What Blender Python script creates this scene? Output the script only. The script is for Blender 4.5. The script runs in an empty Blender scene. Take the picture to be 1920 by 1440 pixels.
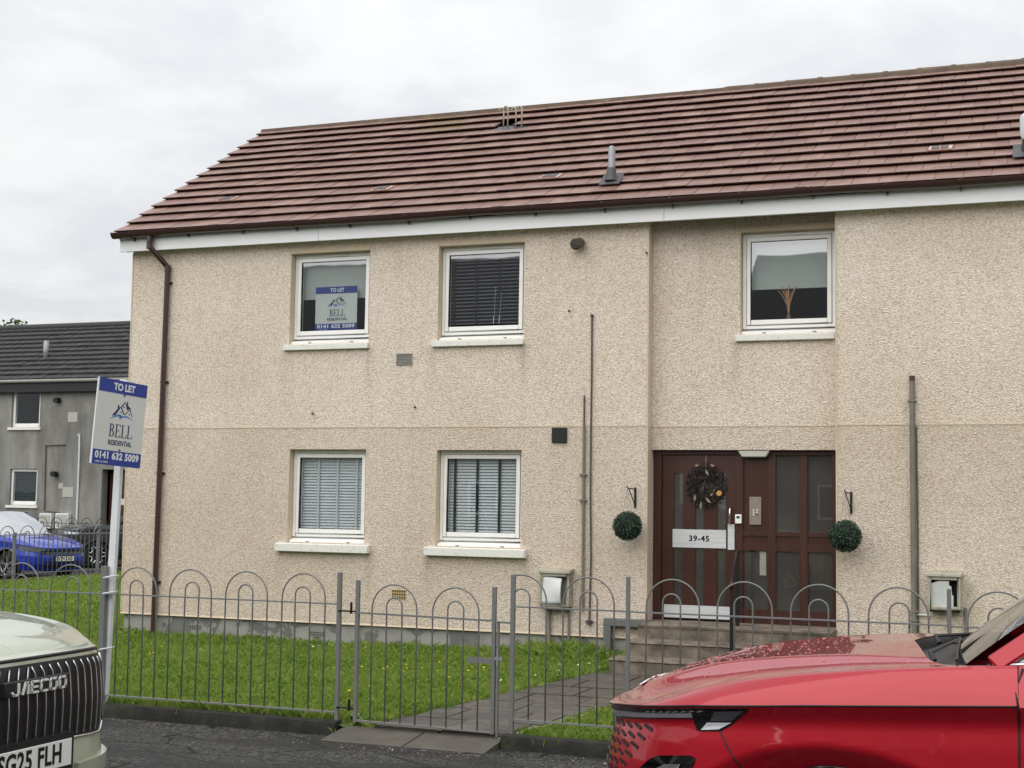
import bpy, bmesh, math, random
import numpy as np
from mathutils import Vector, Matrix

random.seed(7)
rng = np.random.default_rng(11)
R = math.radians
scene = bpy.context.scene

# ------------------------------------------------------------------ camera
CAM_Z = 1.9
FPX, PITCH, YAW, ROLL = 2700.0, 0.0789158, 0.3684226, 0.0140737
_F = np.array([-math.sin(YAW) * math.cos(PITCH), math.cos(YAW) * math.cos(PITCH), math.sin(PITCH)])
_R0 = np.array([math.cos(YAW), math.sin(YAW), 0.0])
_U0 = np.cross(_R0, _F)
_R = _R0 * math.cos(ROLL) + _U0 * math.sin(ROLL)
_U = -_R0 * math.sin(ROLL) + _U0 * math.cos(ROLL)
cam = bpy.data.cameras.new('camera')
cam.sensor_fit = 'HORIZONTAL'
cam.sensor_width = 36.0
cam.lens = FPX / 1920 * 36.0
cam.clip_start = 0.05
cam.clip_end = 3000
cam_o = bpy.data.objects.new('camera', cam)
scene.collection.objects.link(cam_o)
m = Matrix(((_R[0], _U[0], -_F[0], 0), (_R[1], _U[1], -_F[1], 0), (_R[2], _U[2], -_F[2], CAM_Z), (0, 0, 0, 1)))
cam_o.matrix_world = m
scene.camera = cam_o

# ------------------------------------------------------------------ world, sun, exposure
SUN_EL, SUN_AZ = 47.0, 196.0          # elevation; direction the light comes from (deg from +Y, clockwise)
world = bpy.data.worlds.new('World')
scene.world = world
world.use_nodes = True
nt = world.node_tree
nt.nodes.clear()


def wn(t, **k):
    n = nt.nodes.new(t)
    for a, b in k.items():
        setattr(n, a, b)
    return n


def wmath(op, a, b=None, c=None):
    n = wn('ShaderNodeMath', operation=op)
    for i, v in enumerate((a, b, c)):
        if v is None:
            continue
        if isinstance(v, (int, float)):
            n.inputs[i].default_value = v
        else:
            nt.links.new(v, n.inputs[i])
    return n.outputs[0]


sky = wn('ShaderNodeTexSky', sky_type='NISHITA', sun_disc=False)
sky.sun_elevation = R(SUN_EL)
sky.sun_rotation = R(SUN_AZ)
sky.dust_density = 3.0
tc = wn('ShaderNodeTexCoord')
sep = wn('ShaderNodeSeparateXYZ')
nt.links.new(tc.outputs['Generated'], sep.inputs[0])
zc = wmath('MAXIMUM', sep.outputs['Z'], 0.0)
den = wmath('ADD', zc, 0.22)
cmb = wn('ShaderNodeCombineXYZ')
nt.links.new(wmath('DIVIDE', sep.outputs['X'], den), cmb.inputs[0])
nt.links.new(wmath('DIVIDE', sep.outputs['Y'], den), cmb.inputs[1])
cmb.inputs[2].default_value = 3.7
no = wn('ShaderNodeTexNoise')
no.inputs['Scale'].default_value = 2.1
no.inputs['Detail'].default_value = 6.0
no.inputs['Roughness'].default_value = 0.58
no.inputs['Distortion'].default_value = 0.35
nt.links.new(cmb.outputs[0], no.inputs['Vector'])
rp = wn('ShaderNodeValToRGB')
rp.color_ramp.interpolation = 'EASE'
rp.color_ramp.elements[0].position = 0.36
rp.color_ramp.elements[0].color = (0.785, 0.805, 0.84, 1)
rp.color_ramp.elements[1].position = 0.62
rp.color_ramp.elements[1].color = (0.945, 0.95, 0.955, 1)
nt.links.new(no.outputs['Fac'], rp.inputs[0])
# an overcast sky is brighter towards the zenith
gain = wmath('MULTIPLY_ADD', zc, 0.75, 0.93)
mul = wn('ShaderNodeMix', data_type='RGBA', blend_type='MULTIPLY')
mul.inputs['Factor'].default_value = 1.0
nt.links.new(rp.outputs[0], mul.inputs['A'])
gcol = wn('ShaderNodeCombineColor')
for i in range(3):
    nt.links.new(gain, gcol.inputs[i])
nt.links.new(gcol.outputs[0], mul.inputs['B'])
bg_cloud = wn('ShaderNodeBackground')
bg_cloud.inputs['Strength'].default_value = 0.72
nt.links.new(mul.outputs['Result'], bg_cloud.inputs['Color'])
bg_sky = wn('ShaderNodeBackground')
bg_sky.inputs['Strength'].default_value = 0.05
nt.links.new(sky.outputs[0], bg_sky.inputs['Color'])
mixs = wn('ShaderNodeMixShader')
mixs.inputs[0].default_value = 0.92
nt.links.new(bg_sky.outputs[0], mixs.inputs[1])
nt.links.new(bg_cloud.outputs[0], mixs.inputs[2])
wout = wn('ShaderNodeOutputWorld')
nt.links.new(mixs.outputs[0], wout.inputs['Surface'])

sun = bpy.data.lights.new('sun', 'SUN')
sun.energy = 1.5
sun.angle = R(80)
sun.color = (1.0, 0.97, 0.93)
sun_o = bpy.data.objects.new('sun', sun)
scene.collection.objects.link(sun_o)
sd = Vector((math.sin(R(SUN_AZ)) * math.cos(R(SUN_EL)), math.cos(R(SUN_AZ)) * math.cos(R(SUN_EL)), math.sin(R(SUN_EL))))
sun_o.rotation_euler = sd.to_track_quat('Z', 'Y').to_euler()
sun_o.location = (0, -10, 40)

scene.view_settings.view_transform = 'Standard'
scene.view_settings.look = 'None'
scene.view_settings.gamma = 1.0
scene.view_settings.exposure = 0.42
scene.cycles.max_bounces = 8
scene.cycles.transparent_max_bounces = 16
scene.cycles.use_denoising = True

# ------------------------------------------------------------------ pixel helpers (photograph 1920 x 1440)


def ray(px, py):
    return _F * FPX + _R * (px - 960) - _U * (py - 720)


def onY(px, py, Y):
    d = ray(px, py)
    t = Y / d[1]
    return Vector((d[0] * t, Y, d[2] * t + CAM_Z))


def onZ(px, py, Z):
    d = ray(px, py)
    t = (Z - CAM_Z) / d[2]
    return Vector((d[0] * t, d[1] * t, Z))


def rect(x0, y0, x1, y1, Y):
    a = onY(x0, y0, Y)
    b = onY(x1, y1, Y)
    return a.x, b.x, b.z, a.z      # X0 X1 Z0 Z1


# ------------------------------------------------------------------ materials
def S(r, g, b):
    f = lambda c: (c / 255 / 12.92) if c / 255 <= 0.04045 else ((c / 255 + 0.055) / 1.055) ** 2.4
    return (f(r), f(g), f(b))


class NM:
    """small node-material helper"""
    def __init__(self, name):
        self.m = bpy.data.materials.new(name)
        self.m.use_nodes = True
        self.t = self.m.node_tree
        self.b = self.t.nodes['Principled BSDF']
        self._o = None

    def n(self, t, **k):
        x = self.t.nodes.new(t)
        for a, b in k.items():
            setattr(x, a, b)
        return x

    def put(self, sock, v):
        if isinstance(v, (int, float)):
            sock.default_value = v
        elif isinstance(v, tuple):
            sock.default_value = (*v, 1) if len(v) == 3 and sock.type == 'RGBA' else v
        else:
            self.t.links.new(v, sock)

    def obj(self):
        if self._o is None:
            self._o = self.n('ShaderNodeTexCoord')
        return self._o.outputs['Object']

    def gen(self):
        g = self.n('ShaderNodeNewGeometry')
        return g.outputs['Position']

    def noise(self, scale, detail=4, rough=0.55, vec=None, dist=0.0):
        x = self.n('ShaderNodeTexNoise')
        x.inputs['Scale'].default_value = scale
        x.inputs['Detail'].default_value = detail
        x.inputs['Roughness'].default_value = rough
        x.inputs['Distortion'].default_value = dist
        self.t.links.new(vec if vec is not None else self.gen(), x.inputs['Vector'])
        return x.outputs['Fac']

    def voro(self, scale, vec=None, out='Distance', feature='F1'):
        x = self.n('ShaderNodeTexVoronoi', feature=feature)
        x.inputs['Scale'].default_value = scale
        self.t.links.new(vec if vec is not None else self.gen(), x.inputs['Vector'])
        return x.outputs[out]

    def scale(self, v, vec=None):
        x = self.n('ShaderNodeMapping')
        x.inputs['Scale'].default_value = v
        self.t.links.new(vec if vec is not None else self.gen(), x.inputs['Vector'])
        return x.outputs[0]

    def ramp(self, fac, stops, interp='LINEAR'):
        x = self.n('ShaderNodeValToRGB')
        cr = x.color_ramp
        cr.interpolation = interp
        while len(cr.elements) < len(stops):
            cr.elements.new(0.5)
        for e, (p, c) in zip(cr.elements, stops):
            e.position = p
            e.color = (*c, 1) if isinstance(c, tuple) else (c, c, c, 1)
        self.t.links.new(fac, x.inputs[0])
        return x.outputs[0]

    def mix(self, fac, a, b, blend='MIX'):
        x = self.n('ShaderNodeMix', data_type='RGBA', blend_type=blend)
        self.put(x.inputs['Factor'], fac)
        self.put(x.inputs['A'], a)
        self.put(x.inputs['B'], b)
        return x.outputs['Result']

    def math(self, op, a, b=0.0, c=0.0):
        x = self.n('ShaderNodeMath', operation=op)
        self.put(x.inputs[0], a)
        self.put(x.inputs[1], b)
        self.put(x.inputs[2], c)
        return x.outputs[0]

    def sep(self, v=None):
        x = self.n('ShaderNodeSeparateXYZ')
        self.t.links.new(v if v is not None else self.gen(), x.inputs[0])
        return x.outputs

    def bump(self, h, strength=0.4, dist=0.01):
        x = self.n('ShaderNodeBump')
        x.inputs['Strength'].default_value = strength
        x.inputs['Distance'].default_value = dist
        self.t.links.new(h, x.inputs['Height'])
        self.t.links.new(x.outputs[0], self.b.inputs['Normal'])

    def set(self, **k):
        for a, v in k.items():
            self.put(self.b.inputs[a.replace('_', ' ')], v)
        return self.m


def plain(name, col, rough=0.5, metal=0.0, var=0.12, scale=14.0, bump=0.0, bscale=60.0, coat=0.0, bdist=0.004):
    k = NM(name)
    f = k.noise(scale, 5)
    c = k.ramp(f, [(0.25, tuple(x * (1 - var) for x in col)), (0.75, tuple(min(1, x * (1 + var)) for x in col))])
    k.set(Base_Color=c, Roughness=rough, Metallic=metal)
    if coat:
        k.set(Coat_Weight=coat, Coat_Roughness=0.04)
    if bump:
        k.bump(k.noise(bscale, 3), bump, bdist)
    return k.m


M = {}


def make_harl(name):
    k = NM(name)
    pos = k.gen()
    warp = k.noise(41, 3)
    v1 = k.voro(62, out='Distance')
    v2 = k.noise(90, 3, 0.6)
    h = k.math('ADD', k.math('MULTIPLY', v1, 1.0), k.math('MULTIPLY', v2, 0.9))
    fac = k.math('ADD', k.math('MULTIPLY', warp, 0.9), k.math('MULTIPLY', v2, 0.75))
    light = k.ramp(fac, [(0.50, S(142, 124, 109)), (0.63, S(206, 189, 171)), (0.78, S(228, 213, 196)), (1.0, S(248, 239, 226))])  # cream and brown pebbles; dark end also paints in shade between them
    # big soft weathering
    big = k.noise(0.55, 4)
    c = k.mix(k.ramp(big, [(0.38, 0.0), (0.66, 0.42)]), light, S(228, 218, 204), 'MULTIPLY')
    z = k.sep(pos)[2]
    low = k.math('LESS_THAN', z, 2.762)
    c = k.mix(k.math('MULTIPLY', low, 0.27), c, S(206, 198, 194), 'MULTIPLY')
    # rain streaks: stretched vertical noise
    st = k.noise(1.0, 4, 0.6, k.scale((7.0, 7.0, 0.35)))
    c = k.mix(k.ramp(st, [(0.55, 0.0), (0.8, 0.12)]), c, S(150, 135, 112), 'MULTIPLY')
    # damp streaks running down from the ends of the sills
    tot = None
    xx = k.sep(pos)[0]
    for xs_, zs_ in ((-9.46, 3.76), (-8.25, 3.76), (-7.36, 3.76), (-6.15, 3.75), (-3.58, 3.74), (-9.47, 1.19), (-8.18, 1.19), (-7.38, 1.19), (-6.09, 1.19), (-5.86, 1.0), (-1.0, 1.05)):
        a = k.math('MAXIMUM', k.math('SUBTRACT', 1.0, k.math('MULTIPLY', k.math('ABSOLUTE', k.math('SUBTRACT', xx, xs_)), 11.0)), 0.0)
        b = k.math('MAXIMUM', k.math('MULTIPLY', k.math('SUBTRACT', z, zs_ - 0.75), 1.33), 0.0)
        b = k.math('MULTIPLY', b, k.math('LESS_THAN', z, zs_ + 0.02))
        ab = k.math('MULTIPLY', a, b)
        tot = ab if tot is None else k.math('ADD', tot, ab)
    tot = k.math('MULTIPLY', tot, k.math('MULTIPLY', k.noise(5, 4), 0.5))
    c = k.mix(tot, c, S(142, 128, 104), 'MULTIPLY')
    k.set(Base_Color=c, Roughness=0.92, Specular_IOR_Level=0.2)
    k.bump(h, 0.9, 0.012)
    return k.m


def make_tile(name, island):
    k = NM(name)
    if island:
        r = k.n('ShaderNodeNewGeometry').outputs['Random Per Island']
    else:
        r = k.n('ShaderNodeObjectInfo').outputs['Random']
    base = k.ramp(r, [(0.0, S(124, 92, 83)), (0.3, S(134, 102, 92)), (0.55, S(140, 109, 98)), (0.8, S(130, 99, 90)), (1.0, S(147, 117, 105))])
    st = k.noise(1.0, 5, 0.6, k.scale((2.4, 9.0, 9.0)), 0.6)
    c = k.mix(k.ramp(st, [(0.42, 0.0), (0.64, 0.75)]), base, S(104, 82, 75))
    lt = k.noise(3.2, 4)
    c = k.mix(k.ramp(lt, [(0.52, 0.0), (0.72, 0.55)]), c, S(164, 132, 119))
    mo = k.noise(0.8, 5)
    xx = k.sep()
    moss = k.math('MULTIPLY', k.ramp(mo, [(0.5, 0.0), (0.66, 1.0)]), k.ramp(xx[2], [(0.0, 0.0), (1.0, 1.0)]))
    hi = k.math('MULTIPLY', k.math('SUBTRACT', xx[2], 6.5), 0.9)
    hi = k.math('MINIMUM', k.math('MAXIMUM', hi, 0.0), 0.8)
    left = k.math('MINIMUM', k.math('MAXIMUM', k.math('MULTIPLY', k.math('ADD', xx[0], 5.0), -0.3), 0.0), 1.0)
    c = k.mix(k.math('MULTIPLY', k.math('MULTIPLY', moss, hi), left), c, S(112, 98, 60))
    k.set(Base_Color=c, Roughness=k.ramp(st, [(0.3, 0.38), (0.7, 0.6)]), Specular_IOR_Level=0.5)
    k.bump(k.noise(90, 3), 0.25, 0.004)
    return k.m


def make_glass(name, refl=0.15, tint=(0.86, 0.9, 0.9)):
    k = NM(name)
    t = k.t
    # thin pane: the same Schlick reflectance from either side
    ge = k.n('ShaderNodeNewGeometry')
    dt = k.n('ShaderNodeVectorMath', operation='DOT_PRODUCT')
    t.links.new(ge.outputs['Incoming'], dt.inputs[0])
    t.links.new(ge.outputs['Normal'], dt.inputs[1])
    ca = k.math('SUBTRACT', 1.0, k.math('ABSOLUTE', dt.outputs['Value']))
    f = k.math('MINIMUM', k.math('ADD', k.math('MULTIPLY', k.math('POWER', ca, 5.0), 0.9), refl + 0.04), 1.0)
    tr = k.n('ShaderNodeBsdfTransparent')
    tr.inputs[0].default_value = (*tint, 1)
    gl = k.n('ShaderNodeBsdfGlossy')
    gl.inputs['Roughness'].default_value = 0.015
    gl.inputs['Color'].default_value = (0.95, 0.97, 1, 1)
    bp = k.n('ShaderNodeBump')
    bp.inputs['Strength'].default_value = 0.05
    bp.inputs['Distance'].default_value = 0.02
    t.links.new(k.noise(1.6, 1), bp.inputs['Height'])
    t.links.new(bp.outputs[0], gl.inputs['Normal'])
    mx = k.n('ShaderNodeMixShader')
    t.links.new(f, mx.inputs[0])
    t.links.new(tr.outputs[0], mx.inputs[1])
    t.links.new(gl.outputs[0], mx.inputs[2])
    t.links.new(mx.outputs[0], t.nodes['Material Output'].inputs['Surface'])
    return k.m


def make_paint(name, col, flake=0.3, wet=False, metal=0.35, edge=None, coat=1.0):
    k = NM(name)
    v = k.noise(1.2, 3)
    c = k.ramp(v, [(0.3, tuple(x * 0.93 for x in col)), (0.7, tuple(min(1, x * 1.05) for x in col))])
    lw = k.n('ShaderNodeLayerWeight')
    lw.inputs[0].default_value = 0.35
    if edge:
        c = k.mix(lw.outputs['Facing'], c, edge)
    k.set(Base_Color=c, Metallic=metal, Roughness=0.34, Specular_IOR_Level=0.2, Coat_Weight=coat, Coat_Roughness=0.03, Coat_IOR=1.44)
    d = k.noise(9, 5)
    k.set(Coat_Roughness=k.ramp(d, [(0.4, 0.02), (0.75, 0.09)]))
    return k.m


M['harl'] = make_harl('pebble_dash')
M['bead'] = plain('render_bead', S(206, 190, 164), 0.8, var=0.08)
M['reveal'] = plain('smooth_reveal', S(208, 191, 166), 0.85, var=0.08, bump=0.2)
k = NM('plinth_concrete')
pn = k.noise(2.3, 5, 0.55, None, 0.8)
c = k.ramp(pn, [(0.40, S(162, 160, 154)), (0.53, S(150, 149, 144)), (0.56, S(106, 106, 104)), (0.7, S(120, 120, 116))])
c = k.mix(k.math('MULTIPLY', k.noise(30, 4), 0.3), c, S(110, 109, 105))
k.set(Base_Color=c, Roughness=0.85)
k.bump(k.noise(70, 4), 0.3, 0.004)
M['plinth'] = k.m
M['tile'] = make_tile('roof_tile', False)
M['tile_i'] = make_tile('roof_tile_joined', True)
k = NM('ridge_mortar')
c = k.ramp(k.noise(6, 5), [(0.3, S(88, 68, 60)), (0.55, S(98, 82, 68)), (0.75, S(112, 102, 80))])
k.set(Base_Color=c, Roughness=0.8)
k.bump(k.noise(50, 4), 0.4, 0.006)
M['ridge'] = k.m
M['felt'] = plain('roof_felt', S(30, 26, 26), 0.9)
M['gutter'] = plain('brown_upvc', S(64, 42, 40), 0.3, var=0.1, coat=0.3)
M['fascia'] = plain('white_fascia', S(240, 241, 242), 0.35, var=0.03, scale=3)
k = NM('white_upvc')
c = k.mix(k.math('MULTIPLY', k.ramp(k.noise(5, 5), [(0.5, 0.0), (0.8, 1.0)]), 0.35), S(244, 244, 241), S(208, 206, 198))
k.set(Base_Color=c, Roughness=0.3)
M['upvc'] = k.m
k = NM('painted_sill')
c = k.mix(k.ramp(k.noise(22, 5, 0.7), [(0.55, 0.0), (0.72, 0.7)]), S(230, 229, 222), S(170, 165, 152))
k.set(Base_Color=c, Roughness=0.6)
k.bump(k.noise(60, 4), 0.2, 0.004)
M['sill'] = k.m
M['gasket'] = plain('black_gasket', S(28, 28, 30), 0.6)
M['glass'] = make_glass('window_glass')
M['doorglass'] = make_glass('door_glass', 0.06, (0.6, 0.61, 0.58))
k = NM('reflection_grey_door_glass')  # grey mixed into the panes stands in for their reflections
k.set(Base_Color=k.ramp(k.noise(1.5, 3), [(0.3, S(84, 82, 77)), (0.7, S(104, 101, 95))]), Roughness=0.1, Specular_IOR_Level=1.0, Coat_Weight=1.0, Coat_Roughness=0.01, Coat_IOR=1.9)
_tr = k.n('ShaderNodeBsdfTransparent')
_mx = k.n('ShaderNodeMixShader')
_mx.inputs[0].default_value = 0.55
k.t.links.new(_tr.outputs[0], _mx.inputs[1])
k.t.links.new(k.b.outputs[0], _mx.inputs[2])
k.t.links.new(_mx.outputs[0], k.t.nodes['Material Output'].inputs['Surface'])
M['doorglass'] = k.m
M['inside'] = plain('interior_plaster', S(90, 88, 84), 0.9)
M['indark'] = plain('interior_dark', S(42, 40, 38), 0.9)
M['blindw'] = plain('white_blind', S(226, 229, 231), 0.5, var=0.04)
M['blindk'] = plain('dark_blind', S(104, 104, 110), 0.35, var=0.06)
M['tapew'] = plain('white_tape', S(214, 218, 222), 0.8, var=0.04)
M['tapek'] = plain('black_tape', S(22, 22, 26), 0.8, var=0.04)
M['roller'] = plain('roller_blind_fabric', S(196, 200, 196), 0.9, var=0.04)
k = NM('dark_timber')
g = k.noise(1.0, 5, 0.6, k.scale((30.0, 30.0, 1.2)))
c = k.ramp(g, [(0.3, S(48, 21, 14)), (0.7, S(74, 35, 24))])
k.set(Base_Color=c, Roughness=0.42, Coat_Weight=0.25, Coat_Roughness=0.2)
M['timber'] = k.m
M['timber2'] = plain('dark_timber_panel', S(64, 29, 20), 0.38, var=0.22, scale=3, coat=0.2)
k = NM('brushed_steel')
g = k.noise(1.0, 4, 0.6, k.scale((2.0, 200.0, 60.0)))
k.set(Base_Color=k.ramp(g, [(0.3, S(196, 198, 200)), (0.7, S(222, 224, 224))]), Metallic=0.15, Roughness=0.42)
M['steel'] = k.m
M['chrome'] = plain('chrome', (0.82, 0.82, 0.84), 0.12, 1.0, var=0.02)
M['black'] = plain('black_metal', S(20, 20, 24), 0.4)
M['blackp'] = plain('black_plastic', S(24, 24, 27), 0.45)
M['gloss'] = plain('gloss_black', S(7, 7, 10), 0.08, var=0.05, coat=1.0)
M['conduit'] = plain('grey_conduit', S(120, 116, 108), 0.6, var=0.2, scale=5)
M['cable'] = plain('dark_cable', S(84, 78, 72), 0.7, var=0.2)
M['duct'] = plain('grey_boxing', S(104, 106, 104), 0.6, var=0.1, scale=4)
M['meterw'] = plain('meter_cover', S(216, 218, 216), 0.4, var=0.1, scale=6)
k = NM('meter_box_body')
c = k.mix(k.ramp(k.noise(9, 5, 0.65), [(0.45, 0.0), (0.7, 0.85)]), S(176, 172, 158), S(120, 108, 84))
k.set(Base_Color=c, Roughness=0.7)
M['meterb'] = k.m
k = NM('grey_railing_paint')
c = k.mix(k.ramp(k.noise(26, 5, 0.7), [(0.58, 0.0), (0.74, 0.6)]), S(118, 119, 118), S(82, 70, 58))
k.set(Base_Color=c, Roughness=0.48, Metallic=0.15)
k.bump(k.noise(120, 3), 0.2, 0.002)
M['rail'] = k.m
M['yellowv'] = plain('buff_airbrick', S(176, 156, 112), 0.8, var=0.15, scale=30)
M['ventg'] = plain('grey_vent', S(138, 136, 128), 0.6, var=0.1)
M['lead'] = plain('dark_lead', S(70, 70, 74), 0.5, var=0.2, scale=8)
M['galv'] = plain('galvanised_pipe', S(150, 151, 155), 0.45, 0.3, var=0.15, scale=8)
M['cowl'] = plain('white_flue', S(214, 218, 222), 0.4, var=0.06)

# ground
k = NM('asphalt')
p = k.noise(0.8, 5)
agg = k.voro(60, out='Color')
av = k.n('ShaderNodeRGBToBW')
k.t.links.new(agg, av.inputs[0])
gr = k.noise(26, 6, 0.75)
mix_ = k.math('ADD', k.math('MULTIPLY', av.outputs[0], 0.5), k.math('MULTIPLY', gr, 0.6))
c = k.ramp(mix_, [(0.34, S(24, 24, 25)), (0.52, S(58, 57, 56)), (0.66, S(84, 83, 80)), (0.78, S(128, 126, 120))])
c = k.mix(k.ramp(p, [(0.45, 0.0), (0.55, 0.7)]), c, S(34, 34, 35))
cr = k.voro(0.9, k.scale((1, 2.0, 1)), 'Distance', 'DISTANCE_TO_EDGE')
wob = k.noise(4.5, 5)
crk = k.math('LESS_THAN', k.math('ADD', cr, k.math('MULTIPLY', wob, 0.06)), 0.045)
c = k.mix(k.math('MULTIPLY', crk, 0.85), c, S(18, 18, 19))
k.set(Base_Color=c, Roughness=k.ramp(p, [(0.45, 0.9), (0.55, 0.62)]), Specular_IOR_Level=0.25)
k.bump(k.math('ADD', k.math('MULTIPLY', gr, 1.2), k.math('MULTIPLY', k.voro(60), 0.6)), 1.0, 0.02)
M['asphalt'] = k.m
k = NM('soil_turf')
c = k.ramp(k.noise(3, 5), [(0.3, S(58, 76, 26)), (0.7, S(86, 108, 40))])
k.set(Base_Color=c, Roughness=0.95)
M['turf'] = k.m


def make_grass(name, dry=0.0):
    k = NM(name)
    r = k.n('ShaderNodeNewGeometry').outputs['Random Per Island']
    c = k.ramp(r, [(0.0, S(78, 108, 34)), (0.35, S(108, 138, 52)), (0.7, S(134, 160, 70)), (0.93, S(156, 174, 90)), (1.0, S(176, 170, 100))])
    patch = k.noise(1.3, 5)
    c = k.mix(k.ramp(patch, [(0.42, 0.0), (0.64, 0.65)]), c, S(140, 160, 74))
    k.set(Base_Color=c, Roughness=0.6, Specular_IOR_Level=0.25)
    tl = k.n('ShaderNodeBsdfTranslucent')
    k.t.links.new(c, tl.inputs[0])
    mx = k.n('ShaderNodeMixShader')
    mx.inputs[0].default_value = 0.35
    k.t.links.new(k.b.outputs[0], mx.inputs[1])
    k.t.links.new(tl.outputs[0], mx.inputs[2])
    k.t.links.new(mx.outputs[0], k.t.nodes['Material Output'].inputs['Surface'])
    return k.m


M['grass'] = make_grass('grass_blades')
k = NM('mossy_kerb')
z = k.sep()[2]
c = k.ramp(k.noise(7, 5, 0.65), [(0.35, S(20, 20, 17)), (0.55, S(36, 35, 30)), (0.75, S(52, 56, 32))])
k.set(Base_Color=c, Roughness=0.9)
k.bump(k.noise(40, 5), 0.6, 0.01)
M['kerb'] = k.m
k = NM('wet_paving_slab')
r = k.n('ShaderNodeObjectInfo').outputs['Random']
c = k.ramp(k.noise(5, 5), [(0.3, S(70, 66, 62)), (0.7, S(98, 92, 86))])
c = k.mix(k.math('MULTIPLY', r, 0.35), c, S(58, 54, 52))
k.set(Base_Color=c, Roughness=k.ramp(k.noise(1.6, 4), [(0.35, 0.35), (0.65, 0.75)]))
k.bump(k.noise(60, 4), 0.3, 0.004)
M['slab'] = k.m
k = NM('slab_joint')
k.set(Base_Color=k.ramp(k.noise(12, 4), [(0.4, S(100, 98, 74)), (0.6, S(146, 142, 128))]), Roughness=0.95)
M['joint'] = k.m
k = NM('worn_step_concrete')
c = k.ramp(k.noise(5, 6, 0.7), [(0.3, S(72, 64, 55)), (0.5, S(112, 102, 90)), (0.72, S(146, 134, 120))])
c = k.mix(k.ramp(k.noise(1.5, 4), [(0.5, 0.0), (0.7, 0.5)]), c, S(98, 96, 80))
k.set(Base_Color=c, Roughness=0.85)
k.bump(k.noise(45, 5), 0.5, 0.006)
M['step'] = k.m

# ------------------------------------------------------------------ mesh builder
COL = scene.collection


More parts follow.
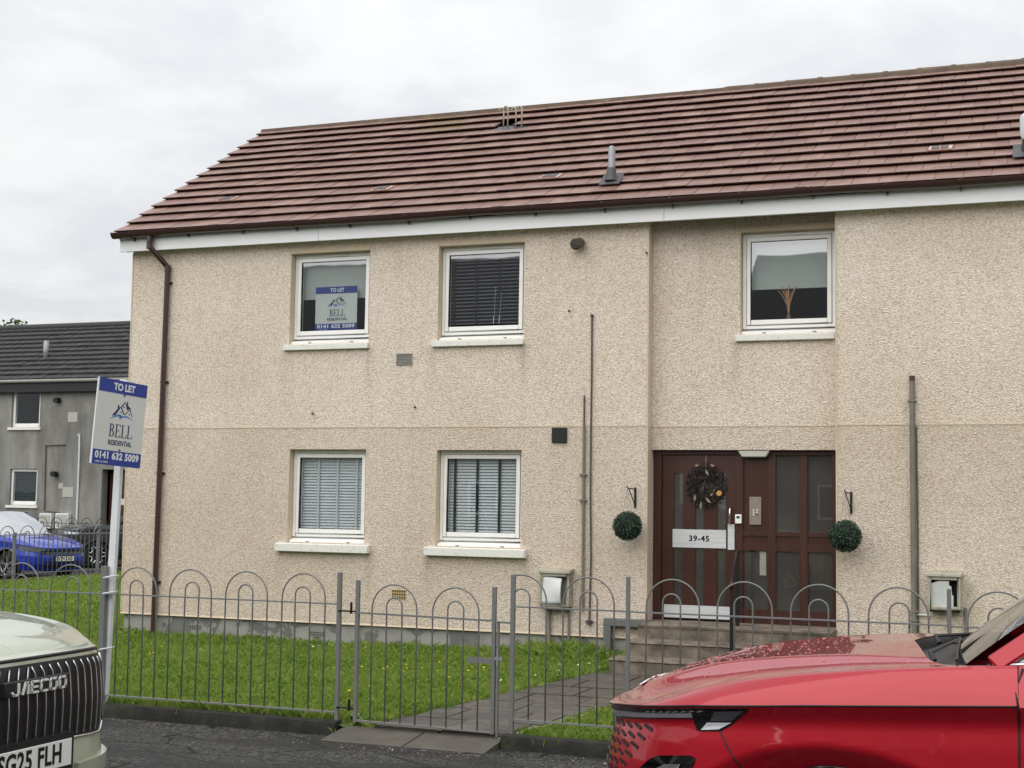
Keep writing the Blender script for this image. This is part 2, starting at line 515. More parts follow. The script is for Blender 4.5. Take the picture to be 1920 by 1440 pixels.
class MB:
    def __init__(self):
        self.v, self.f, self.mi = [], [], []
        self.cur = 0

    def add(self, vs, fs):
        o = len(self.v)
        self.v += [tuple(x) for x in vs]
        self.f += [tuple(i + o for i in f) for f in fs]
        self.mi += [self.cur] * len(fs)
        return self

    def box(self, x0, x1, y0, y1, z0, z1):
        return self.add([(x0, y0, z0), (x1, y0, z0), (x1, y1, z0), (x0, y1, z0), (x0, y0, z1), (x1, y0, z1), (x1, y1, z1), (x0, y1, z1)],
                        [(3, 2, 1, 0), (4, 5, 6, 7), (0, 1, 5, 4), (1, 2, 6, 5), (2, 3, 7, 6), (3, 0, 4, 7)])

    def hexa(self, p):
        return self.add(p, [(3, 2, 1, 0), (4, 5, 6, 7), (0, 1, 5, 4), (1, 2, 6, 5), (2, 3, 7, 6), (3, 0, 4, 7)])

    def bar(self, a, b, w, t=None, up=(0, 0, 1)):
        a, b = Vector(a), Vector(b)
        t = t or w
        d = (b - a).normalized()
        u = Vector(up)
        if abs(d.dot(u)) > 0.98:
            u = Vector((0, 1, 0))
        s = d.cross(u).normalized() * w / 2
        n = s.cross(d).normalized() * t / 2
        q = [a - s - n, a + s - n, a + s + n, a - s + n, b - s - n, b + s - n, b + s + n, b - s + n]
        return self.hexa(q)

    def tube(self, path, r, n=8, caps=True):
        P = [Vector(p) for p in path]
        rs = r if isinstance(r, (list, tuple)) else [r] * len(P)
        o = len(self.v)
        prev = None
        for i, p in enumerate(P):
            d = (P[min(i + 1, len(P) - 1)] - P[max(i - 1, 0)])
            if d.length < 1e-9:
                d = Vector((0, 0, 1))
            d.normalize()
            if prev is None:
                u = Vector((0, 0, 1)) if abs(d.z) < 0.9 else Vector((1, 0, 0))
                s = d.cross(u).normalized()
            else:
                s = (prev - d * prev.dot(d)).normalized()
            prev = s
            w = d.cross(s)
            for j in range(n):
                a = 2 * math.pi * j / n
                self.v.append(tuple(p + (s * math.cos(a) + w * math.sin(a)) * rs[i]))
        for i in range(len(P) - 1):
            for j in range(n):
                self.f.append((o + i * n + j, o + i * n + (j + 1) % n, o + (i + 1) * n + (j + 1) % n, o + (i + 1) * n + j))
                self.mi.append(self.cur)
        if caps:
            self.f.append(tuple(o + j for j in reversed(range(n))))
            self.f.append(tuple(o + (len(P) - 1) * n + j for j in range(n)))
            self.mi += [self.cur] * 2
        return self

    def grid(self, G, flip=False):
        """G[i][j] points"""
        o = len(self.v)
        ni, nj = len(G), len(G[0])
        for row in G:
            self.v += [tuple(p) for p in row]
        for i in range(ni - 1):
            for j in range(nj - 1):
                q = (o + i * nj + j, o + (i + 1) * nj + j, o + (i + 1) * nj + j + 1, o + i * nj + j + 1)
                self.f.append(q[::-1] if flip else q)
                self.mi.append(self.cur)
        return self

    def prism(self, poly, y0, y1, axis='y'):
        """polygon in (x,z) extruded in y (or (y,z) in x, (x,y) in z)"""
        n = len(poly)
        f = {'y': lambda p, t: (p[0], t, p[1]), 'x': lambda p, t: (t, p[0], p[1]), 'z': lambda p, t: (p[0], p[1], t)}[axis]
        vs = [f(p, y0) for p in poly] + [f(p, y1) for p in poly]
        fs = [tuple(range(n)), tuple(reversed(range(n, 2 * n)))]
        fs += [(i, i + n, (i + 1) % n + n, (i + 1) % n) for i in range(n)]
        return self.add(vs, fs)

    def lathe(self, prof, n=24, axis='z', c=(0, 0, 0)):
        """prof list of (r, h)"""
        o = len(self.v)
        c = Vector(c)
        for (r, h) in prof:
            for j in range(n):
                a = 2 * math.pi * j / n
                if axis == 'z':
                    q = Vector((r * math.cos(a), r * math.sin(a), h))
                elif axis == 'y':
                    q = Vector((r * math.cos(a), h, r * math.sin(a)))
                else:
                    q = Vector((h, r * math.cos(a), r * math.sin(a)))
                self.v.append(tuple(c + q))
        for i in range(len(prof) - 1):
            for j in range(n):
                self.f.append((o + i * n + j, o + i * n + (j + 1) % n, o + (i + 1) * n + (j + 1) % n, o + (i + 1) * n + j))
                self.mi.append(self.cur)
        return self

    def mesh(self, name, mats=None, smooth=False, fix=True, angle=None):
        me = bpy.data.meshes.new(name)
        me.from_pydata(self.v, [], self.f)
        if mats:
            for x in (mats if isinstance(mats, (list, tuple)) else [mats]):
                me.materials.append(x)
            if max(self.mi or [0]) > 0:
                me.polygons.foreach_set('material_index', self.mi)
        if fix:
            bm = bmesh.new()
            bm.from_mesh(me)
            bmesh.ops.remove_doubles(bm, verts=bm.verts, dist=1e-5)
            bmesh.ops.recalc_face_normals(bm, faces=bm.faces)
            bm.to_mesh(me)
            bm.free()
        if smooth:
            me.polygons.foreach_set('use_smooth', [True] * len(me.polygons))
            if angle:
                me.set_sharp_from_angle(angle=R(angle))
        me.update()
        return me


def wmat(o):
    w = Matrix.LocRotScale(o.location, o.rotation_euler, o.scale)
    if o.parent:
        w = wmat(o.parent) @ o.matrix_parent_inverse @ w
    return w


def link(name, data, parent=None, local=False):
    o = bpy.data.objects.new(name, data)
    COL.objects.link(o)
    if parent is not None:
        o.parent = parent
        if not local:
            o.matrix_parent_inverse = wmat(parent).inverted()
    return o


def tag(o, label=None, cat=None, group=None, kind=None):
    if label:
        o['label'] = label
    if cat:
        o['category'] = cat
    if group:
        o['group'] = group
    if kind:
        o['kind'] = kind
    return o


def thing(name, label, cat, loc=(0, 0, 0), rz=0.0, group=None):
    o = link(name, None)
    o.empty_display_size = 0.2
    o.location = loc
    o.rotation_euler = (0, 0, rz)
    return tag(o, label, cat, group)


def obj(name, mb, mat, parent=None, smooth=False, bevel=0.0, seg=2, local=False, angle=None, fix=True):
    me = mb if isinstance(mb, bpy.types.Mesh) else mb.mesh(name, mat, smooth, fix, angle)
    o = link(name, me, parent, local)
    if bevel:
        b = o.modifiers.new('bevel', 'BEVEL')
        b.width = bevel
        b.segments = seg
        b.limit_method = 'ANGLE'
        b.angle_limit = R(40)
        b.use_clamp_overlap = True
        me.polygons.foreach_set('use_smooth', [True] * len(me.polygons))
        b.harden_normals = False
        me.set_sharp_from_angle(angle=R(35))
    return o


def text_mesh(txt, size, extrude=0.001, bold=0.0, sx=1.0, align='CENTER', shear=0.0, space=1.0):
    cu = bpy.data.curves.new('lettering', 'FONT')
    cu.body = txt
    cu.size = size
    cu.extrude = extrude
    cu.offset = bold
    cu.align_x = align
    cu.align_y = 'CENTER'
    cu.shear = shear
    cu.space_character = space
    cu.resolution_u = 3
    o = bpy.data.objects.new('lettering', cu)
    COL.objects.link(o)
    dg = bpy.context.evaluated_depsgraph_get()
    me = bpy.data.meshes.new_from_object(o.evaluated_get(dg))
    bpy.data.objects.remove(o)
    bpy.data.curves.remove(cu)
    if sx != 1.0:
        me.transform(Matrix.Diagonal((sx, 1, 1, 1)))
    return me


def xform(me, mat):
    me.transform(mat)
    return me


def frame_mat(origin, ex, ez):
    """text plane: local x -> ex, local y -> ez"""
    ex, ez = Vector(ex).normalized(), Vector(ez).normalized()
    n = ex.cross(ez)
    return Matrix(((ex.x, ez.x, n.x, origin[0]), (ex.y, ez.y, n.y, origin[1]), (ex.z, ez.z, n.z, origin[2]), (0, 0, 0, 1)))


def catmull(P, n, closed=False):
    """resample control points (k x d) to about n points, centripetal-ish Catmull-Rom by chord length"""
    P = np.array(P, float)
    L = np.concatenate([[0], np.cumsum(np.linalg.norm(np.diff(P, axis=0), axis=1))])
    T = np.linspace(0, L[-1], n)
    m = np.zeros_like(P)
    for i in range(len(P)):
        a, b = max(i - 1, 0), min(i + 1, len(P) - 1)
        m[i] = (P[b] - P[a]) / max(L[b] - L[a], 1e-9)
    out = []
    for t in T:
        i = min(max(np.searchsorted(L, t, 'right') - 1, 0), len(P) - 2)
        h = max(L[i + 1] - L[i], 1e-9)
        s = (t - L[i]) / h
        out.append((2 * s**3 - 3 * s**2 + 1) * P[i] + (s**3 - 2 * s**2 + s) * h * m[i] + (-2 * s**3 + 3 * s**2) * P[i + 1] + (s**3 - s**2) * h * m[i + 1])
    return np.array(out)

# ================================================================== SETTING: ground, road, path
def road_z(y):
    if y <= 7.7:
        return 0.17
    t = min(1, (y - 7.7) / (10.8 - 7.7))
    return 0.17 + (-0.09 - 0.17) * (t * t * (3 - 2 * t) * 0.35 + t * 0.65)


def sheet(name, xs, ys, zf, mat, smooth=True):
    mb = MB()
    mb.grid([[(x, y, zf(x, y)) for y in ys] for x in xs])
    o = obj(name, mb, mat, smooth=smooth, fix=False)
    return tag(o, kind='structure')


sheet('ground', [-900, 900], [-900, 900], lambda x, y: -0.6, M['turf'])
sheet('road', np.linspace(-60, 60, 61), [-14, -5, 0, 4, 7.0, 7.7, 8.2, 8.7, 9.2, 9.7, 10.2, 10.5, 10.9], lambda x, y: road_z(y), M['asphalt'])
sheet('pavement', [-60, 60], [-30, -14], lambda x, y: 0.28, M['step'])


def lawn_z(x, y):
    b = 0.012 * math.sin(x * 1.3 + 0.5) * math.sin(y * 0.9) + 0.01 * math.sin(x * 0.6 - y * 0.5)
    t = min(1, max(0, (-13 - x) / 8.0))
    l = -5.42 + 0.142 * (y - 10.98)
    cut = 0.05 if (l < x < l + 1.24 and y < 15.4) or (-5.7 < x < -4.2 and y < 11.1) else 0.0
    return 0.0 + b * (1 - t) - 0.06 * t - cut


sheet('lawn', np.linspace(-21.6, 14, 178), np.concatenate([np.linspace(10.86, 17, 32), np.linspace(17.8, 45, 40)]), lawn_z, M['turf'])
sheet('side_street', np.linspace(-70, -21.6, 30), np.linspace(11, 60, 20), lambda x, y: -0.2, M['asphalt'])

# kerbs under the railings
PX0 = -5.66


def kerb(x0, x1, name='kerb'):
    mb = MB()
    n = max(2, int(abs(x1 - x0) / 0.12))
    xs = np.linspace(x0, x1, n)
    prof = [(10.78, -0.35), (10.775, -0.02), (10.80, 0.022), (10.9, 0.026), (10.93, -0.02), (10.94, -0.35)]
    G = []
    for x in xs:
        G.append([(x, y + rng.normal(0, 0.0035), z + rng.normal(0, 0.0035)) for y, z in prof])
    mb.grid(G)
    mb.add(G[0], [tuple(range(len(prof)))])
    mb.add(G[-1], [tuple(reversed(range(len(prof))))])
    o = obj(name, mb, M['kerb'], smooth=True, angle=50)
    return tag(o, kind='structure')


kerb(-16, -5.70)
kerb(-4.22, 9)

# garden path: slabs, each its own piece
mb = MB()
mb.add([(-5.66, 10.42, -0.115), (-4.235, 10.42, -0.115), (-4.235, 10.93, -0.03), (-5.66, 10.93, -0.03)], [(0, 1, 2, 3)])
mb.add([(-5.40, 10.90, 0.002), (-4.19, 10.90, 0.002), (-3.55, 15.3, 0.002), (-4.78, 15.3, 0.002)], [(0, 1, 2, 3)])
path = tag(obj('path', mb, M['joint'], fix=False), kind='structure')
mb = MB().box(-0.5, 0.5, -0.5, 0.5, -0.06, 0.0)
slab_me = mb.mesh('paving_slab', M['slab'])
slab_i = 0
thr_me = slab_me.copy()
M['thr'] = plain('gate_slab', S(82, 77, 69), 0.8, var=0.25, scale=6, bump=0.4)
thr_me.materials[0] = M['thr']


def slab(cx, cy, w, d, z, rz=0.0, mat=None):
    global slab_i
    o = link('paving_slab', slab_me, path)
    o.location = (cx, cy, z)
    o.scale = (w, d, 1)
    o.rotation_euler = (rng.normal(0, 0.004), rng.normal(0, 0.004), rz)
    return o


for r in range(8):
    y0 = 10.90 + r * 0.60
    off = 0.085 * r
    ws = ([0.6, 0.6] if r % 2 == 0 else [0.3, 0.6, 0.3])
    x = -5.40 + off
    for w in ws:
        slab(x + w / 2, y0 + 0.30, w - 0.026, 0.574, 0.014 + rng.normal(0, 0.004), rng.normal(0, 0.004))
        x += w
# landing of slabs in front of the steps, running to the right
for i in range(6):
    slab(-4.45 + i * 0.6, 15.0, 0.586, 0.55, 0.008 + rng.normal(0, 0.003), 0.0)
for i in range(5):
    slab(-4.0 + i * 0.6, 14.42, 0.586, 0.584, 0.008 + rng.normal(0, 0.003), 0.0)
# threshold slabs at the gate, lying out to the tarmac
for x0, x1 in ((-5.66, -4.94), (-4.925, -4.235)):
    o = slab((x0 + x1) / 2, 10.62, (x1 - x0), 0.62, -0.052, 0.0)
    o.data = thr_me
    o.rotation_euler = (R(6.5), 0, 0)

# ================================================================== MAIN BUILDING
FY = 16.30            # face of the rendered wall
BY = 16.48            # set-back bay over the door
X_L, X_B0, X_B1, X_R = -11.86, -4.585, -2.40, 5.2
Z_BASE, Z_BAND, Z_TOP = 0.295, 2.764, 5.32
house = thing('apartment_block', 'two-storey cream pebble-dashed block of flats with brown tiled roof', 'building', (-4, 20, 0))


def wall_panel(name, x0, x1, z0, z1, yf, th, openings, mat, parent, revmat):
    xs = sorted({x0, x1, *[o[0] for o in openings], *[o[1] for o in openings]})
    zs = sorted({z0, z1, *[o[2] for o in openings], *[o[3] for o in openings]})
    inside = lambda cx, cz: any(a < cx < b and c < cz < d for a, b, c, d in openings)
    mb = MB()
    for i in range(len(xs) - 1):
        for j in range(len(zs) - 1):
            if inside((xs[i] + xs[i + 1]) / 2, (zs[j] + zs[j + 1]) / 2):
                continue
            a, b, c, d = xs[i], xs[i + 1], zs[j], zs[j + 1]
            mb.add([(a, yf, c), (b, yf, c), (b, yf, d), (a, yf, d)], [(0, 1, 2, 3)])
            mb.add([(a, yf + th, c), (b, yf + th, c), (b, yf + th, d), (a, yf + th, d)], [(3, 2, 1, 0)])
    for a, b, c, d in [(x0, x1, z0, z1)]:
        y = yf + th
        mb.add([(a, yf, c), (a, y, c), (a, y, d), (a, yf, d)], [(0, 3, 2, 1)])
        mb.add([(b, yf, c), (b, y, c), (b, y, d), (b, yf, d)], [(0, 1, 2, 3)])
        mb.add([(a, yf, c), (b, yf, c), (b, y, c), (a, y, c)], [(0, 3, 2, 1)])
        mb.add([(a, yf, d), (b, yf, d), (b, y, d), (a, y, d)], [(0, 1, 2, 3)])
    mb.cur = 1
    for a, b, c, d in openings:
        y = yf + th
        mb.add([(a, yf, c), (a, y, c), (a, y, d), (a, yf, d)], [(0, 1, 2, 3)])
        mb.add([(b, yf, c), (b, y, c), (b, y, d), (b, yf, d)], [(0, 3, 2, 1)])
        mb.add([(a, yf, c), (b, yf, c), (b, y, c), (a, y, c)], [(0, 1, 2, 3)])
        mb.add([(a, yf, d), (b, yf, d), (b, y, d), (a, y, d)], [(0, 3, 2, 1)])
    return obj(name, mb, [mat, revmat], parent, fix=False)


WIN = {   # name: (x0, x1, z0, z1, face Y)
    'u1': (-9.40, -8.255, 3.845, 5.03, FY),
    'u2': (-7.295, -6.15, 3.84, 5.025, FY),
    'u3': (-3.525, -2.435, 3.83, 5.035, BY),
    'l1': (-9.35, -8.25, 1.292, 2.485, FY),
    'l2': (-7.275, -6.155, 1.292, 2.478, FY),
    'r1': (1.2, 2.3, 3.845, 5.03, FY),
    'r2': (1.2, 2.3, 1.292, 2.48, FY),
}
op = lambda k: WIN[k][:4]
w_main = wall_panel('wall', X_L, X_B0, Z_BASE, Z_TOP, FY, 0.30, [op('u1'), op('u2'), op('l1'), op('l2')], M['harl'], house, M['reveal'])
w_bay = wall_panel('wall', X_B0 + 0.002, X_B1 - 0.002, 2.49, Z_TOP, BY, 0.24, [op('u3')], M['harl'], house, M['reveal'])
w_right = wall_panel('wall', X_B1, X_R, Z_BASE - 0.2, Z_TOP, FY, 0.30, [op('r1'), op('r2')], M['harl'], house, M['reveal'])
# gable ends, back wall, floors: the hull
mb = MB()
RY, RZ = 19.88, 7.755          # ridge
EZ = 5.36
BK = 2 * RY - FY
for x0, x1 in ((X_L, X_L + 0.28), (X_R - 0.28, X_R)):
    mb.prism([(FY + 0.302, -0.3), (BK, -0.3), (BK, Z_TOP), (RY, RZ - 0.22), (FY + 0.302, Z_TOP)], x0, x1, 'x')
mb.box(X_L + 0.28, X_R - 0.28, BK - 0.28, BK, -0.3, Z_TOP)
obj('gable_and_back_wall', mb, M['harl'], house)
mb = MB()
mb.box(X_L + 0.29, X_R - 0.29, FY + 0.31, BK - 0.29, Z_BAND - 0.25, Z_BAND)
mb.box(X_L + 0.29, X_R - 0.29, FY + 0.31, BK - 0.29, Z_TOP - 0.12, Z_TOP - 0.01)
mb.box(X_L + 0.29, X_R - 0.29, FY + 0.31, BK - 0.29, -0.2, 0.45)
for x in (X_B0 - 0.15, X_B1 + 0.03, -7.9):
    mb.box(x, x + 0.12, FY + 0.45, BK - 0.3, 0.45, Z_TOP - 0.12)
for z0, z1 in ((0.45, Z_BAND - 0.25), (Z_BAND, Z_TOP - 0.12)):
    mb.box(X_L + 0.29, X_R - 0.29, 19.9, 20.0, z0, z1)
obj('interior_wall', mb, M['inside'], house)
# plinth set back under the render, with bell-cast bead
mb = MB().box(X_L + 0.03, X_B0 - 0.01, FY + 0.03, FY + 0.28, -0.3, Z_BASE)
mb.box(X_B1 + 0.01, X_R - 0.03, FY + 0.03, FY + 0.28, -0.3, Z_BASE - 0.2)
obj('plinth', mb, M['plinth'], house)
for x0, x1, z in ((X_L - 0.012, X_B0 + 0.004, Z_BASE), (X_B1 - 0.004, X_R, Z_BASE - 0.2)):
    mb = MB().prism([(FY - 0.010, z - 0.008), (FY + 0.03, z - 0.008), (FY + 0.03, z - 0.001), (FY - 0.001, z + 0.012)], x0, x1, 'x')
    obj('base_bead', mb, M['reveal'], house)
# storey band bead and corner beads
for x0, x1, y in ((X_L - 0.003, X_B0 + 0.002, FY), (X_B0 + 0.01, X_B1 - 0.01, BY), (X_B1 - 0.002, X_R, FY)):
    obj('storey_bead', MB().box(x0, x1, y - 0.005, y + 0.01, Z_BAND - 0.006, Z_BAND + 0.006), M['bead'], house)
for x, z0 in ((X_L, Z_BASE + 0.03), (X_B0, Z_BASE + 0.03), (X_B1, 0.3)):
    obj('corner_bead', MB().box(x - 0.009, x + 0.009, FY - 0.006, FY + 0.02, z0, Z_TOP - 0.16), M['bead'], house)
# smooth band round the upper windows (rendered head)
for kx in ('u1', 'u2', 'u3'):
    x0, x1, z0, z1, y = WIN[kx]
    xr = min(x1 + 0.0, X_B1 - 0.01)
    obj('window_head', MB().box(x0 - 0.03, xr, y - 0.004, y + 0.02, z1 + 0.001, z1 + 0.07), M['reveal'], house)

# ---------------------------------------------------------------- roof
M['ventbuff'] = plain('buff_vent_tile', S(190, 160, 145), 0.5, var=0.06)
EY = 16.05                       # front edge of lowest tile course
EZ0 = 5.385
slope = math.atan2(RZ - EZ0, RY - EY)
SL = math.hypot(RZ - EZ0, RY - EY)
NR = 14
GA = SL / NR
VX = X_L - 0.155
XR_T = X_R + 0.1
cs, sn = math.cos(slope), math.sin(slope)
roof_mb = MB()
def rp3(x, s, h=0.0):
    return (x, EY + s * cs - h * sn, EZ0 + s * sn + h * cs)


# deck
roof_mb.add([rp3(VX + 0.03, 0.02, -0.075), rp3(XR_T, 0.02, -0.075), rp3(XR_T, SL - 0.02, -0.075), rp3(VX + 0.03, SL - 0.02, -0.075)], [(0, 1, 2, 3)])
b = lambda p: (p[0], 2 * RY - p[1], p[2])
roof_mb.add([b(rp3(VX + 0.03, 0.0, 0)), b(rp3(XR_T, 0.0, 0)), b(rp3(XR_T, SL, 0)), b(rp3(VX + 0.03, SL, 0))], [(3, 2, 1, 0)])
roof = obj('roof', roof_mb, M['felt'], house, fix=False)
TW = 0.2975
TL, TT = GA + 0.09, 0.028


def tile_geo(w):
    """flat interlocking tile, lower edge at s=0, chamfered nose, side lap"""
    t = TT
    P = [(0.004, 0.055, -t), (w - 0.004, 0.055, -t), (w - 0.004, 0.004, 0), (0.004, 0.004, 0), (0.004, TL, -t), (w - 0.004, TL, -t), (w - 0.004, TL, 0), (0.004, TL, 0)]
    F = [(0, 1, 2, 3), (3, 2, 6, 7), (1, 5, 6, 2), (0, 3, 7, 4)]
    P += [(w - 0.004, 0.05, -t * .9), (w + 0.012, 0.05, -t * .9), (w + 0.012, 0.006, -0.008), (w - 0.004, 0.006, -0.008),
          (w + 0.012, TL, -0.008), (w - 0.004, TL, -0.008)]
    F += [(8, 9, 10, 11), (11, 10, 12, 13)]
    return P, F


P, F = tile_geo(TW)
mbt = MB().add(P, F)
tile_me = mbt.mesh('tile', M['tile'], fix=False)
tilt = -math.asin(0.043 / GA)       # each tile lies a little flatter than the roof
basis = Matrix(((1, 0, 0), (0, math.cos(slope + tilt), -math.sin(slope + tilt)), (0, math.sin(slope + tilt), math.cos(slope + tilt)))).to_4x4()
cand = []
skip = set()
ncol = int((XR_T - VX) / TW) + 2
for r in range(NR):
    off = 0.0 if r % 2 == 0 else -TW / 2
    for c in range(ncol):
        x0 = VX + off + c * TW
        x1 = x0 + TW
        if x1 <= VX + 0.02 or x0 >= XR_T:
            continue
        # slight sag and waviness of an old roof
        h = 0.042 + 0.004 * math.sin(x0 * 0.9) + rng.normal(0, 0.0014)
        h += -0.035 * math.exp(-((x0 + 7.5) / 3.2) ** 2) * math.sin(math.pi * (r + 0.5) / NR) * 0.6
        p = rp3(x0, r * GA, h)
        cand.append((r, c, x0, x1, p, rng.normal(0, 0.003), rng.normal(0, 0.003)))


def pxsize(p):
    q = np.array(p) - np.array((0, 0, CAM_Z))
    d = q @ _F
    return 960 + FPX * (q @ _R) / d, 720 - FPX * (q @ _U) / d, d


def special(px, py, s_rows=None):
    """point on the roof plane seen at a pixel -> (x, s)"""
    d = ray(px, py)
    n = np.array((0, -sn, cs))
    p0 = np.array(rp3(0, 0, 0)) - np.array((0, 0, CAM_Z))
    t = (p0 @ n) / (d @ n)
    q = d * t
    return q[0], (q[1] - EY) / cs


VENTS = [special(*q) for q in ((412, 380), (700, 362), (1010, 339), (1743, 282))]
vent_idx = set()
for vx, vs in VENTS:
    best = min(cand, key=lambda t: abs((t[2] + t[3]) / 2 - vx) + 2 * abs((t[0] + 0.5) * GA - vs))
    vent_idx.add((best[0], best[1]))
hx, hs = special(945, 236)     # missing tiles round the goosenecks
hole = [(hx - 0.02, hx + 0.16, int(hs / GA))]
gone = set()
for t in cand:
    for a, bb, r in hole:
        if t[0] == r and a < (t[2] + t[3]) / 2 < bb + 0.12:
            gone.add((t[0], t[1]))
vis = []
for t in cand:
    x, y, d = pxsize(t[4])
    if t[2] < VX - 0.001:
        continue
    if -40 < x < 1925 and y > 60:
        vis.append((d, t))
vis.sort(key=lambda a: a[0])
solo = {(t[0], t[1]) for d, t in vis[:296]}
mbs = MB()
for t in cand:
    r, c, x0, x1, p, j1, j2 = t
    if (r, c) in gone or (r, c) in vent_idx:
        continue
    Mx = Matrix.Translation(p) @ basis @ Matrix.Rotation(j1, 4, 'X') @ Matrix.Rotation(j2, 4, 'Z')
    if (r, c) in solo:
        o = link('tile', tile_me, roof)
        o.matrix_basis = wmat(roof).inverted() @ Mx
        o.matrix_parent_inverse = Matrix.Identity(4)
    else:
        w0 = max(x0, VX) - x0
        P2, F2 = tile_geo(min(x1, XR_T) - max(x0, VX)) if (x0 < VX or x1 > XR_T) else (P, F)
        mbs.add([tuple(Mx @ Vector((q[0] + w0, q[1], q[2]))) for q in P2], F2)
o = obj('tile', mbs, M['tile_i'], roof, fix=False)
tag(o, kind='stuff')
# vent tiles (buff plastic frame and dark grille)
for t in cand:
    if (t[0], t[1]) in vent_idx:
        Mx = Matrix.Translation(t[4]) @ basis
        o = obj('vent_tile', xform(MB().add(P, F).mesh('vent_tile', M['tile'], fix=False), Mx), None, roof)
        fr = MB().box(0.02, TW - 0.02, 0.03, GA - 0.08, 0.001, 0.012)
        obj('vent_frame', xform(fr.mesh('vent_frame', M['ventbuff']), Mx), None, roof)
        fr = MB()
        for q in range(2):
            fr.box(0.05 + q * 0.1, 0.135 + q * 0.1, 0.05, GA - 0.11, 0.012, 0.02)
        obj('vent_grille', xform(fr.mesh('vent_grille', M['lead']), Mx), None, roof)
# verge: undercloak strip down the gable
vb = MB()
for s0 in np.arange(0, SL, GA):
    vb.hexa([rp3(VX + 0.008, s0 + 0.07, -0.085), rp3(VX + 0.06, s0 + 0.07, -0.085), rp3(VX + 0.06, s0 + GA + 0.06, -0.085), rp3(VX + 0.008, s0 + GA + 0.06, -0.085),
             rp3(VX + 0.008, s0 + 0.07, 0.008), rp3(VX + 0.06, s0 + 0.07, 0.008), rp3(VX + 0.06, s0 + GA + 0.06, -0.036), rp3(VX + 0.008, s0 + GA + 0.06, -0.036)])
obj('verge', vb, M['ridge'], house)
mb = MB()
for sgn in (1,):
    mb.hexa([rp3(VX + 0.03, 0.05, -0.2), rp3(VX + 0.15, 0.05, -0.2), rp3(VX + 0.15, SL, -0.2), rp3(VX + 0.03, SL, -0.2),
             rp3(VX + 0.03, 0.05, -0.08), rp3(VX + 0.15, 0.05, -0.08), rp3(VX + 0.15, SL, -0.08), rp3(VX + 0.03, SL, -0.08)])
obj('bargeboard', mb, M['fascia'], house)
# ridge tiles
G = []
for a in np.linspace(-1.4, 1.4, 7):
    G.append((math.sin(a) * 0.12, math.cos(a) * 0.085 - 0.03))
mb = MB()
Lr = 0.45
mb.grid([[(x, y, z * (1.0 if x < Lr - 0.03 else 1.0)) for y, z in G] for x in (0.0, Lr - 0.012)])
mb.grid([[(x, y * 1.06, z * 1.06 + 0.006) for y, z in G] for x in (Lr - 0.05, Lr + 0.01)])
mb.add([(0, y, z) for y, z in G], [tuple(range(7))])
mb.add([(Lr + 0.01, y * 1.06, z * 1.06 + 0.006) for y, z in G], [tuple(range(7))])
mb.add([(Lr - 0.05, y * 1.06, z * 1.06 + 0.006) for y, z in G], [tuple(range(7))])
ridge_me = mb.mesh('ridge_tile', M['ridge'], True, angle=40)
x = VX
while x < XR_T:
    o = link('ridge_tile', ridge_me, roof)
    o.location = (x, RY, RZ - 0.035 - 0.035 * math.exp(-((x + 7.8) / 3.0) ** 2) + 0.0075 * (x + 12) * 0.35 + rng.normal(0, 0.004))
    o.rotation_euler = (rng.normal(0, 0.01), rng.normal(0, 0.004), 0)
    x += Lr - 0.005

obj('ridge_bedding', MB().prism([(RY - 0.16, RZ - 0.14), (RY + 0.16, RZ - 0.14), (RY + 0.13, RZ - 0.01), (RY + 0.05, RZ + 0.005), (RY - 0.05, RZ + 0.005), (RY - 0.13, RZ - 0.01)], VX + 0.01, XR_T, 'x'), M['ridge'], roof)

# ---------------------------------------------------------------- fascia, soffit, gutter, downpipe
FF = 16.15
ZF0, ZF1 = 5.155, 5.36
for x0, x1 in ((VX + 0.04, -8.93), (-8.928, -4.36), (-4.358, 0.6), (0.602, X_R)):
    obj('fascia_board', MB().box(x0, x1 - 0.002, FF, FF + 0.022, ZF0, ZF1), M['fascia'], house, bevel=0.003)
obj('soffit', MB().box(VX + 0.05, X_R, FF + 0.022, FY - 0.001, ZF0 + 0.02, ZF0 + 0.03), M['fascia'], house)
GYc, GZ, GR = FF - 0.074, 5.405, 0.072
mb = MB()
gx = [VX - 0.02 + i * (X_R - VX + 0.02) / 16 for i in range(17)]
arc = [(GYc + GR * math.cos(a), GZ + GR * math.sin(a) * 1.05) for a in np.linspace(math.pi, 2 * math.pi, 11)]
arc_i = [(GYc + (GR - 0.005) * math.cos(a), GZ + (GR - 0.005) * math.sin(a) * 1.05) for a in np.linspace(2 * math.pi, math.pi, 11)]
prof = arc + arc_i
sag = lambda x: 0.006 * math.sin(x * 1.7) - 0.004 * math.sin(x * 3.1)
mb.grid([[(x, y, z + sag(x)) for y, z in prof + prof[:1]] for x in gx])
mb.add([(gx[0], y, z) for y, z in arc], [tuple(range(11))])
gut = obj('gutter', mb, M['gutter'], house, smooth=True, angle=60)
mbk = MB()
arc_o = [(GYc + (GR + 0.005) * math.cos(a), GZ + (GR + 0.005) * math.sin(a) * 1.05) for a in np.linspace(math.pi * 0.97, 2 * math.pi, 11)]
mbk.grid([[(x, y, z) for y, z in arc_o + list(reversed(arc))] for x in (-0.012, 0.012)])
mbk.add([(-0.012, y, z) for y, z in arc_o + list(reversed(arc))], [tuple(range(22))])
mbk.add([(0.012, y, z) for y, z in arc_o + list(reversed(arc))], [tuple(reversed(range(22)))])
mbk.box(-0.012, 0.012, FF - 0.03, FF - 0.002, GZ - 0.105, GZ - 0.03)
brk = mbk.mesh('gutter_bracket', M['gutter'])
x = VX + 0.28
while x < X_R:
    o = link('gutter_bracket', brk, gut)
    o.location = (x, 0, sag(x))
    x += 0.82 + rng.normal(0, 0.03)
mbu = MB()
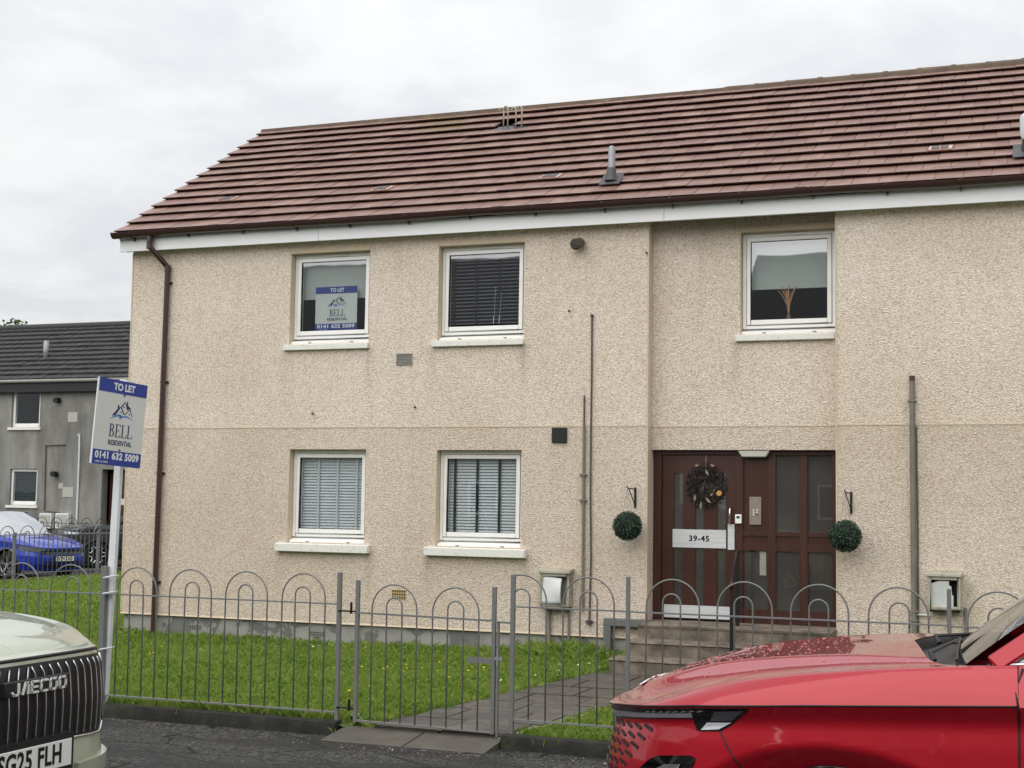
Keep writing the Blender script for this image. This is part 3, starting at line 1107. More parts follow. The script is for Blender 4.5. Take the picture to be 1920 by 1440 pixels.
arc_u = [(GYc + (GR + 0.006) * math.cos(a), GZ + (GR + 0.006) * math.sin(a) * 1.05) for a in np.linspace(math.pi * 0.97, 2 * math.pi, 11)]
mbu.grid([[(x, y, z) for y, z in arc_u] for x in (-0.07, -0.068, 0.068, 0.07)])
uni = mbu.mesh('gutter_union', M['gutter'], True)
for x in (-10.4, -6.4, -2.75, 1.2):
    o = link('gutter_union', uni, gut)
    o.location = (x, 0, sag(x))
# downpipe with swan-neck
dx = onY(282, 450, FF - 0.05).x
p0 = Vector((dx, FF - 0.066, GZ - 0.05))
p1 = Vector((dx, FF - 0.066, GZ - 0.21))
xe = onY(314, 510, FY - 0.05).x
p2 = Vector((xe, FY - 0.05, GZ - 0.47))
xb = onY(287, 1188, FY - 0.05).x
p3 = Vector((xb, FY - 0.05, 0.02))
dp = obj('downpipe', MB().tube([p0, p1, p1 + (p2 - p1) * 0.06, p1 + (p2 - p1) * 0.95, p2, p2 + Vector((0, 0, -0.06)), p3], 0.036, 12), M['gutter'], house, smooth=True, angle=50)
for a, bq in ((p0, p0 + Vector((0, 0, -0.1))), (p1 + Vector((0, 0, 0.04)), p1 + Vector((0, 0, -0.03))), (p2 + Vector((0, 0, 0.02)), p2 + Vector((0, 0, -0.07)))):
    obj('pipe_socket', MB().tube([a, bq], 0.042, 12), M['gutter'], dp, smooth=True, angle=50)
for z in (4.72, 3.38, 2.16, 0.72):
    t = (p2.z - z) / (p2.z - p3.z)
    xx = p2.x + (p3.x - p2.x) * t
    mb = MB().tube([(xx, FY - 0.05, z - 0.014), (xx, FY - 0.05, z + 0.014)], 0.041, 12)
    mb.box(xx - 0.06, xx + 0.06, FY - 0.02, FY - 0.004, z - 0.014, z + 0.014)
    obj('pipe_clip', mb, M['gutter'], dp)

# ---------------------------------------------------------------- windows
def ring(mb, x0, x1, z0, z1, wl, wr, wt, wb, y0, y1):
    mb.box(x0, x0 + wl, y0, y1, z0, z1)
    mb.box(x1 - wr, x1, y0, y1, z0, z1)
    mb.box(x0 + wl, x1 - wr, y0, y1, z1 - wt, z1)
    mb.box(x0 + wl, x1 - wr, y0, y1, z0, z0 + wb)


PANE = {}


def window(key, sill_over, sill_h, sill_out, right_over=None, par=None, label=None):
    x0, x1, z0, z1, y = WIN[key]
    par = par or house
    fy = y + 0.11
    g = 0.004
    sub = 0.075
    mb = MB()
    ring(mb, x0 + g, x1 - g, z0 + sub, z1 - g, 0.048, 0.048, 0.05, 0.04, fy, fy + 0.07)
    w = obj('window', mb, M['upvc'], par, bevel=0.004)
    if label:
        w['label'] = label
    # black gasket line, opening sash proud of the frame
    mb = MB()
    ring(mb, x0 + 0.05, x1 - 0.05, z0 + sub + 0.042, z1 - 0.052, 0.005, 0.005, 0.005, 0.005, fy - 0.004, fy + 0.05)
    obj('gasket', mb, M['gasket'], w)
    mb = MB()
    sx0, sx1, sz0, sz1 = x0 + 0.055, x1 - 0.055, z0 + sub + 0.047, z1 - 0.058
    ring(mb, sx0, sx1, sz0, sz1, 0.046, 0.046, 0.046, 0.055, fy - 0.014, fy + 0.05)
    obj('sash', mb, M['upvc'], w, bevel=0.004)
    px = (sx0 + 0.046, sx1 - 0.046, sz0 + 0.055, sz1 - 0.046)
    mb = MB()
    ring(mb, px[0] - 0.001, px[1] + 0.001, px[2] - 0.001, px[3] + 0.001, 0.006, 0.006, 0.006, 0.006, fy - 0.006, fy + 0.03)
    obj('glazing_bead', mb, M['gasket'], w)
    mb = MB().add([(px[0], fy + 0.008, px[2]), (px[1], fy + 0.008, px[2]), (px[1], fy + 0.008, px[3]), (px[0], fy + 0.008, px[3])], [(0, 1, 2, 3)])
    obj('pane', mb, M['glass'], w, fix=False)
    # sub-sill with drain caps, trickle vent
    mb = MB().hexa([(x0 + g, y + 0.03, z0 + 0.002), (x1 - g, y + 0.03, z0 + 0.002), (x1 - g, fy + 0.1, z0 + 0.002), (x0 + g, fy + 0.1, z0 + 0.002),
                    (x0 + g, y + 0.03, z0 + 0.03), (x1 - g, y + 0.03, z0 + 0.03), (x1 - g, fy + 0.07, z0 + sub - 0.002), (x0 + g, fy + 0.07, z0 + sub - 0.002)])
    obj('sub_sill', mb, M['upvc'], w, bevel=0.003)
    for t in (0.25, 0.78):
        xx = x0 + (x1 - x0) * t
        obj('drain_cap', MB().box(xx - 0.02, xx + 0.02, y + 0.022, y + 0.03, z0 + 0.012, z0 + 0.022), M['ventg'], w)
    xm = x0 + (x1 - x0) * 0.55
    obj('trickle_vent', MB().box(xm - 0.14, xm + 0.14, fy - 0.012, fy, z1 - 0.044, z1 - 0.02), M['upvc'], w, bevel=0.004)
    ro = sill_over if right_over is None else right_over
    obj('sill', MB().hexa([(x0 - sill_over, y - sill_out, z0 - sill_h), (x1 + ro, y - sill_out, z0 - sill_h), (x1 + ro, y + 0.09, z0 - sill_h), (x0 - sill_over, y + 0.09, z0 - sill_h),
                           (x0 - sill_over, y - sill_out, z0 - 0.012), (x1 + ro, y - sill_out, z0 - 0.012), (x1 + ro, y + 0.09, z0 + 0.001), (x0 - sill_over, y + 0.09, z0 + 0.001)]),
        M['sill'], w, bevel=0.006)
    PANE[key] = (*px, fy + 0.008)
    return w


window('u1', 0.065, 0.082, 0.05, 0.012, label='upper window with a letting poster')
window('u2', 0.065, 0.082, 0.05, 0.012)
window('u3', 0.05, 0.082, 0.05, 0.0)
window('l1', 0.14, 0.11, 0.085, 0.085)
window('l2', 0.12, 0.11, 0.085, 0.08)
window('r1', 0.10, 0.095, 0.05)
window('r2', 0.12, 0.11, 0.085)


# ---------------------------------------------------------------- blinds (things hanging inside the windows)
def venetian(key, label, mslat, mtape, pitch, tapes, tilt_deg, drop=1.0, dy=0.10, top=0.0, tw=0.03):
    x0, x1, z0, z1, y = PANE[key]
    x0 -= 0.03
    x1 += 0.03
    yb = y + dy
    t = thing('venetian_blind', label, 'blind', ((x0 + x1) / 2, yb, z0), group='venetian blinds inside the windows')
    obj('headrail', MB().box(x0, x1, yb - 0.03, yb + 0.03, z1 - top - 0.01, z1 - top + 0.05), mslat, t)
    mb = MB()
    w = 0.046
    c, s_ = math.cos(R(tilt_deg)), math.sin(R(tilt_deg))
    pr = []
    for u in np.linspace(-1, 1, 5):
        yy = u * w / 2
        hh = 0.004 * (1 - u * u)
        pr.append((yy * c - hh * s_, yy * s_ + hh * c))
    pts = pr + [(a, b - 0.0025) for a, b in reversed(pr)]
    mb.grid([[(x, a, b) for a, b in pts + pts[:1]] for x in (x0 - (x0 + x1) / 2, x1 - (x0 + x1) / 2)])
    me = mb.mesh('slat', mslat)
    z = z1 - top - 0.03
    while z > z0 - 0.02 + (1 - drop):
        o = link('slat', me, t)
        o.location = ((x0 + x1) / 2, yb, z)
        o.rotation_euler = (rng.normal(0, 0.02), rng.normal(0, 0.0016), 0)
        z -= pitch
    for f in tapes:
        xx = x0 + (x1 - x0) * f
        obj('ladder_tape', MB().box(xx - tw / 2, xx + tw / 2, yb - 0.031, yb - 0.029, z0 - 0.02, z1 - top), mtape, t)
    return t, yb


venetian('l1', 'white slatted blind with white tapes in lower window nearest the downpipe', M['blindw'], M['tapew'], 0.037, (0.03, 0.285, 0.57, 0.86), 52, dy=0.07)
venetian('l2', 'white slatted blind with three bold black tapes in lower window', M['blindw'], M['tapek'], 0.037, (0.115, 0.42, 0.72), 50, dy=0.07, tw=0.034)
vt, yb = venetian('u2', 'dark charcoal slatted blind in upper middle window', M['blindk'], M['tapek'], 0.045, (0.08, 0.37, 0.68), 30, dy=0.08, top=0.06, tw=0.02)
x0, x1, z0, z1, y = PANE['u2']
for f, zt in ((0.62, 0.5), (0.70, 0.42)):
    xx = x0 + (x1 - x0) * f
    obj('cord', MB().tube([(xx + 0.02, yb - 0.035, z0 + zt), (xx, yb - 0.037, z0 + 0.05)], 0.002, 5), M['tapew'], vt)
    obj('cord_tassel', MB().tube([(xx, yb - 0.037, z0 + 0.13), (xx - 0.003, yb - 0.037, z0 + 0.03)], 0.006, 6), M['tapew'], vt)


def roller(key, frac, label):
    x0, x1, z0, z1, y = PANE[key]
    x0 -= 0.03
    x1 += 0.03
    zb = z1 - (z1 - z0) * frac
    t = thing('roller_blind', label, 'blind', ((x0 + x1) / 2, y + 0.09, zb), group='roller blinds inside the windows')
    obj('fabric', MB().box(x0, x1, y + 0.09, y + 0.092, zb + 0.02, z1 + 0.04), M['roller'], t)
    obj('bottom_bar', MB().box(x0, x1, y + 0.084, y + 0.098, zb, zb + 0.022), M['roller'], t)
    obj('roller_tube', MB().tube([(x0, y + 0.1, z1 + 0.05), (x1, y + 0.1, z1 + 0.05)], 0.022, 10), M['roller'], t)


roller('u1', 0.53, 'pale roller blind half lowered behind the letting poster in the window')
roller('u3', 0.60, 'grey roller blind half lowered in window above the entrance')
# a second pleat behind the poster window
# dried reeds on the sill of the window above the entrance
x0, x1, z0, z1, y = PANE['u3']
rx = onY(1480, 590, y + 0.1).x
rt = thing('reed_vase', 'spray of dried tan reeds in a small vase on the inside sill', 'vase', (rx, y + 0.06, z0 - 0.02))
obj('vase', MB().lathe([(0.0, 0), (0.03, 0), (0.035, 0.03), (0.02, 0.07), (0.018, 0.1)], 12, 'z', (rx, y + 0.06, z0 - 0.02)), plain('vase_glaze', S(120, 92, 66), 0.4), rt, smooth=True)
mreed = plain('dried_reed', S(196, 152, 112), 0.8, var=0.2)
for i in range(12):
    a = rng.uniform(-0.62, 0.62)
    L = rng.uniform(0.27, 0.37)
    b0 = Vector((rx, y + 0.06, z0 + 0.05))
    pts = [b0, b0 + Vector((a * 0.10 * L, rng.normal(0, 0.01), L * 0.4)), b0 + Vector((a * 0.42 * L, rng.normal(0, 0.012), L * 0.8)), b0 + Vector((a * 0.72 * L, rng.normal(0, 0.015), L))]
    obj('reed', MB().tube(pts, [0.004, 0.005, 0.006, 0.003], 5), mreed, rt)
obj('inside_sill', MB().box(x0 - 0.05, x1 + 0.05, y + 0.03, y + 0.14, z0 - 0.03, z0 - 0.021), M['upvc'], house)

# ---------------------------------------------------------------- letting board artwork (flat print built as thin raised shapes)
M['blue'] = plain('print_blue', S(40, 62, 146), 0.4, var=0.05)
M['navy'] = plain('print_navy', S(38, 52, 92), 0.45, var=0.05)
M['sky_blue'] = plain('print_light_blue', S(58, 122, 186), 0.45, var=0.05)
M['white_print'] = plain('print_white', S(226, 228, 228), 0.45, var=0.03)
M['board'] = plain('sign_board', S(214, 214, 210), 0.45, var=0.04, scale=4)


def arc_band(cx, cz, rx, rz, tx, tz, a0, a1, n=14):
    """polygon strip between two ellipses"""
    o = [(cx + rx * math.cos(a), cz + rz * math.sin(a)) for a in np.linspace(a0, a1, n)]
    i = [(cx + (rx - tx) * math.cos(a), cz + (rz - tz) * math.sin(a)) for a in np.linspace(a0, a1, n)]
    return [[o[k], o[k + 1], i[k + 1], i[k]] for k in range(n - 1)]


def glyph(ch):
    bx = lambda a, b, c, d: [(a, c), (b, c), (b, d), (a, d)]
    st = [bx(.12, .27, 0, 1), bx(.02, .37, 0, .045), bx(.02, .37, .955, 1)]
    if ch == 'L':
        return st + [bx(.27, .74, 0, .045), [(.66, .04), (.75, 0), (.78, .30), (.75, .30)]], .80
    if ch == 'E':
        return st + [bx(.27, .74, 0, .045), [(.66, .04), (.75, 0), (.78, .28), (.75, .28)], bx(.27, .70, .955, 1), [(.62, .96), (.71, 1), (.73, .76), (.70, .76)],
                     bx(.27, .55, .485, .53), bx(.53, .56, .38, .64)], .82
    if ch == 'B':
        p = st + arc_band(.36, .76, .29, .24, .15, .075, -math.pi / 2, math.pi / 2) + arc_band(.38, .265, .35, .265, .16, .075, -math.pi / 2, math.pi / 2)
        return p + [bx(.27, .37, .955, 1), bx(.27, .39, .485, .53), bx(.27, .39, 0, .045)], .80


def put_polys(name, polys, Mx, mat, parent, lift=0.0, th=0.0012):
    mb = MB()
    for pl in polys:
        n = len(pl)
        vs = [Mx @ Vector((p[0], p[1], lift)) for p in pl] + [Mx @ Vector((p[0], p[1], lift + th)) for p in pl]
        fs = [tuple(range(n)), tuple(reversed(range(n, 2 * n)))] + [(i, (i + 1) % n, (i + 1) % n + n, i + n) for i in range(n)]
        mb.add(vs, fs)
    return obj(name, mb, mat, parent)


def put_text(txt, Mx, x, z, size, mat, parent, bold=0.0, sx=1.0, name='lettering', lift=0.002, space=1.0):
    me = text_mesh(txt, size, 0.0008, bold, sx, space=space)
    me.transform(Mx @ Matrix.Translation((x, z, lift)))
    me.materials.clear()
    me.materials.append(mat)
    return obj(name, me, None, parent)


EMB = dict(
    navy=[[(365, 608), (452, 486), (492, 458), (424, 592)], [(444, 500), (444, 440), (466, 446), (466, 480)],
          [(488, 462), (540, 383), (552, 392), (498, 474)], [(540, 383), (640, 474), (600, 486), (578, 500), (552, 400)],
          [(572, 420), (572, 372), (588, 376), (588, 432)], [(496, 462), (548, 560), (538, 574), (490, 478)],
          [(625, 478), (672, 584), (662, 584), (618, 492)], [(628, 478), (562, 572), (548, 566), (616, 486)],
          [(490, 530), (504, 530), (504, 552), (490, 552)], [(614, 545), (628, 545), (628, 566), (614, 566)], [(524, 450), (538, 450), (538, 476), (524, 476)]],
    light=[[(346, 660), (400, 606), (470, 572), (476, 600), (410, 620)], [(470, 572), (530, 592), (520, 612), (492, 652), (474, 604)],
           [(530, 592), (600, 584), (684, 634), (600, 602), (520, 612)]])


def poster(root, Mx, w, h, panel_name, th=0.006, band_cols=True):
    obj(panel_name, MB().add([Mx @ Vector(p) for p in [(-w / 2, -h / 2, -th), (w / 2, -h / 2, -th), (w / 2, h / 2, -th), (-w / 2, h / 2, -th), (-w / 2, -h / 2, 0), (w / 2, -h / 2, 0), (w / 2, h / 2, 0), (-w / 2, h / 2, 0)]],
                             [(3, 2, 1, 0), (4, 5, 6, 7), (0, 1, 5, 4), (1, 2, 6, 5), (2, 3, 7, 6), (3, 0, 4, 7)]), M['board'], root)
    sq = lambda a, b, c, d: [(a, c), (b, c), (b, d), (a, d)]
    put_polys('blue_band', [sq(-w / 2, w / 2, h * 0.345, h / 2)], Mx, M['blue'], root, 0.0005)
    put_polys('blue_band', [sq(-w / 2, w / 2, -h / 2, -h * 0.33)], Mx, M['blue'], root, 0.0005)
    put_text('TO LET', Mx, 0.02 * w, h * 0.418, h * 0.112, M['white_print'], root, 0.0045 * h, 0.95)
    put_text('0141 632 5009', Mx, 0, -h * 0.393, h * 0.112, M['white_print'], root, 0.0045 * h, 0.98 * w / h / 0.78, space=1.06)
    put_text('LARN 2310007', Mx, -w * 0.31, -h * 0.47, h * 0.034, M['white_print'], root, 0.0, 1.0)
    # serif name
    ht = h * 0.15
    x = 0
    polys = []
    for ch in 'BELL':
        g, adv = glyph(ch)
        polys += [[((p[0] + x) * ht * 0.80, p[1] * ht) for p in pl] for pl in g]
        x += adv * 1.02
    tot = x * ht * 0.80
    polys = [[(p[0] - tot / 2 + 0.03 * w, p[1] - h * 0.165) for p in pl] for pl in polys]
    put_polys('lettering', polys, Mx, M['navy'], root, 0.0006)
    put_text('RESIDENTIAL', Mx, 0.03 * w, -h * 0.235, h * 0.082, M['navy'], root, 0.0008 * h, 0.80 * w / h / 0.78)
    f = lambda p: ((p[0] - 515) / 330 * 0.47 * w + 0.02 * w, (512 - p[1]) / 275 * 0.225 * h + h * 0.155)
    put_polys('house_emblem', [[f(p) for p in pl] for pl in EMB['navy']], Mx, M['navy'], root, 0.0006)
    put_polys('swoosh_emblem', [[f(p) for p in pl] for pl in EMB['light']], Mx, M['sky_blue'], root, 0.0008)


# poster inside the upper window
y = PANE['u1'][4] + 0.02
X0, X1, Z0, Z1 = rect(592.5, 539, 668.5, 619.5, y)
pw = thing('letting_poster', 'blue and white letting poster standing inside the upper left window', 'poster', ((X0 + X1) / 2, y, Z0))
poster(pw, frame_mat(((X0 + X1) / 2, y, (Z0 + Z1) / 2), (1, 0, 0), (0, 0, 1)), X1 - X0, Z1 - Z0, 'panel', 0.003)

# ---------------------------------------------------------------- entrance
DY = 16.60


def prect(x0, y0, x1, y1, Y):
    a, b, c, d = rect(x0, y0, x1, y1, Y)
    return a, b, c, d


dx0, dx1 = X_B0 + 0.0, X_B1 + 0.0
dz0, dz1 = 0.50, 2.485
fr = MB()
xl0 = onY(1226, 1000, DY).x
xlf = onY(1241, 1000, DY).x
xm0, xm1 = onY(1379, 1000, DY).x, onY(1392, 1000, DY).x
xr = dx1 - 0.003
D0 = DY
zt = onY(1400, 853, DY).z
# outer frame
fr.box(X_B0 + 0.004, xlf, D0 - 0.03, D0 + 0.08, dz0, dz1)
fr.box(xm0, xm1, D0 - 0.02, D0 + 0.08, dz0, zt)
fr.box(xlf, xr, D0 - 0.03, D0 + 0.08, zt, dz1)
fr.box(onY(1562, 1000, DY).x, xr, D0 - 0.02, D0 + 0.08, dz0, zt)
door_set = obj('entrance_frame', fr, M['timber'], house, bevel=0.004)
# leaf
gx = [(1263, 1280), (1303, 1319.5), (1344, 1360.5)]
gx = [(onY(a, 1000, DY).x, onY(b, 1000, DY).x) for a, b in gx]
zg1, zg0 = onY(1300, 887, DY).z, onY(1300, 1133, DY).z
lf = MB()
xa = xlf + 0.004
xb2 = xm0 - 0.004
zl0, zl1 = dz0 + 0.02, zt - 0.004
edges = [xa] + [v for p in gx for v in p] + [xb2]
for i in range(0, len(edges), 2):
    lf.box(edges[i], edges[i + 1], D0, D0 + 0.05, zl0, zl1)
for a, b2 in gx:
    lf.box(a, b2, D0, D0 + 0.05, zg1, zl1)
    lf.box(a, b2, D0, D0 + 0.05, zl0, zg0)
door = obj('door', lf, M['timber2'], house)
for a, b2 in gx:
    obj('pane', MB().add([(a, D0 + 0.022, zg0), (b2, D0 + 0.022, zg0), (b2, D0 + 0.022, zg1), (a, D0 + 0.022, zg1)], [(0, 1, 2, 3)]), M['doorglass'], door, fix=False)
a, b2, c0, c1 = rect(1261, 992, 1361, 1028.5, DY - 0.01)
npl = obj('number_plate', MB().box(a, b2, D0 - 0.006, D0 - 0.001, c0, c1), M['steel'], door, bevel=0.001)
put_text('39-45', frame_mat(((a + b2) / 2, D0 - 0.0065, (c0 + c1) / 2), (1, 0, 0), (0, 0, 1)), 0, 0, 0.092, M['black'], door, 0.0025, 1.05, 'number_lettering', 0.001, 1.12)
for sx in (0.08, 0.36, 0.66, 0.94):
    for zz in (c0 + 0.015, c1 - 0.015):
        obj('screw', MB().lathe([(0, -0.002), (0.004, -0.002), (0.005, 0)], 8, 'y', (a + (b2 - a) * sx, D0 - 0.006, zz)), M['galv'], door)
a, b2, c0, c1 = rect(1244.5, 1133, 1372, 1170.5, DY - 0.01)
obj('kick_plate', MB().box(a, b2 - 0.01, D0 - 0.005, D0 - 0.001, zl0 + 0.01, c1), M['steel'], door, bevel=0.001)
a, b2, c0, c1 = rect(1364.5, 983, 1377, 1031, DY - 0.01)
obj('lock_plate', MB().box(a, min(b2, xb2), D0 - 0.008, D0 - 0.001, c0, c1), M['steel'], door, bevel=0.001)
p, q = onY(1370.5, 953, DY), onY(1369.5, 981, DY)
obj('pull_handle', MB().tube([(p.x, D0, p.z), (p.x, D0 - 0.05, p.z), (p.x, D0 - 0.06, p.z - 0.02), (q.x, D0 - 0.06, q.z + 0.02), (q.x, D0 - 0.05, q.z), (q.x, D0, q.z)], 0.011, 10), M['chrome'], door, smooth=True)
a, b2, c0, c1 = rect(1379, 964.5, 1391, 982, DY - 0.03)
ks = obj('key_safe', MB().box(a, b2, D0 - 0.06, D0 - 0.02, c0, c1), M['upvc'], house, bevel=0.008, seg=3)
obj('shutter', MB().box(a + 0.018, b2 - 0.018, D0 - 0.063, D0 - 0.059, c1 - 0.045, c1 - 0.018), M['blackp'], ks, bevel=0.004)
# glazed screen: members and panels
cols = [(xm1, onY(1393.5, 1000, DY).x, onY(1440, 1000, DY).x), None, None]
c1a, c1b = onY(1394, 1000, DY).x, onY(1440.5, 1000, DY).x
c2a, c2b = onY(1454.5, 1000, DY).x, onY(1500, 1000, DY).x
c3a, c3b = onY(1514.5, 1000, DY).x, onY(1561, 1000, DY).x
zz = lambda py, px=1480: onY(px, py, DY).z
z_top, z_u0 = zz(855), zz(998)
z_m1, z_m0 = zz(1006), zz(1020)
z_l1, z_l0 = zz(1034), zz(1145)
z_b1, z_b0 = zz(1160), zz(1180)
scr = MB()
xs_m = [(xm1, c1a), (c1b, c2a), (c2b, c3a), (c3b, onY(1562, 1000, DY).x)]
for a, b2 in xs_m:
    scr.box(a, b2, D0 - 0.012, D0 + 0.07, dz0 + 0.004, zt)
for a, b2 in ((c1a, c1b), (c2a, c2b), (c3a, c3b)):
    for zlo, zhi in ((z_top, zt), (z_m1, z_u0), (z_l1, z_m0), (z_b1, z_l0), (dz0 + 0.004, z_b0)):
        scr.box(a, b2, D0 - 0.006, D0 + 0.06, zlo, zhi)
screen = obj('glazed_screen', scr, M['timber'], house)
for a, b2 in ((c1a, c1b), (c2a, c2b), (c3a, c3b)):
    obj('panel', MB().box(a, b2, D0 + 0.012, D0 + 0.03, z_m0, z_m1), M['timber2'], screen)
    obj('panel', MB().box(a, b2, D0 + 0.012, D0 + 0.03, z_b0, z_b1), M['timber2'], screen)
    obj('pane', MB().add([(a, D0 + 0.02, z_l0), (b2, D0 + 0.02, z_l0), (b2, D0 + 0.02, z_l1), (a, D0 + 0.02, z_l1)], [(0, 1, 2, 3)]), M['doorglass'], screen, fix=False)
for a, b2 in ((c2a, c2b), (c3a, c3b)):
    obj('pane', MB().add([(a, D0 + 0.02, z_u0), (b2, D0 + 0.02, z_u0), (b2, D0 + 0.02, z_top), (a, D0 + 0.02, z_top)], [(0, 1, 2, 3)]), M['doorglass'], screen, fix=False)
obj('panel', MB().box(c1a, c1b, D0 + 0.012, D0 + 0.03, z_u0, z_top), M['timber2'], screen)
a, b2, c0, c1 = rect(1405, 931.5, 1427, 984, DY - 0.01)
ic = obj('intercom', MB().box(a, b2, D0 - 0.008, D0 + 0.012, c0, c1), plain('intercom_plate', S(150, 140, 128), 0.4, 0.4), house, bevel=0.002)
for i in range(2):
    for j in range(3):
        bx_, bz_ = a + (b2 - a) * (0.36 + 0.3 * i), c0 + (c1 - c0) * (0.53 - 0.085 * j)
        obj('call_button', MB().lathe([(0, -0.004), (0.008, -0.004), (0.009, 0)], 10, 'y', (bx_, D0 - 0.008, bz_)), M['blackp'] if (i, j) == (1, 2) else M['upvc'], ic)
obj('speaker_grille', MB().lathe([(0, -0.002), (0.022, -0.002), (0.023, 0)], 16, 'y', ((a + b2) / 2, D0 - 0.008, c0 + (c1 - c0) * 0.84)), M['ventg'], ic)
a, b2, c0, c1 = rect(1424.5, 1034, 1436.5, 1079, DY + 0.015)
obj('notice_sheet', MB().box(a, b2, D0 + 0.014, D0 + 0.018, c0, c1), plain('glass_dimmed_paper', S(150, 148, 136), 0.8), screen)  # dimming by the glass is painted into the sheet's grey
# bulkhead light under the lintel
a, b2, c0, c1 = rect(1381, 843, 1442, 856, DY - 0.15)
bl = MB().hexa([(a + 0.05, 16.50, dz1 - 0.078), (b2 - 0.05, 16.50, dz1 - 0.078), (b2 - 0.05, 16.565, dz1 - 0.078), (a + 0.05, 16.565, dz1 - 0.078),
                (a, 16.49, dz1 + 0.0), (b2, 16.49, dz1 + 0.0), (b2, 16.568, dz1 + 0.0), (a, 16.568, dz1 + 0.0)])
obj('bulkhead_light', bl, plain('opal_diffuser', S(206, 204, 192), 0.5, var=0.03), house, bevel=0.014, seg=3)
# stairwell behind
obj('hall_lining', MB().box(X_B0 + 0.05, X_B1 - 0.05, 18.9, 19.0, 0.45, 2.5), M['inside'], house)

# ---------------------------------------------------------------- steps
sr = MB()
st_x0, st_x1 = X_B0 + 0.012, X_B1 + 1.0
steps = thing('entrance_steps', 'three worn concrete steps rising to the brown entrance door', 'steps', (-3.4, 15.8, 0))
for i, (yf, zt_, x0, x1) in enumerate(((15.28, 0.165, -4.72, -1.7), (15.62, 0.33, -4.62, -1.7))):
    mb = MB()
    xs = np.linspace(x0, x1, 26)
    yb_ = (15.62, 15.96)[i] + 0.02
    G = []
    for x in xs:
        e = rng.normal(0, 0.004)
        G.append([(x, yf + 0.012, -0.1), (x, yf + 0.006 + e, zt_ - 0.03), (x, yf + e, zt_ - 0.028), (x, yf - 0.012 + e, zt_ - 0.02 + e * 0.3), (x, yf + 0.005 + e, zt_ + e * 0.4), (x, yb_, zt_ + 0.004), (x, yb_, -0.1)])
    mb.grid(G)
    mb.add(G[0], [tuple(range(7))])
    mb.add(G[-1], [tuple(reversed(range(7)))])
    obj('step', mb, M['step'], steps, smooth=True, angle=40)
mb = MB()
G = []
for x in np.linspace(X_B0 + 0.004, X_B1 - 0.004, 22):
    e = rng.normal(0, 0.004)
    G.append([(x, 15.96, -0.1), (x, 15.965 + e, 0.455), (x, 15.955 + e, 0.46), (x, 15.95 + e, 0.485), (x, 15.975, 0.497 + e * .4), (x, 16.66, 0.5), (x, 16.66, -0.1)])
mb.grid(G)
mb.add(G[0], [tuple(range(7))])
mb.add(G[-1], [tuple(reversed(range(7)))])
obj('threshold', mb, M['step'], steps, smooth=True, angle=40)
# black handrail
hr = thing('handrail', 'black metal handrail standing on the entrance steps', 'handrail', (-3.5, 15.7, 0))
b1 = onY(1383, 1040, 16.2)
xh = b1.x
f1 = onY(1373, 1090, 15.5)
obj('post', MB().box(xh - 0.02, xh + 0.02, 16.18, 16.22, 0.49, b1.z), M['black'], hr, bevel=0.003)
obj('post', MB().box(f1.x - 0.02, f1.x + 0.02, 15.46, 15.50, 0.16, f1.z), M['black'], hr, bevel=0.003)
obj('top_rail', MB().tube([(xh, 16.3, b1.z + 0.03), (xh, 16.18, b1.z + 0.02), (f1.x, 15.5, f1.z + 0.01), (f1.x - 0.005, 15.42, f1.z - 0.06)], 0.02, 10), M['black'], hr, smooth=True)


# ---------------------------------------------------------------- wall fittings (parts of the block)
def louvre(x0, y0, x1, y1, mat, n, name, Y=FY, dark=None):
    a, b2, c0, c1 = rect(x0, y0, x1, y1, Y)
    mb = MB()
    ring(mb, a, b2, c0, c1, 0.012, 0.012, 0.012, 0.012, Y - 0.014, Y + 0.002)
    mb.box(a + 0.012, b2 - 0.012, Y - 0.003, Y + 0.0, c0 + 0.012, c1 - 0.012)
    v = obj(name, mb, mat, house)
    for i in range(n):
        z = c0 + 0.014 + (c1 - c0 - 0.028) * (i + 0.5) / n
        obj('louvre', MB().hexa([(a + 0.012, Y - 0.012, z - 0.006), (b2 - 0.012, Y - 0.012, z - 0.006), (b2 - 0.012, Y - 0.004, z), (a + 0.012, Y - 0.004, z),
                                 (a + 0.012, Y - 0.011, z - 0.003), (b2 - 0.012, Y - 0.011, z - 0.003), (b2 - 0.012, Y - 0.004, z + 0.004), (a + 0.012, Y - 0.004, z + 0.004)]), mat, v)
    return v


louvre(744, 663.5, 773, 684, M['ventg'], 6, 'wall_vent')
a, b2, c0, c1 = rect(1036, 802, 1063.5, 830, FY)
bv = obj('black_vent', MB().box(a, b2, FY - 0.03, FY, c0, c1), M['blackp'], house, bevel=0.006)
a, b2, c0, c1 = rect(735, 1105, 761, 1124, FY)
ab = obj('air_brick', MB().box(a, b2, FY - 0.006, FY + 0.01, c0, c1), M['yellowv'], house)
for i in range(6):
    for j in range(3):
        xx, z_ = a + (b2 - a) * (i + 0.5) / 6, c0 + (c1 - c0) * (j + 0.5) / 3
        obj('air_hole', MB().box(xx - 0.009, xx + 0.009, FY - 0.0075, FY - 0.0055, z_ - 0.011, z_ + 0.011), M['indark'], ab)
for px_ in (595, 365):
    a = onY(px_, 1178, FY + 0.03).x
    ab = obj('air_brick', MB().box(a - 0.1, a + 0.1, FY + 0.024, FY + 0.04, 0.12, 0.185), M['ventg'], house)
    for i in range(7):
        for j in range(2):
            xx = a - 0.085 + i * 0.0283
            obj('air_hole', MB().box(xx - 0.008, xx + 0.008, FY + 0.0225, FY + 0.0245, 0.13 + j * 0.026, 0.147 + j * 0.026), M['indark'], ab)
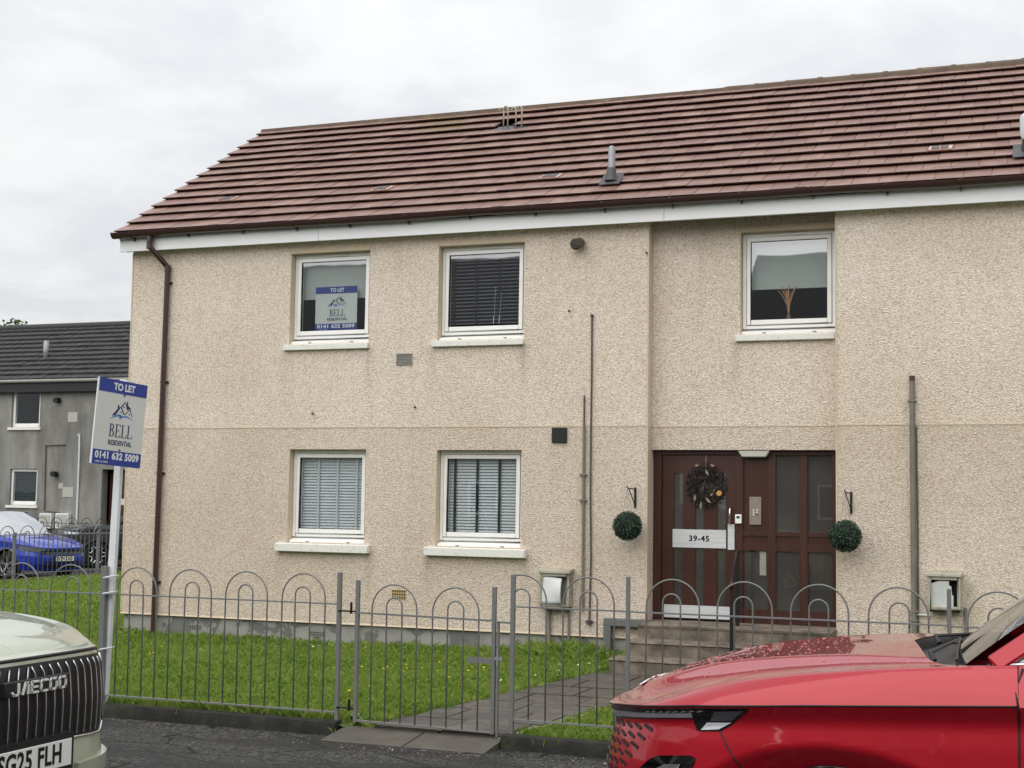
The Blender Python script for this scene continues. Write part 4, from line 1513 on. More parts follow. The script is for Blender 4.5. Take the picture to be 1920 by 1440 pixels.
# security lamp head under the eaves
p = onY(1085, 458, FY - 0.06)
sl = obj('wall_lamp', MB().tube([(p.x + 0.02, FY, p.z + 0.03), (p.x + 0.015, FY - 0.05, p.z + 0.02), (p.x - 0.01, FY - 0.10, p.z), (p.x - 0.015, FY - 0.14, p.z - 0.012)], [0.04, 0.062, 0.066, 0.07], 14), plain('bronze_lamp', S(92, 78, 64), 0.4), house, smooth=True, angle=50)
obj('lamp_lens', MB().lathe([(0.0, -0.142), (0.055, -0.141), (0.06, -0.138)], 16, 'y', (p.x - 0.015, FY, p.z - 0.012)), M['blackp'], sl)


def conduit(pts, r, mat, name='conduit', clips=(), n=8):
    P = [onY(x, y, FY - r - 0.008) for x, y in pts]
    o = obj(name, MB().tube(P, r, n), mat, house, smooth=True, angle=50)
    for (x, y) in clips:
        q = onY(x, y, FY)
        obj('clip', MB().box(q.x - 0.045, q.x + 0.045, FY - 2 * r - 0.012, FY, q.z - 0.008, q.z + 0.008), mat, o)
    return o


conduit([(1095.5, 741), (1095, 800)], 0.010, M['cable'])
conduit([(1095.2, 799), (1094, 930), (1093, 1050), (1093, 1144)], 0.018, M['conduit'], clips=[(1094.5, 890), (1094, 938)])
cb = conduit([(1110, 592), (1109.5, 700), (1108, 800), (1107, 930), (1108, 1050), (1106, 1120), (1105, 1166)], 0.011, M['cable'], 'cable', clips=[(1106, 1165)])
p = onY(1110, 592, FY - 0.02)
obj('cable_gland', MB().tube([(p.x, FY, p.z), (p.x, FY - 0.035, p.z)], 0.02, 10), M['cable'], cb)
p = onY(1105, 1166, FY - 0.02)
obj('earth_clamp', MB().box(p.x - 0.02, p.x + 0.02, FY - 0.05, FY, p.z - 0.03, p.z + 0.02), M['lead'], cb)
rc = conduit([(1710, 706), (1711, 820), (1712.5, 1000), (1714.5, 1195)], 0.029, M['conduit'], clips=[(1710.5, 752), (1715, 1146), (1715, 1163)])
p = onY(1710, 708, FY - 0.044)
obj('pipe_cap', MB().tube([(p.x, p.y, p.z - 0.03), (p.x, p.y, p.z + 0.02)], 0.031, 10), plain('brown_cap', S(74, 56, 48), 0.5), rc)
conduit([(1718, 800), (1721, 1000), (1722, 1190)], 0.008, M['cable'], 'cable')
# small nails and stubs
for q in ((587, 775), (779, 763), (1068, 583), (1213, 474)):
    p = onY(*q, FY)
    obj('wall_stub', MB().tube([(p.x, FY + 0.01, p.z), (p.x, FY - 0.03, p.z - 0.004)], 0.012, 8), M['lead'], house)


def meter_box(x0, y0, x1, y1, name_lbl, broken):
    a, b2, c0, c1 = rect(x0, y0, x1, y1, FY - 0.04)
    Y0, Y1 = FY - 0.15, FY - 0.001
    body = MB()
    ring(body, a, b2, c0, c1, 0.03, 0.03, 0.04, 0.03, Y0, Y1)
    body.box(a + 0.03, b2 - 0.03, Y1 - 0.02, Y1, c0 + 0.03, c1 - 0.04)
    m_ = obj('meter_box', body, M['meterb'], house, bevel=0.006)
    m_['label'] = name_lbl
    obj('box_lid', MB().hexa([(a - 0.012, Y0 - 0.02, c1 - 0.004), (b2 + 0.012, Y0 - 0.02, c1 - 0.004), (b2 + 0.012, FY, c1 + 0.004), (a - 0.012, FY, c1 + 0.004),
                              (a - 0.012, Y0 - 0.018, c1 + 0.03), (b2 + 0.012, Y0 - 0.018, c1 + 0.03), (b2 + 0.012, FY, c1 + 0.055), (a - 0.012, FY, c1 + 0.055)]), M['meterb'], m_, bevel=0.005)
    # warped cover sheet
    if broken == 'left':
        G = []
        for i in range(9):
            row = []
            for j in range(9):
                u, v = i / 8, j / 8
                xx = a + 0.03 + u * (b2 - a - 0.12)
                z_ = c0 + 0.03 + v * (c1 - c0 - 0.07) - (0.02 * u * v)
                yy = Y0 - 0.006 - 0.05 * (u ** 2) * math.sin(v * 2.6 + 0.3) + 0.02 * (v ** 2)
                row.append((xx, yy, z_))
            G.append(row)
        o = obj('cover', MB().grid(G), M['meterw'], m_, smooth=True, fix=False)
        s_ = o.modifiers.new('thick', 'SOLIDIFY')
        s_.thickness = 0.004
    else:
        G = []
        n = 44
        for i in range(n + 1):
            u = i / n
            xx = a + 0.03 + u * (b2 - a - 0.06) * 0.84
            top = c1 - 0.05 - 0.03 * (1 - min(1, u * 3)) - (0.05 if u > 0.8 else 0) - (0.10 if u > 0.93 else 0)
            row = [(xx, Y0 + 0.03 - 0.008 * (i % 2) - 0.02 * u, c0 + 0.03 + (top - c0 - 0.03) * v) for v in (0, 0.5, 1)]
            G.append(row)
        o = obj('cover', MB().grid(G), M['meterw'], m_, fix=False)
        s_ = o.modifiers.new('thick', 'SOLIDIFY')
        s_.thickness = 0.004
        obj('void', MB().box(a + 0.03, b2 - 0.03, Y1 - 0.026, Y1 - 0.021, c0 + 0.03, c1 - 0.04), M['indark'], m_)
    obj('box_foot', MB().box(a + 0.015, b2 - 0.015, Y0 + 0.02, Y1, c0 - 0.03, c0 - 0.001), M['indark'], m_)
    return m_, a, b2, c0


_, ma, mb_, mc = meter_box(1018, 1073, 1072, 1138, 'weathered meter box with warped white cover', 'left')
conduit([(1030, 1138), (1029, 1215)], 0.022, M['conduit'])
conduit([(1067, 1136), (1066, 1215)], 0.016, M['conduit'])
_, ma, mb_, mc = meter_box(1741, 1079, 1803, 1143, 'broken meter box with torn ribbed cover', 'right')
conduit([(1810, 1140), (1811, 1195)], 0.018, M['conduit'])
conduit([(1716, 1152), (1744, 1154)], 0.012, M['meterw'])
# grey boxed duct turning down beside the door
p0, p1 = onY(1140, 1166, FY - 0.05), onY(1222, 1160, FY - 0.05)
zc_ = p0.z
dk = MB().box(p0.x - 0.045, X_B0 + 0.03, FY - 0.10, FY - 0.001, zc_ - 0.045, zc_ + 0.045)
dk.box(p0.x - 0.045, p0.x + 0.045, FY - 0.098, FY + 0.028, -0.05, zc_ - 0.045)
obj('boxed_duct', dk, M['duct'], house, bevel=0.008)

# ---------------------------------------------------------------- roof furniture
def roof_pt(px, py):
    x, s = special(px, py)
    return x, s


x, s = roof_pt(1147, 345)
vp = obj('vent_pipe', MB().tube([rp3(x, s, 0.02), Vector(rp3(x, s, 0.02)) + Vector((0, 0, 0.42)), Vector(rp3(x, s, 0.02)) + Vector((0, 0, 0.45))], [0.043, 0.043, 0.03], 14), M['galv'], house, smooth=True, angle=50)
obj('lead_slate', MB().hexa([rp3(x - 0.13, s - 0.12, 0.036), rp3(x + 0.13, s - 0.12, 0.036), rp3(x + 0.13, s + 0.16, 0.06), rp3(x - 0.13, s + 0.16, 0.06),
                             rp3(x - 0.13, s - 0.12, 0.045), rp3(x + 0.13, s - 0.12, 0.045), rp3(x + 0.13, s + 0.16, 0.07), rp3(x - 0.13, s + 0.16, 0.07)]), M['lead'], vp)
p = Vector(rp3(x, s, 0.04))
obj('lead_collar', MB().lathe([(0.085, 0.0), (0.065, 0.06), (0.057, 0.15), (0.053, 0.16)], 16, 'z', p), M['lead'], vp, smooth=True)
# goosenecks
gn = thing('cable_goosenecks', 'four hooked cable goosenecks rising through a gap in the roof tiles', 'pipes', rp3(hx, hs, 0))
for i, (px_, pt) in enumerate(((943, 203), (951, 202), (966, 204), (977, 200))):
    xx, ss = special(px_, 240)
    b0 = Vector(rp3(xx, ss, -0.03))
    H = 0.30 + 0.02 * (i % 2)
    path_ = [b0, b0 + Vector((0.005, 0, H - 0.03))]
    for a_ in np.linspace(0, math.pi * 1.15, 8):
        path_.append(b0 + Vector((-0.032 + 0.032 * math.cos(a_), 0, H + 0.032 * math.sin(a_))))
    obj('gooseneck', MB().tube(path_, 0.011, 8), plain('gooseneck_metal', S(176, 170, 150), 0.5, 0.3), gn, smooth=True)
xx, ss = special(958, 240)
obj('lead_tray', MB().hexa([rp3(xx - 0.24, ss - 0.10, -0.03), rp3(xx + 0.24, ss - 0.10, -0.03), rp3(xx + 0.24, ss + 0.14, -0.03), rp3(xx - 0.24, ss + 0.14, -0.03),
                            rp3(xx - 0.24, ss - 0.10, 0.0), rp3(xx + 0.24, ss - 0.10, 0.0), rp3(xx + 0.24, ss + 0.14, -0.01), rp3(xx - 0.24, ss + 0.14, -0.01)]), M['lead'], gn)
# flue at the right edge
x, s = roof_pt(1930, 290)
p = Vector(rp3(x, s, 0.03))
fl = obj('flue', MB().lathe([(0.09, 0.0), (0.075, 0.1), (0.07, 0.16)], 20, 'z', p), M['blackp'], house, smooth=True, angle=40)
obj('flue_cowl', MB().lathe([(0.07, 0.14), (0.095, 0.20), (0.095, 0.40), (0.05, 0.44), (0.0, 0.44)], 20, 'z', p), M['cowl'], fl, smooth=True, angle=40)
obj('lead_slate', MB().hexa([rp3(x - 0.17, s - 0.18, 0.038), rp3(x + 0.17, s - 0.18, 0.038), rp3(x + 0.17, s + 0.16, 0.066), rp3(x - 0.17, s + 0.16, 0.066),
                             rp3(x - 0.17, s - 0.18, 0.047), rp3(x + 0.17, s - 0.18, 0.047), rp3(x + 0.17, s + 0.16, 0.076), rp3(x - 0.17, s + 0.16, 0.076)]), M['lead'], fl)

# ---------------------------------------------------------------- topiary balls, brackets, wreath
k = NM('topiary_leaf')
r = k.n('ShaderNodeNewGeometry').outputs['Random Per Island']
k.set(Base_Color=k.ramp(r, [(0.0, S(18, 40, 30)), (0.6, S(36, 66, 46)), (1.0, S(62, 92, 62))]), Roughness=0.5)
M['leaf'] = k.m


def topiary(px_, py_, rad, label):
    Y = FY - 0.24
    c = onY(px_, py_, Y)
    t = thing('topiary_ball', label, 'topiary ball', (c.x, c.y, c.z - rad), group='topiary balls beside the entrance')
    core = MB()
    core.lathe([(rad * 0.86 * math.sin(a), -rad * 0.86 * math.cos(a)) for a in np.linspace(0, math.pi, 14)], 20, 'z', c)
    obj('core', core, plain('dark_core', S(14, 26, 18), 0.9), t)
    n = 2600
    d = rng.normal(size=(n, 3))
    d /= np.linalg.norm(d, axis=1)[:, None]
    mb = MB()
    for q in d:
        q = Vector(q)
        rr = rad * rng.uniform(0.86, 1.0)
        u = q.orthogonal().normalized()
        u.rotate(Matrix.Rotation(rng.uniform(0, 6.28), 3, q))
        w = q.cross(u)
        up = (q + u * rng.normal(0, 0.7)).normalized()
        L, W = rng.uniform(0.016, 0.026), rng.uniform(0.005, 0.008)
        b0 = c + q * (rr - 0.012)
        tip = b0 + (u * 0.7 + q * rng.uniform(0.2, 1.0)).normalized() * L
        mid = (b0 + tip) / 2
        mb.add([b0, mid + w * W, tip, mid - w * W], [(0, 1, 2, 3)])
    f = obj('leaves', mb, M['leaf'], t, fix=False)
    tag(f, kind='stuff')
    return c


def bracket(px_, py0, py1, c, rad, label, side=-1):
    a = onY(px_, py0, FY)
    b2 = onY(px_, py1, FY)
    t = thing('hanging_bracket', label, 'bracket', (a.x, FY, b2.z), group='basket brackets beside the entrance')
    obj('wall_plate', MB().box(a.x - 0.012, a.x + 0.012, FY - 0.014, FY - 0.001, b2.z, a.z), M['black'], t)
    tip = Vector((c.x, c.y, a.z - 0.01))
    obj('arm', MB().tube([(a.x, FY - 0.01, a.z - 0.02), tip, tip + Vector((0, -0.02, 0.012)), tip + Vector((0, -0.026, 0.03))], 0.007, 8), M['black'], t)
    obj('strut', MB().tube([(a.x, FY - 0.01, b2.z + 0.03), tip + Vector((0, 0.04, -0.005))], 0.006, 8), M['black'], t)
    for s_ in (-0.05, 0.0, 0.05):
        obj('chain', MB().tube([tip + Vector((0, -0.01, 0)), c + Vector((s_, 0, rad * 0.93))], 0.0022, 5), M['galv'], t)


c = topiary(1176.5, 986, 0.178, 'dark green topiary ball hanging left of the entrance door')
bracket(1191.5, 914, 952, c, 0.178, 'black basket bracket on the wall left of the entrance')
c = topiary(1585, 1005, 0.184, 'dark green topiary ball hanging right of the entrance door')
bracket(1596, 922, 963, c, 0.184, 'black basket bracket on the wall right of the entrance')

wc = onY(1322, 912, DY - 0.05)
wt = thing('door_wreath', 'dark twig wreath with dried leaves and orange slice hung on the door', 'wreath', (wc.x, DY - 0.05, wc.z - 0.25))
mb = MB()
for i in range(600):
    a = rng.uniform(0, 2 * math.pi)
    rr = 0.155 + rng.normal(0, 0.045)
    p = wc + Vector((math.cos(a) * rr, rng.normal(0, 0.018), math.sin(a) * rr * 1.08))
    t_ = Vector((-math.sin(a), 0, math.cos(a)))
    o_ = Vector((math.cos(a), 0, math.sin(a)))
    d = (t_ * rng.choice([-1, 1]) * rng.uniform(0.4, 1) + o_ * rng.normal(0.15, 0.55) + Vector((0, -rng.uniform(0, 0.5), 0))).normalized()
    L, W = rng.uniform(0.05, 0.11), rng.uniform(0.004, 0.012)
    s_ = d.cross(Vector((0, 1, 0.2))).normalized() * W
    mb.add([p - d * L / 2, p + s_, p + d * L / 2, p - s_], [(0, 1, 2, 3)])
k = NM('wreath_leaf')
r = k.n('ShaderNodeNewGeometry').outputs['Random Per Island']
k.set(Base_Color=k.ramp(r, [(0.0, S(16, 14, 14)), (0.7, S(38, 30, 28)), (0.9, S(62, 50, 44)), (1.0, S(96, 82, 70))]), Roughness=0.7)
o = obj('twigs', mb, k.m, wt, fix=False)
tag(o, kind='stuff')
ring_pts = [wc + Vector((math.cos(a) * 0.145, 0.0, math.sin(a) * 0.155)) for a in np.linspace(0, 2 * math.pi, 25)]
obj('hoop', MB().tube(ring_pts, 0.010, 8, caps=False), plain('dark_twig', S(28, 22, 20), 0.9), wt)
mbe = plain('dried_beige_leaf', S(150, 132, 114), 0.7, var=0.3)
for q, L, ang in (((1303, 934), 0.09, 1.4), ((1328, 938), 0.10, 2.3), ((1334, 927), 0.05, 0.9), ((1314, 948), 0.11, 1.5), ((1326, 886), 0.09, 2.0), ((1306, 872), 0.06, 0.3), ((1336, 872), 0.06, 2.9)):
    p = onY(*q, DY - 0.1)
    d = Vector((math.cos(ang), 0, math.sin(ang)))
    s_ = Vector((-d.z, -0.2, d.x)) * 0.016
    mid = Vector((0, -0.012, 0))
    obj('dried_leaf', MB().add([p - d * L / 2, p + s_ + mid, p + d * L / 2, p - s_ + mid, p - d * L / 2 + Vector((0, 0.004, 0)), p + d * L / 2 + Vector((0, 0.004, 0))], [(0, 1, 2, 3)]), mbe, wt, fix=False)
p = onY(1348.5, 925, DY - 0.1)
obj('orange_slice', MB().lathe([(0, -0.008), (0.028, -0.008), (0.032, 0), (0.028, 0.006), (0, 0.006)], 18, 'y', p), plain('dried_orange', S(206, 150, 84), 0.5, var=0.15, scale=60), wt, smooth=True, angle=40)
obj('ribbon', MB().box(wc.x - 0.006, wc.x + 0.006, DY - 0.008, DY - 0.004, wc.z + 0.16, zt - 0.01), M['ventg'], wt)

# ================================================================== RAILINGS
FNY = 10.90
BR = 0.0069
SP = 0.1415


def hoop_me(name, rad, z_base, z_spring, r=BR, a0=0.0, a1=math.pi, left=True, right=True):
    pts = []
    if right:
        pts.append((rad, 0, z_base))
    for a in np.linspace(a0, a1, 17):
        pts.append((rad * math.cos(a), 0, z_spring + rad * math.sin(a)))
    if left:
        pts.append((-rad, 0, z_base))
    mb = MB().tube(pts, r, 7)
    return mb.mesh(name, M['rail'], True)


def rail_me(L, w=0.036, t=0.011):
    return MB().box(0, L, -w / 2, w / 2, -t / 2, t / 2).mesh('rail', M['rail'])


_hoops = {}


def railing(label, x0, x1, z_bot, z_top, z_hoop, centers, posts, fy=FNY, post_top=None, root_name='hoop_top_railing', group='hoop-top railing panels along the front'):
    t = thing(root_name, label, 'railing', ((x0 + x1) / 2, fy, z_bot - 0.1), group=group)
    for z in (z_bot, z_top):
        o = obj('rail', MB().box(x0, x1, fy - 0.018, fy + 0.018, z - 0.0055, z + 0.0055), M['rail'], t)
    key = (round(z_bot, 3), round(z_top, 3), round(z_hoop, 3))
    if key not in _hoops:
        _hoops[key] = (hoop_me('hoop', SP * 1.5, z_bot, z_hoop - SP * 1.5), hoop_me('hoop', SP * 0.5, z_bot, z_hoop - SP * 1.5 + 0.03))
    for c in centers:
        for me in _hoops[key]:
            o = link('hoop', me, t)
            o.location = (c, fy, 0)
            o.rotation_euler = (rng.normal(0, 0.008), rng.normal(0, 0.006), rng.normal(0, 0.03))
    for p, w, zt_ in posts:
        obj('post', MB().box(p - w / 2, p + w / 2, fy - w / 2, fy + w / 2, -0.2, zt_), M['rail'], t, bevel=0.002)
    return t


railing('grey hoop-top railing panel running off behind the green car', -10.53, -8.13, 0.085, 0.985, 1.235, [-8.48 - 0.566 * i for i in range(4)][::-1], [(-10.55, 0.032, 1.24)])
railing('grey hoop-top railing panel between the letting board and the gate', -8.11, -5.755, 0.09, 0.988, 1.232, [-7.765 + 0.56 * i for i in range(4)], [(-8.12, 0.052, 1.235), (-5.738, 0.034, 1.255)])
t = railing('short grey hoop-top railing panel just right of the gate', -4.155, -3.225, 0.135, 1.03, 1.285, [-3.53], [(-4.172, 0.034, 1.285), (-3.212, 0.03, 1.30)])
a_ = math.acos(-0.06 / 0.212)
o = link('hoop', hoop_me('hoop', SP * 1.5, 0.135, 1.285 - SP * 1.5, a1=a_, left=False), t)
o.location = (-4.10, FNY, 0)
o = link('hoop', hoop_me('hoop', SP * 0.5, 0.135, 1.03 + 0.072, a1=math.pi * 0.9, left=False), t)
o.location = (-4.10, FNY, 0)
railing('grey hoop-top railing panel in front of the door', -3.195, -0.825, 0.13, 1.028, 1.288, [-2.861 + 0.566 * i for i in range(4)], [(-0.81, 0.03, 1.29)])
railing('grey hoop-top railing panel right of the door, ending behind the red car', -0.795, 1.58, 0.13, 1.022, 1.28, [-0.468 + 0.566 * i for i in range(4)], [(1.6, 0.03, 1.28)])

# ---- gate
gz0, gz1, gzh = 0.035, 0.924, 1.172
gt = thing('garden_gate', 'closed grey hoop-top garden gate across the path', 'gate', (-4.94, FNY, -0.02))
g0, g1 = -5.565, -4.333
sag_g = 0.014
for x, zt_ in ((g0, 1.195), (g1, 1.18)):
    obj('stile', MB().box(x - 0.016, x + 0.016, FNY - 0.016, FNY + 0.016, gz0 - 0.012 - (sag_g if x == g1 else 0), zt_), M['rail'], gt, bevel=0.002)
for z in (gz0, gz1):
    obj('rail', MB().bar((g0 + 0.016, FNY, z), (g1 - 0.016, FNY, z - sag_g), 0.034, 0.014), M['rail'], gt)
ho, hi_ = hoop_me('hoop', SP * 1.45, gz0, gzh - SP * 1.45), hoop_me('hoop', SP * 0.5, gz0, gzh - SP * 1.45 + 0.025)
for c in (-5.225, -4.672):
    for me in (ho, hi_):
        o = link('hoop', me, gt)
        o.location = (c, FNY, -0.004 - 0.006 * (c > -5))
for z in (gz1 + 0.01, gz0 + 0.10):
    mb = MB().bar((-5.735, FNY - 0.01, z), (g0 - 0.012, FNY - 0.01, z), 0.03, 0.012)
    mb.tube([(g0 - 0.05, FNY - 0.02, z - 0.02), (g0 - 0.05, FNY - 0.02, z + 0.075)], 0.011, 8)
    obj('hinge', mb, M['black'], gt)
# latch frame: slam bar fixed to the right-hand post, padlock latch
mb = MB().bar((-4.30, FNY, 0.90), (-4.19, FNY, 0.90), 0.03, 0.014)
mb.bar((-4.30, FNY, -0.02), (-4.19, FNY, 0.0), 0.03, 0.014)
mb.bar((-4.295, FNY, -0.02), (-4.295, FNY, 0.905), 0.014, 0.03)
obj('latch_frame', mb, M['rail'], gt)
obj('latch', MB().box(-4.31, -4.25, FNY - 0.035, FNY - 0.018, 0.60, 0.625).tube([(-4.285, FNY - 0.04, 0.56), (-4.285, FNY - 0.04, 0.70)], 0.008, 8), M['galv'], gt)
obj('latch_plate', MB().box(-4.56, -4.35, FNY - 0.006, FNY + 0.006, 0.565, 0.61), M['rail'], gt)

# ================================================================== LETTING BOARD on its post
pt, pbm = onY(233, 712, 10.955), onY(199, 1250, 10.955)
ax = (pt - pbm).normalized()
lb = thing('letting_board', 'white post with blue and white letting board tied to the railings', 'sign', (pbm.x, 10.95, -0.05))
top, bot = pt, pbm - ax * 0.38
M['post'] = plain('white_painted_post', S(222, 224, 226), 0.5, var=0.08, scale=7, bump=0.2)
obj('post', MB().bar(bot, top, 0.07, 0.045, up=(0, 1, 0)), M['post'], lb, bevel=0.004)
# board stands at right angles to the railings, its face towards +X
cen = (onY(185, 707, 10.46) + onY(274.6, 724, 11.06) + onY(175, 869.6, 10.46) + onY(263, 875.5, 11.06)) / 4
ez = (onY(185, 707, 10.46) - onY(175, 869.6, 10.46)).normalized()
ex = (onY(274.6, 724, 11.06) - onY(185, 707, 10.46)).normalized()
ez = (ez - ex * ez.dot(ex)).normalized()
bw = (onY(274.6, 724, 11.06) - onY(185, 707, 10.46)).length
bh = (onY(185, 707, 10.46) - onY(175, 869.6, 10.46)).length
Mx = frame_mat(cen, ex, ez)
poster(lb, Mx, bw, bh, 'board', 0.008)
obj('board_edge', MB().add([Mx @ Vector(p) for p in [(-bw / 2 - 0.012, -bh / 2, -0.012), (-bw / 2, -bh / 2, -0.012), (-bw / 2, bh / 2, -0.012), (-bw / 2 - 0.012, bh / 2, -0.012),
                                                   (-bw / 2 - 0.012, -bh / 2, 0.003), (-bw / 2, -bh / 2, 0.003), (-bw / 2, bh / 2, 0.003), (-bw / 2 - 0.012, bh / 2, 0.003)]],
                           [(3, 2, 1, 0), (4, 5, 6, 7), (0, 1, 5, 4), (1, 2, 6, 5), (2, 3, 7, 6), (3, 0, 4, 7)]), M['post'], lb)
for zf in (0.335, -0.315):
    p = Mx @ Vector((0.03 * bw, zf * bh, 0.002))
    obj('bolt', MB().tube([p, p + (ex.cross(ez)) * 0.008], 0.009, 8), M['lead'], lb)
for py_ in (1082, 1112, 1217):
    q = onY(205 - (py_ - 1080) * 0.06, py_, 10.80)
    loop = [Vector((q.x - 0.02 + 0.062 * math.cos(a), 10.85 + 0.07 * math.sin(a), q.z + 0.012 * math.cos(a))) for a in np.linspace(0, 2 * math.pi, 15)]
    mb = MB().tube(loop, 0.006, 6, caps=False)
    mb.tube([loop[0], loop[0] + Vector((0.05, -0.05, 0.015))], 0.004, 5)
    obj('cable_tie', mb, M['post'], lb)

# ================================================================== GRASS
def in_path(x, y):
    l = -5.42 + 0.142 * (y - 10.98)
    a = (x > l) & (x < l + 1.24) & (y < 15.7)
    b2 = (y > 14.1) & (x > -4.75)
    c2 = (y < 11.02) & (x > -5.68) & (x < -4.22)
    return a | b2 | c2


def blades(name, label, x0, x1, y0, y1, dens, hmin, hmax, wmin, wmax, seed, keep=None, tall_wall=False, clump=None):
    g = np.random.default_rng(seed)
    n = int((x1 - x0) * (y1 - y0) * dens)
    x, y = g.uniform(x0, x1, n), g.uniform(y0, y1, n)
    if keep is not None:
        kk = keep(x, y)
        x, y = x[kk], y[kk]
    n = len(x)
    z = np.array([lawn_z(a, b2) for a, b2 in zip(x, y)])
    pat = 0.75 + 0.45 * (np.sin(x * 2.1 + 1.3 * np.sin(y * 1.7)) * np.sin(y * 2.6 + x * 0.7) * 0.5 + 0.5)
    h = g.uniform(hmin, hmax, n) * pat
    if tall_wall:
        h *= 1 + 1.1 * np.clip((y - 15.75) / 0.4, 0, 1) * g.uniform(0.2, 1, n) + 0.9 * np.clip((11.25 - y) / 0.3, 0, 1) * g.uniform(0, 1, n)
        near = np.exp(-((x + 5.6) / 0.8) ** 2 - ((y - 15.9) / 0.6) ** 2)
        h *= 1 + 1.3 * near
    w = g.uniform(wmin, wmax, n)
    a = g.uniform(0, 2 * np.pi, n)
    lean = np.abs(g.normal(0, 0.55, n))
    la = g.uniform(0, 2 * np.pi, n)
    V = np.zeros((n, 4, 3))
    dxy = np.stack([np.cos(a), np.sin(a)], 1) * (w / 2)[:, None]
    V[:, 0, :2] = np.stack([x, y], 1) - dxy
    V[:, 1, :2] = np.stack([x, y], 1) + dxy
    V[:, 0, 2] = V[:, 1, 2] = z - 0.01
    L = np.stack([np.cos(la), np.sin(la)], 1) * (h * lean)[:, None]
    V[:, 2, :2] = np.stack([x, y], 1) + L * 0.35 + dxy * 0.7
    V[:, 2, 2] = z + h * 0.6
    V[:, 3, :2] = np.stack([x, y], 1) + L
    V[:, 3, 2] = z + h * (1 - 0.25 * lean.clip(0, 1.5))
    me = bpy.data.meshes.new(name)
    me.vertices.add(n * 4)
    me.vertices.foreach_set('co', V.reshape(-1))
    idx = np.arange(n)[:, None] * 4
    fs = np.concatenate([idx + np.array([[0, 1, 2]]), idx + np.array([[0, 2, 3]])], 1).reshape(-1)
    me.loops.add(n * 6)
    me.loops.foreach_set('vertex_index', fs.astype(np.int32))
    me.polygons.add(n * 2)
    me.polygons.foreach_set('loop_start', np.arange(n * 2, dtype=np.int32) * 3)
    me.materials.append(M['grass'])
    me.update()
    me.validate()
    o = link(name, me)
    tag(o, label, 'grass', kind='stuff')
    return o


blades('grass', 'short damp lawn between the railings and the house', -12.6, -3.0, 10.93, 16.3, 2600, 0.035, 0.085, 0.004, 0.008, 3, lambda x, y: ~in_path(x, y), True)
blades('grass', 'rough lawn at the gable end reaching the far railings', -21.5, -12.6, 12.5, 33, 520, 0.05, 0.10, 0.008, 0.016, 4)
blades('grass', 'lawn edge in front of the railings on the left', -12.6, -9.6, 10.93, 12.5, 1200, 0.04, 0.08, 0.005, 0.009, 5)
# straggling weeds along the foot of the kerb and gate
blades('weeds', 'dry weeds growing along the foot of the kerb', -12, -2, 10.72, 10.79, 160, 0.03, 0.08, 0.004, 0.007, 6, lambda x, y: (np.sin(x * 3.1) + np.sin(x * 7.7) > 0.9))

# broad-leaved weeds at the foot of the wall and by the gate
k = NM('weed_leaf')
r = k.n('ShaderNodeNewGeometry').outputs['Random Per Island']
k.set(Base_Color=k.ramp(r, [(0.0, S(70, 104, 40)), (1.0, S(116, 150, 70))]), Roughness=0.55)
M['weed'] = k.m
for (wx, wy, wn_, wh, wl) in ((-5.02, 16.14, 16, 0.24, 'leafy green weed at the foot of the grey boxed duct'), (-6.35, 16.2, 14, 0.20, 'leafy weed against the plinth below the black vent'),
                              (-5.62, 11.05, 14, 0.16, 'ragged weed at the hinge post of the gate'), (-11.3, 16.2, 12, 0.14, 'low weed beside the foot of the downpipe')):
    t = thing('weed', wl, 'weed', (wx, wy, 0))
    for i in range(wn_):
        a = rng.uniform(0, 6.28)
        L = wh * rng.uniform(0.6, 1.1)
        el = rng.uniform(0.5, 1.25)
        d = Vector((math.cos(a) * math.cos(el), math.sin(a) * math.cos(el), math.sin(el)))
        s_ = Vector((-math.sin(a), math.cos(a), 0)) * L * 0.16
        b0 = Vector((wx + rng.normal(0, 0.04), wy + rng.normal(0, 0.02), -0.01))
        m1, m2, tip = b0 + d * L * 0.35, b0 + d * L * 0.7 + Vector((0, 0, -0.01)), b0 + d * L + Vector((0, 0, -0.05 * L / wh))
        obj('leaf', MB().add([b0, m1 + s_, m2 + s_ * 0.9, tip, m2 - s_ * 0.9, m1 - s_, m1, m2], [(0, 1, 6), (6, 1, 2, 7), (7, 2, 3), (0, 6, 5), (6, 7, 4, 5), (7, 3, 4)]), M['weed'], t, fix=False)

# loose grit and dead leaves along the kerb foot
mb = MB()
gg = np.random.default_rng(21)
for _ in range(420):
    x = gg.uniform(-10, -2.6)
    y = 10.76 - abs(gg.normal(0, 0.16)) - (0.4 if -5.7 < x < -4.2 else 0)
    z = road_z(y)
    s_ = gg.uniform(0.004, 0.013)
    a = gg.uniform(0, 6.28)
    c_, d_ = math.cos(a) * s_, math.sin(a) * s_
    mb.add([(x + c_, y + d_, z), (x - d_, y + c_, z), (x - c_, y - d_, z), (x + d_, y - c_, z), (x, y, z + s_ * gg.uniform(0.3, 1.0))], [(0, 1, 4), (1, 2, 4), (2, 3, 4), (3, 0, 4)])
k = NM('grit')
r = k.n('ShaderNodeNewGeometry').outputs['Random Per Island']
k.set(Base_Color=k.ramp(r, [(0.0, S(60, 56, 50)), (0.6, S(112, 106, 96)), (1.0, S(170, 160, 140))]), Roughness=0.9)
tag(obj('grit', mb, k.m, fix=False), 'loose grit scattered on the tarmac along the kerb', 'grit', kind='stuff')

# dandelions and daisies
k = NM('dandelion_yellow')
k.set(Base_Color=S(236, 214, 40), Roughness=0.6)
k2 = NM('daisy_white')
k2.set(Base_Color=S(240, 240, 226), Roughness=0.6)
k3 = NM('flower_stem')
k3.set(Base_Color=S(104, 138, 54), Roughness=0.7)


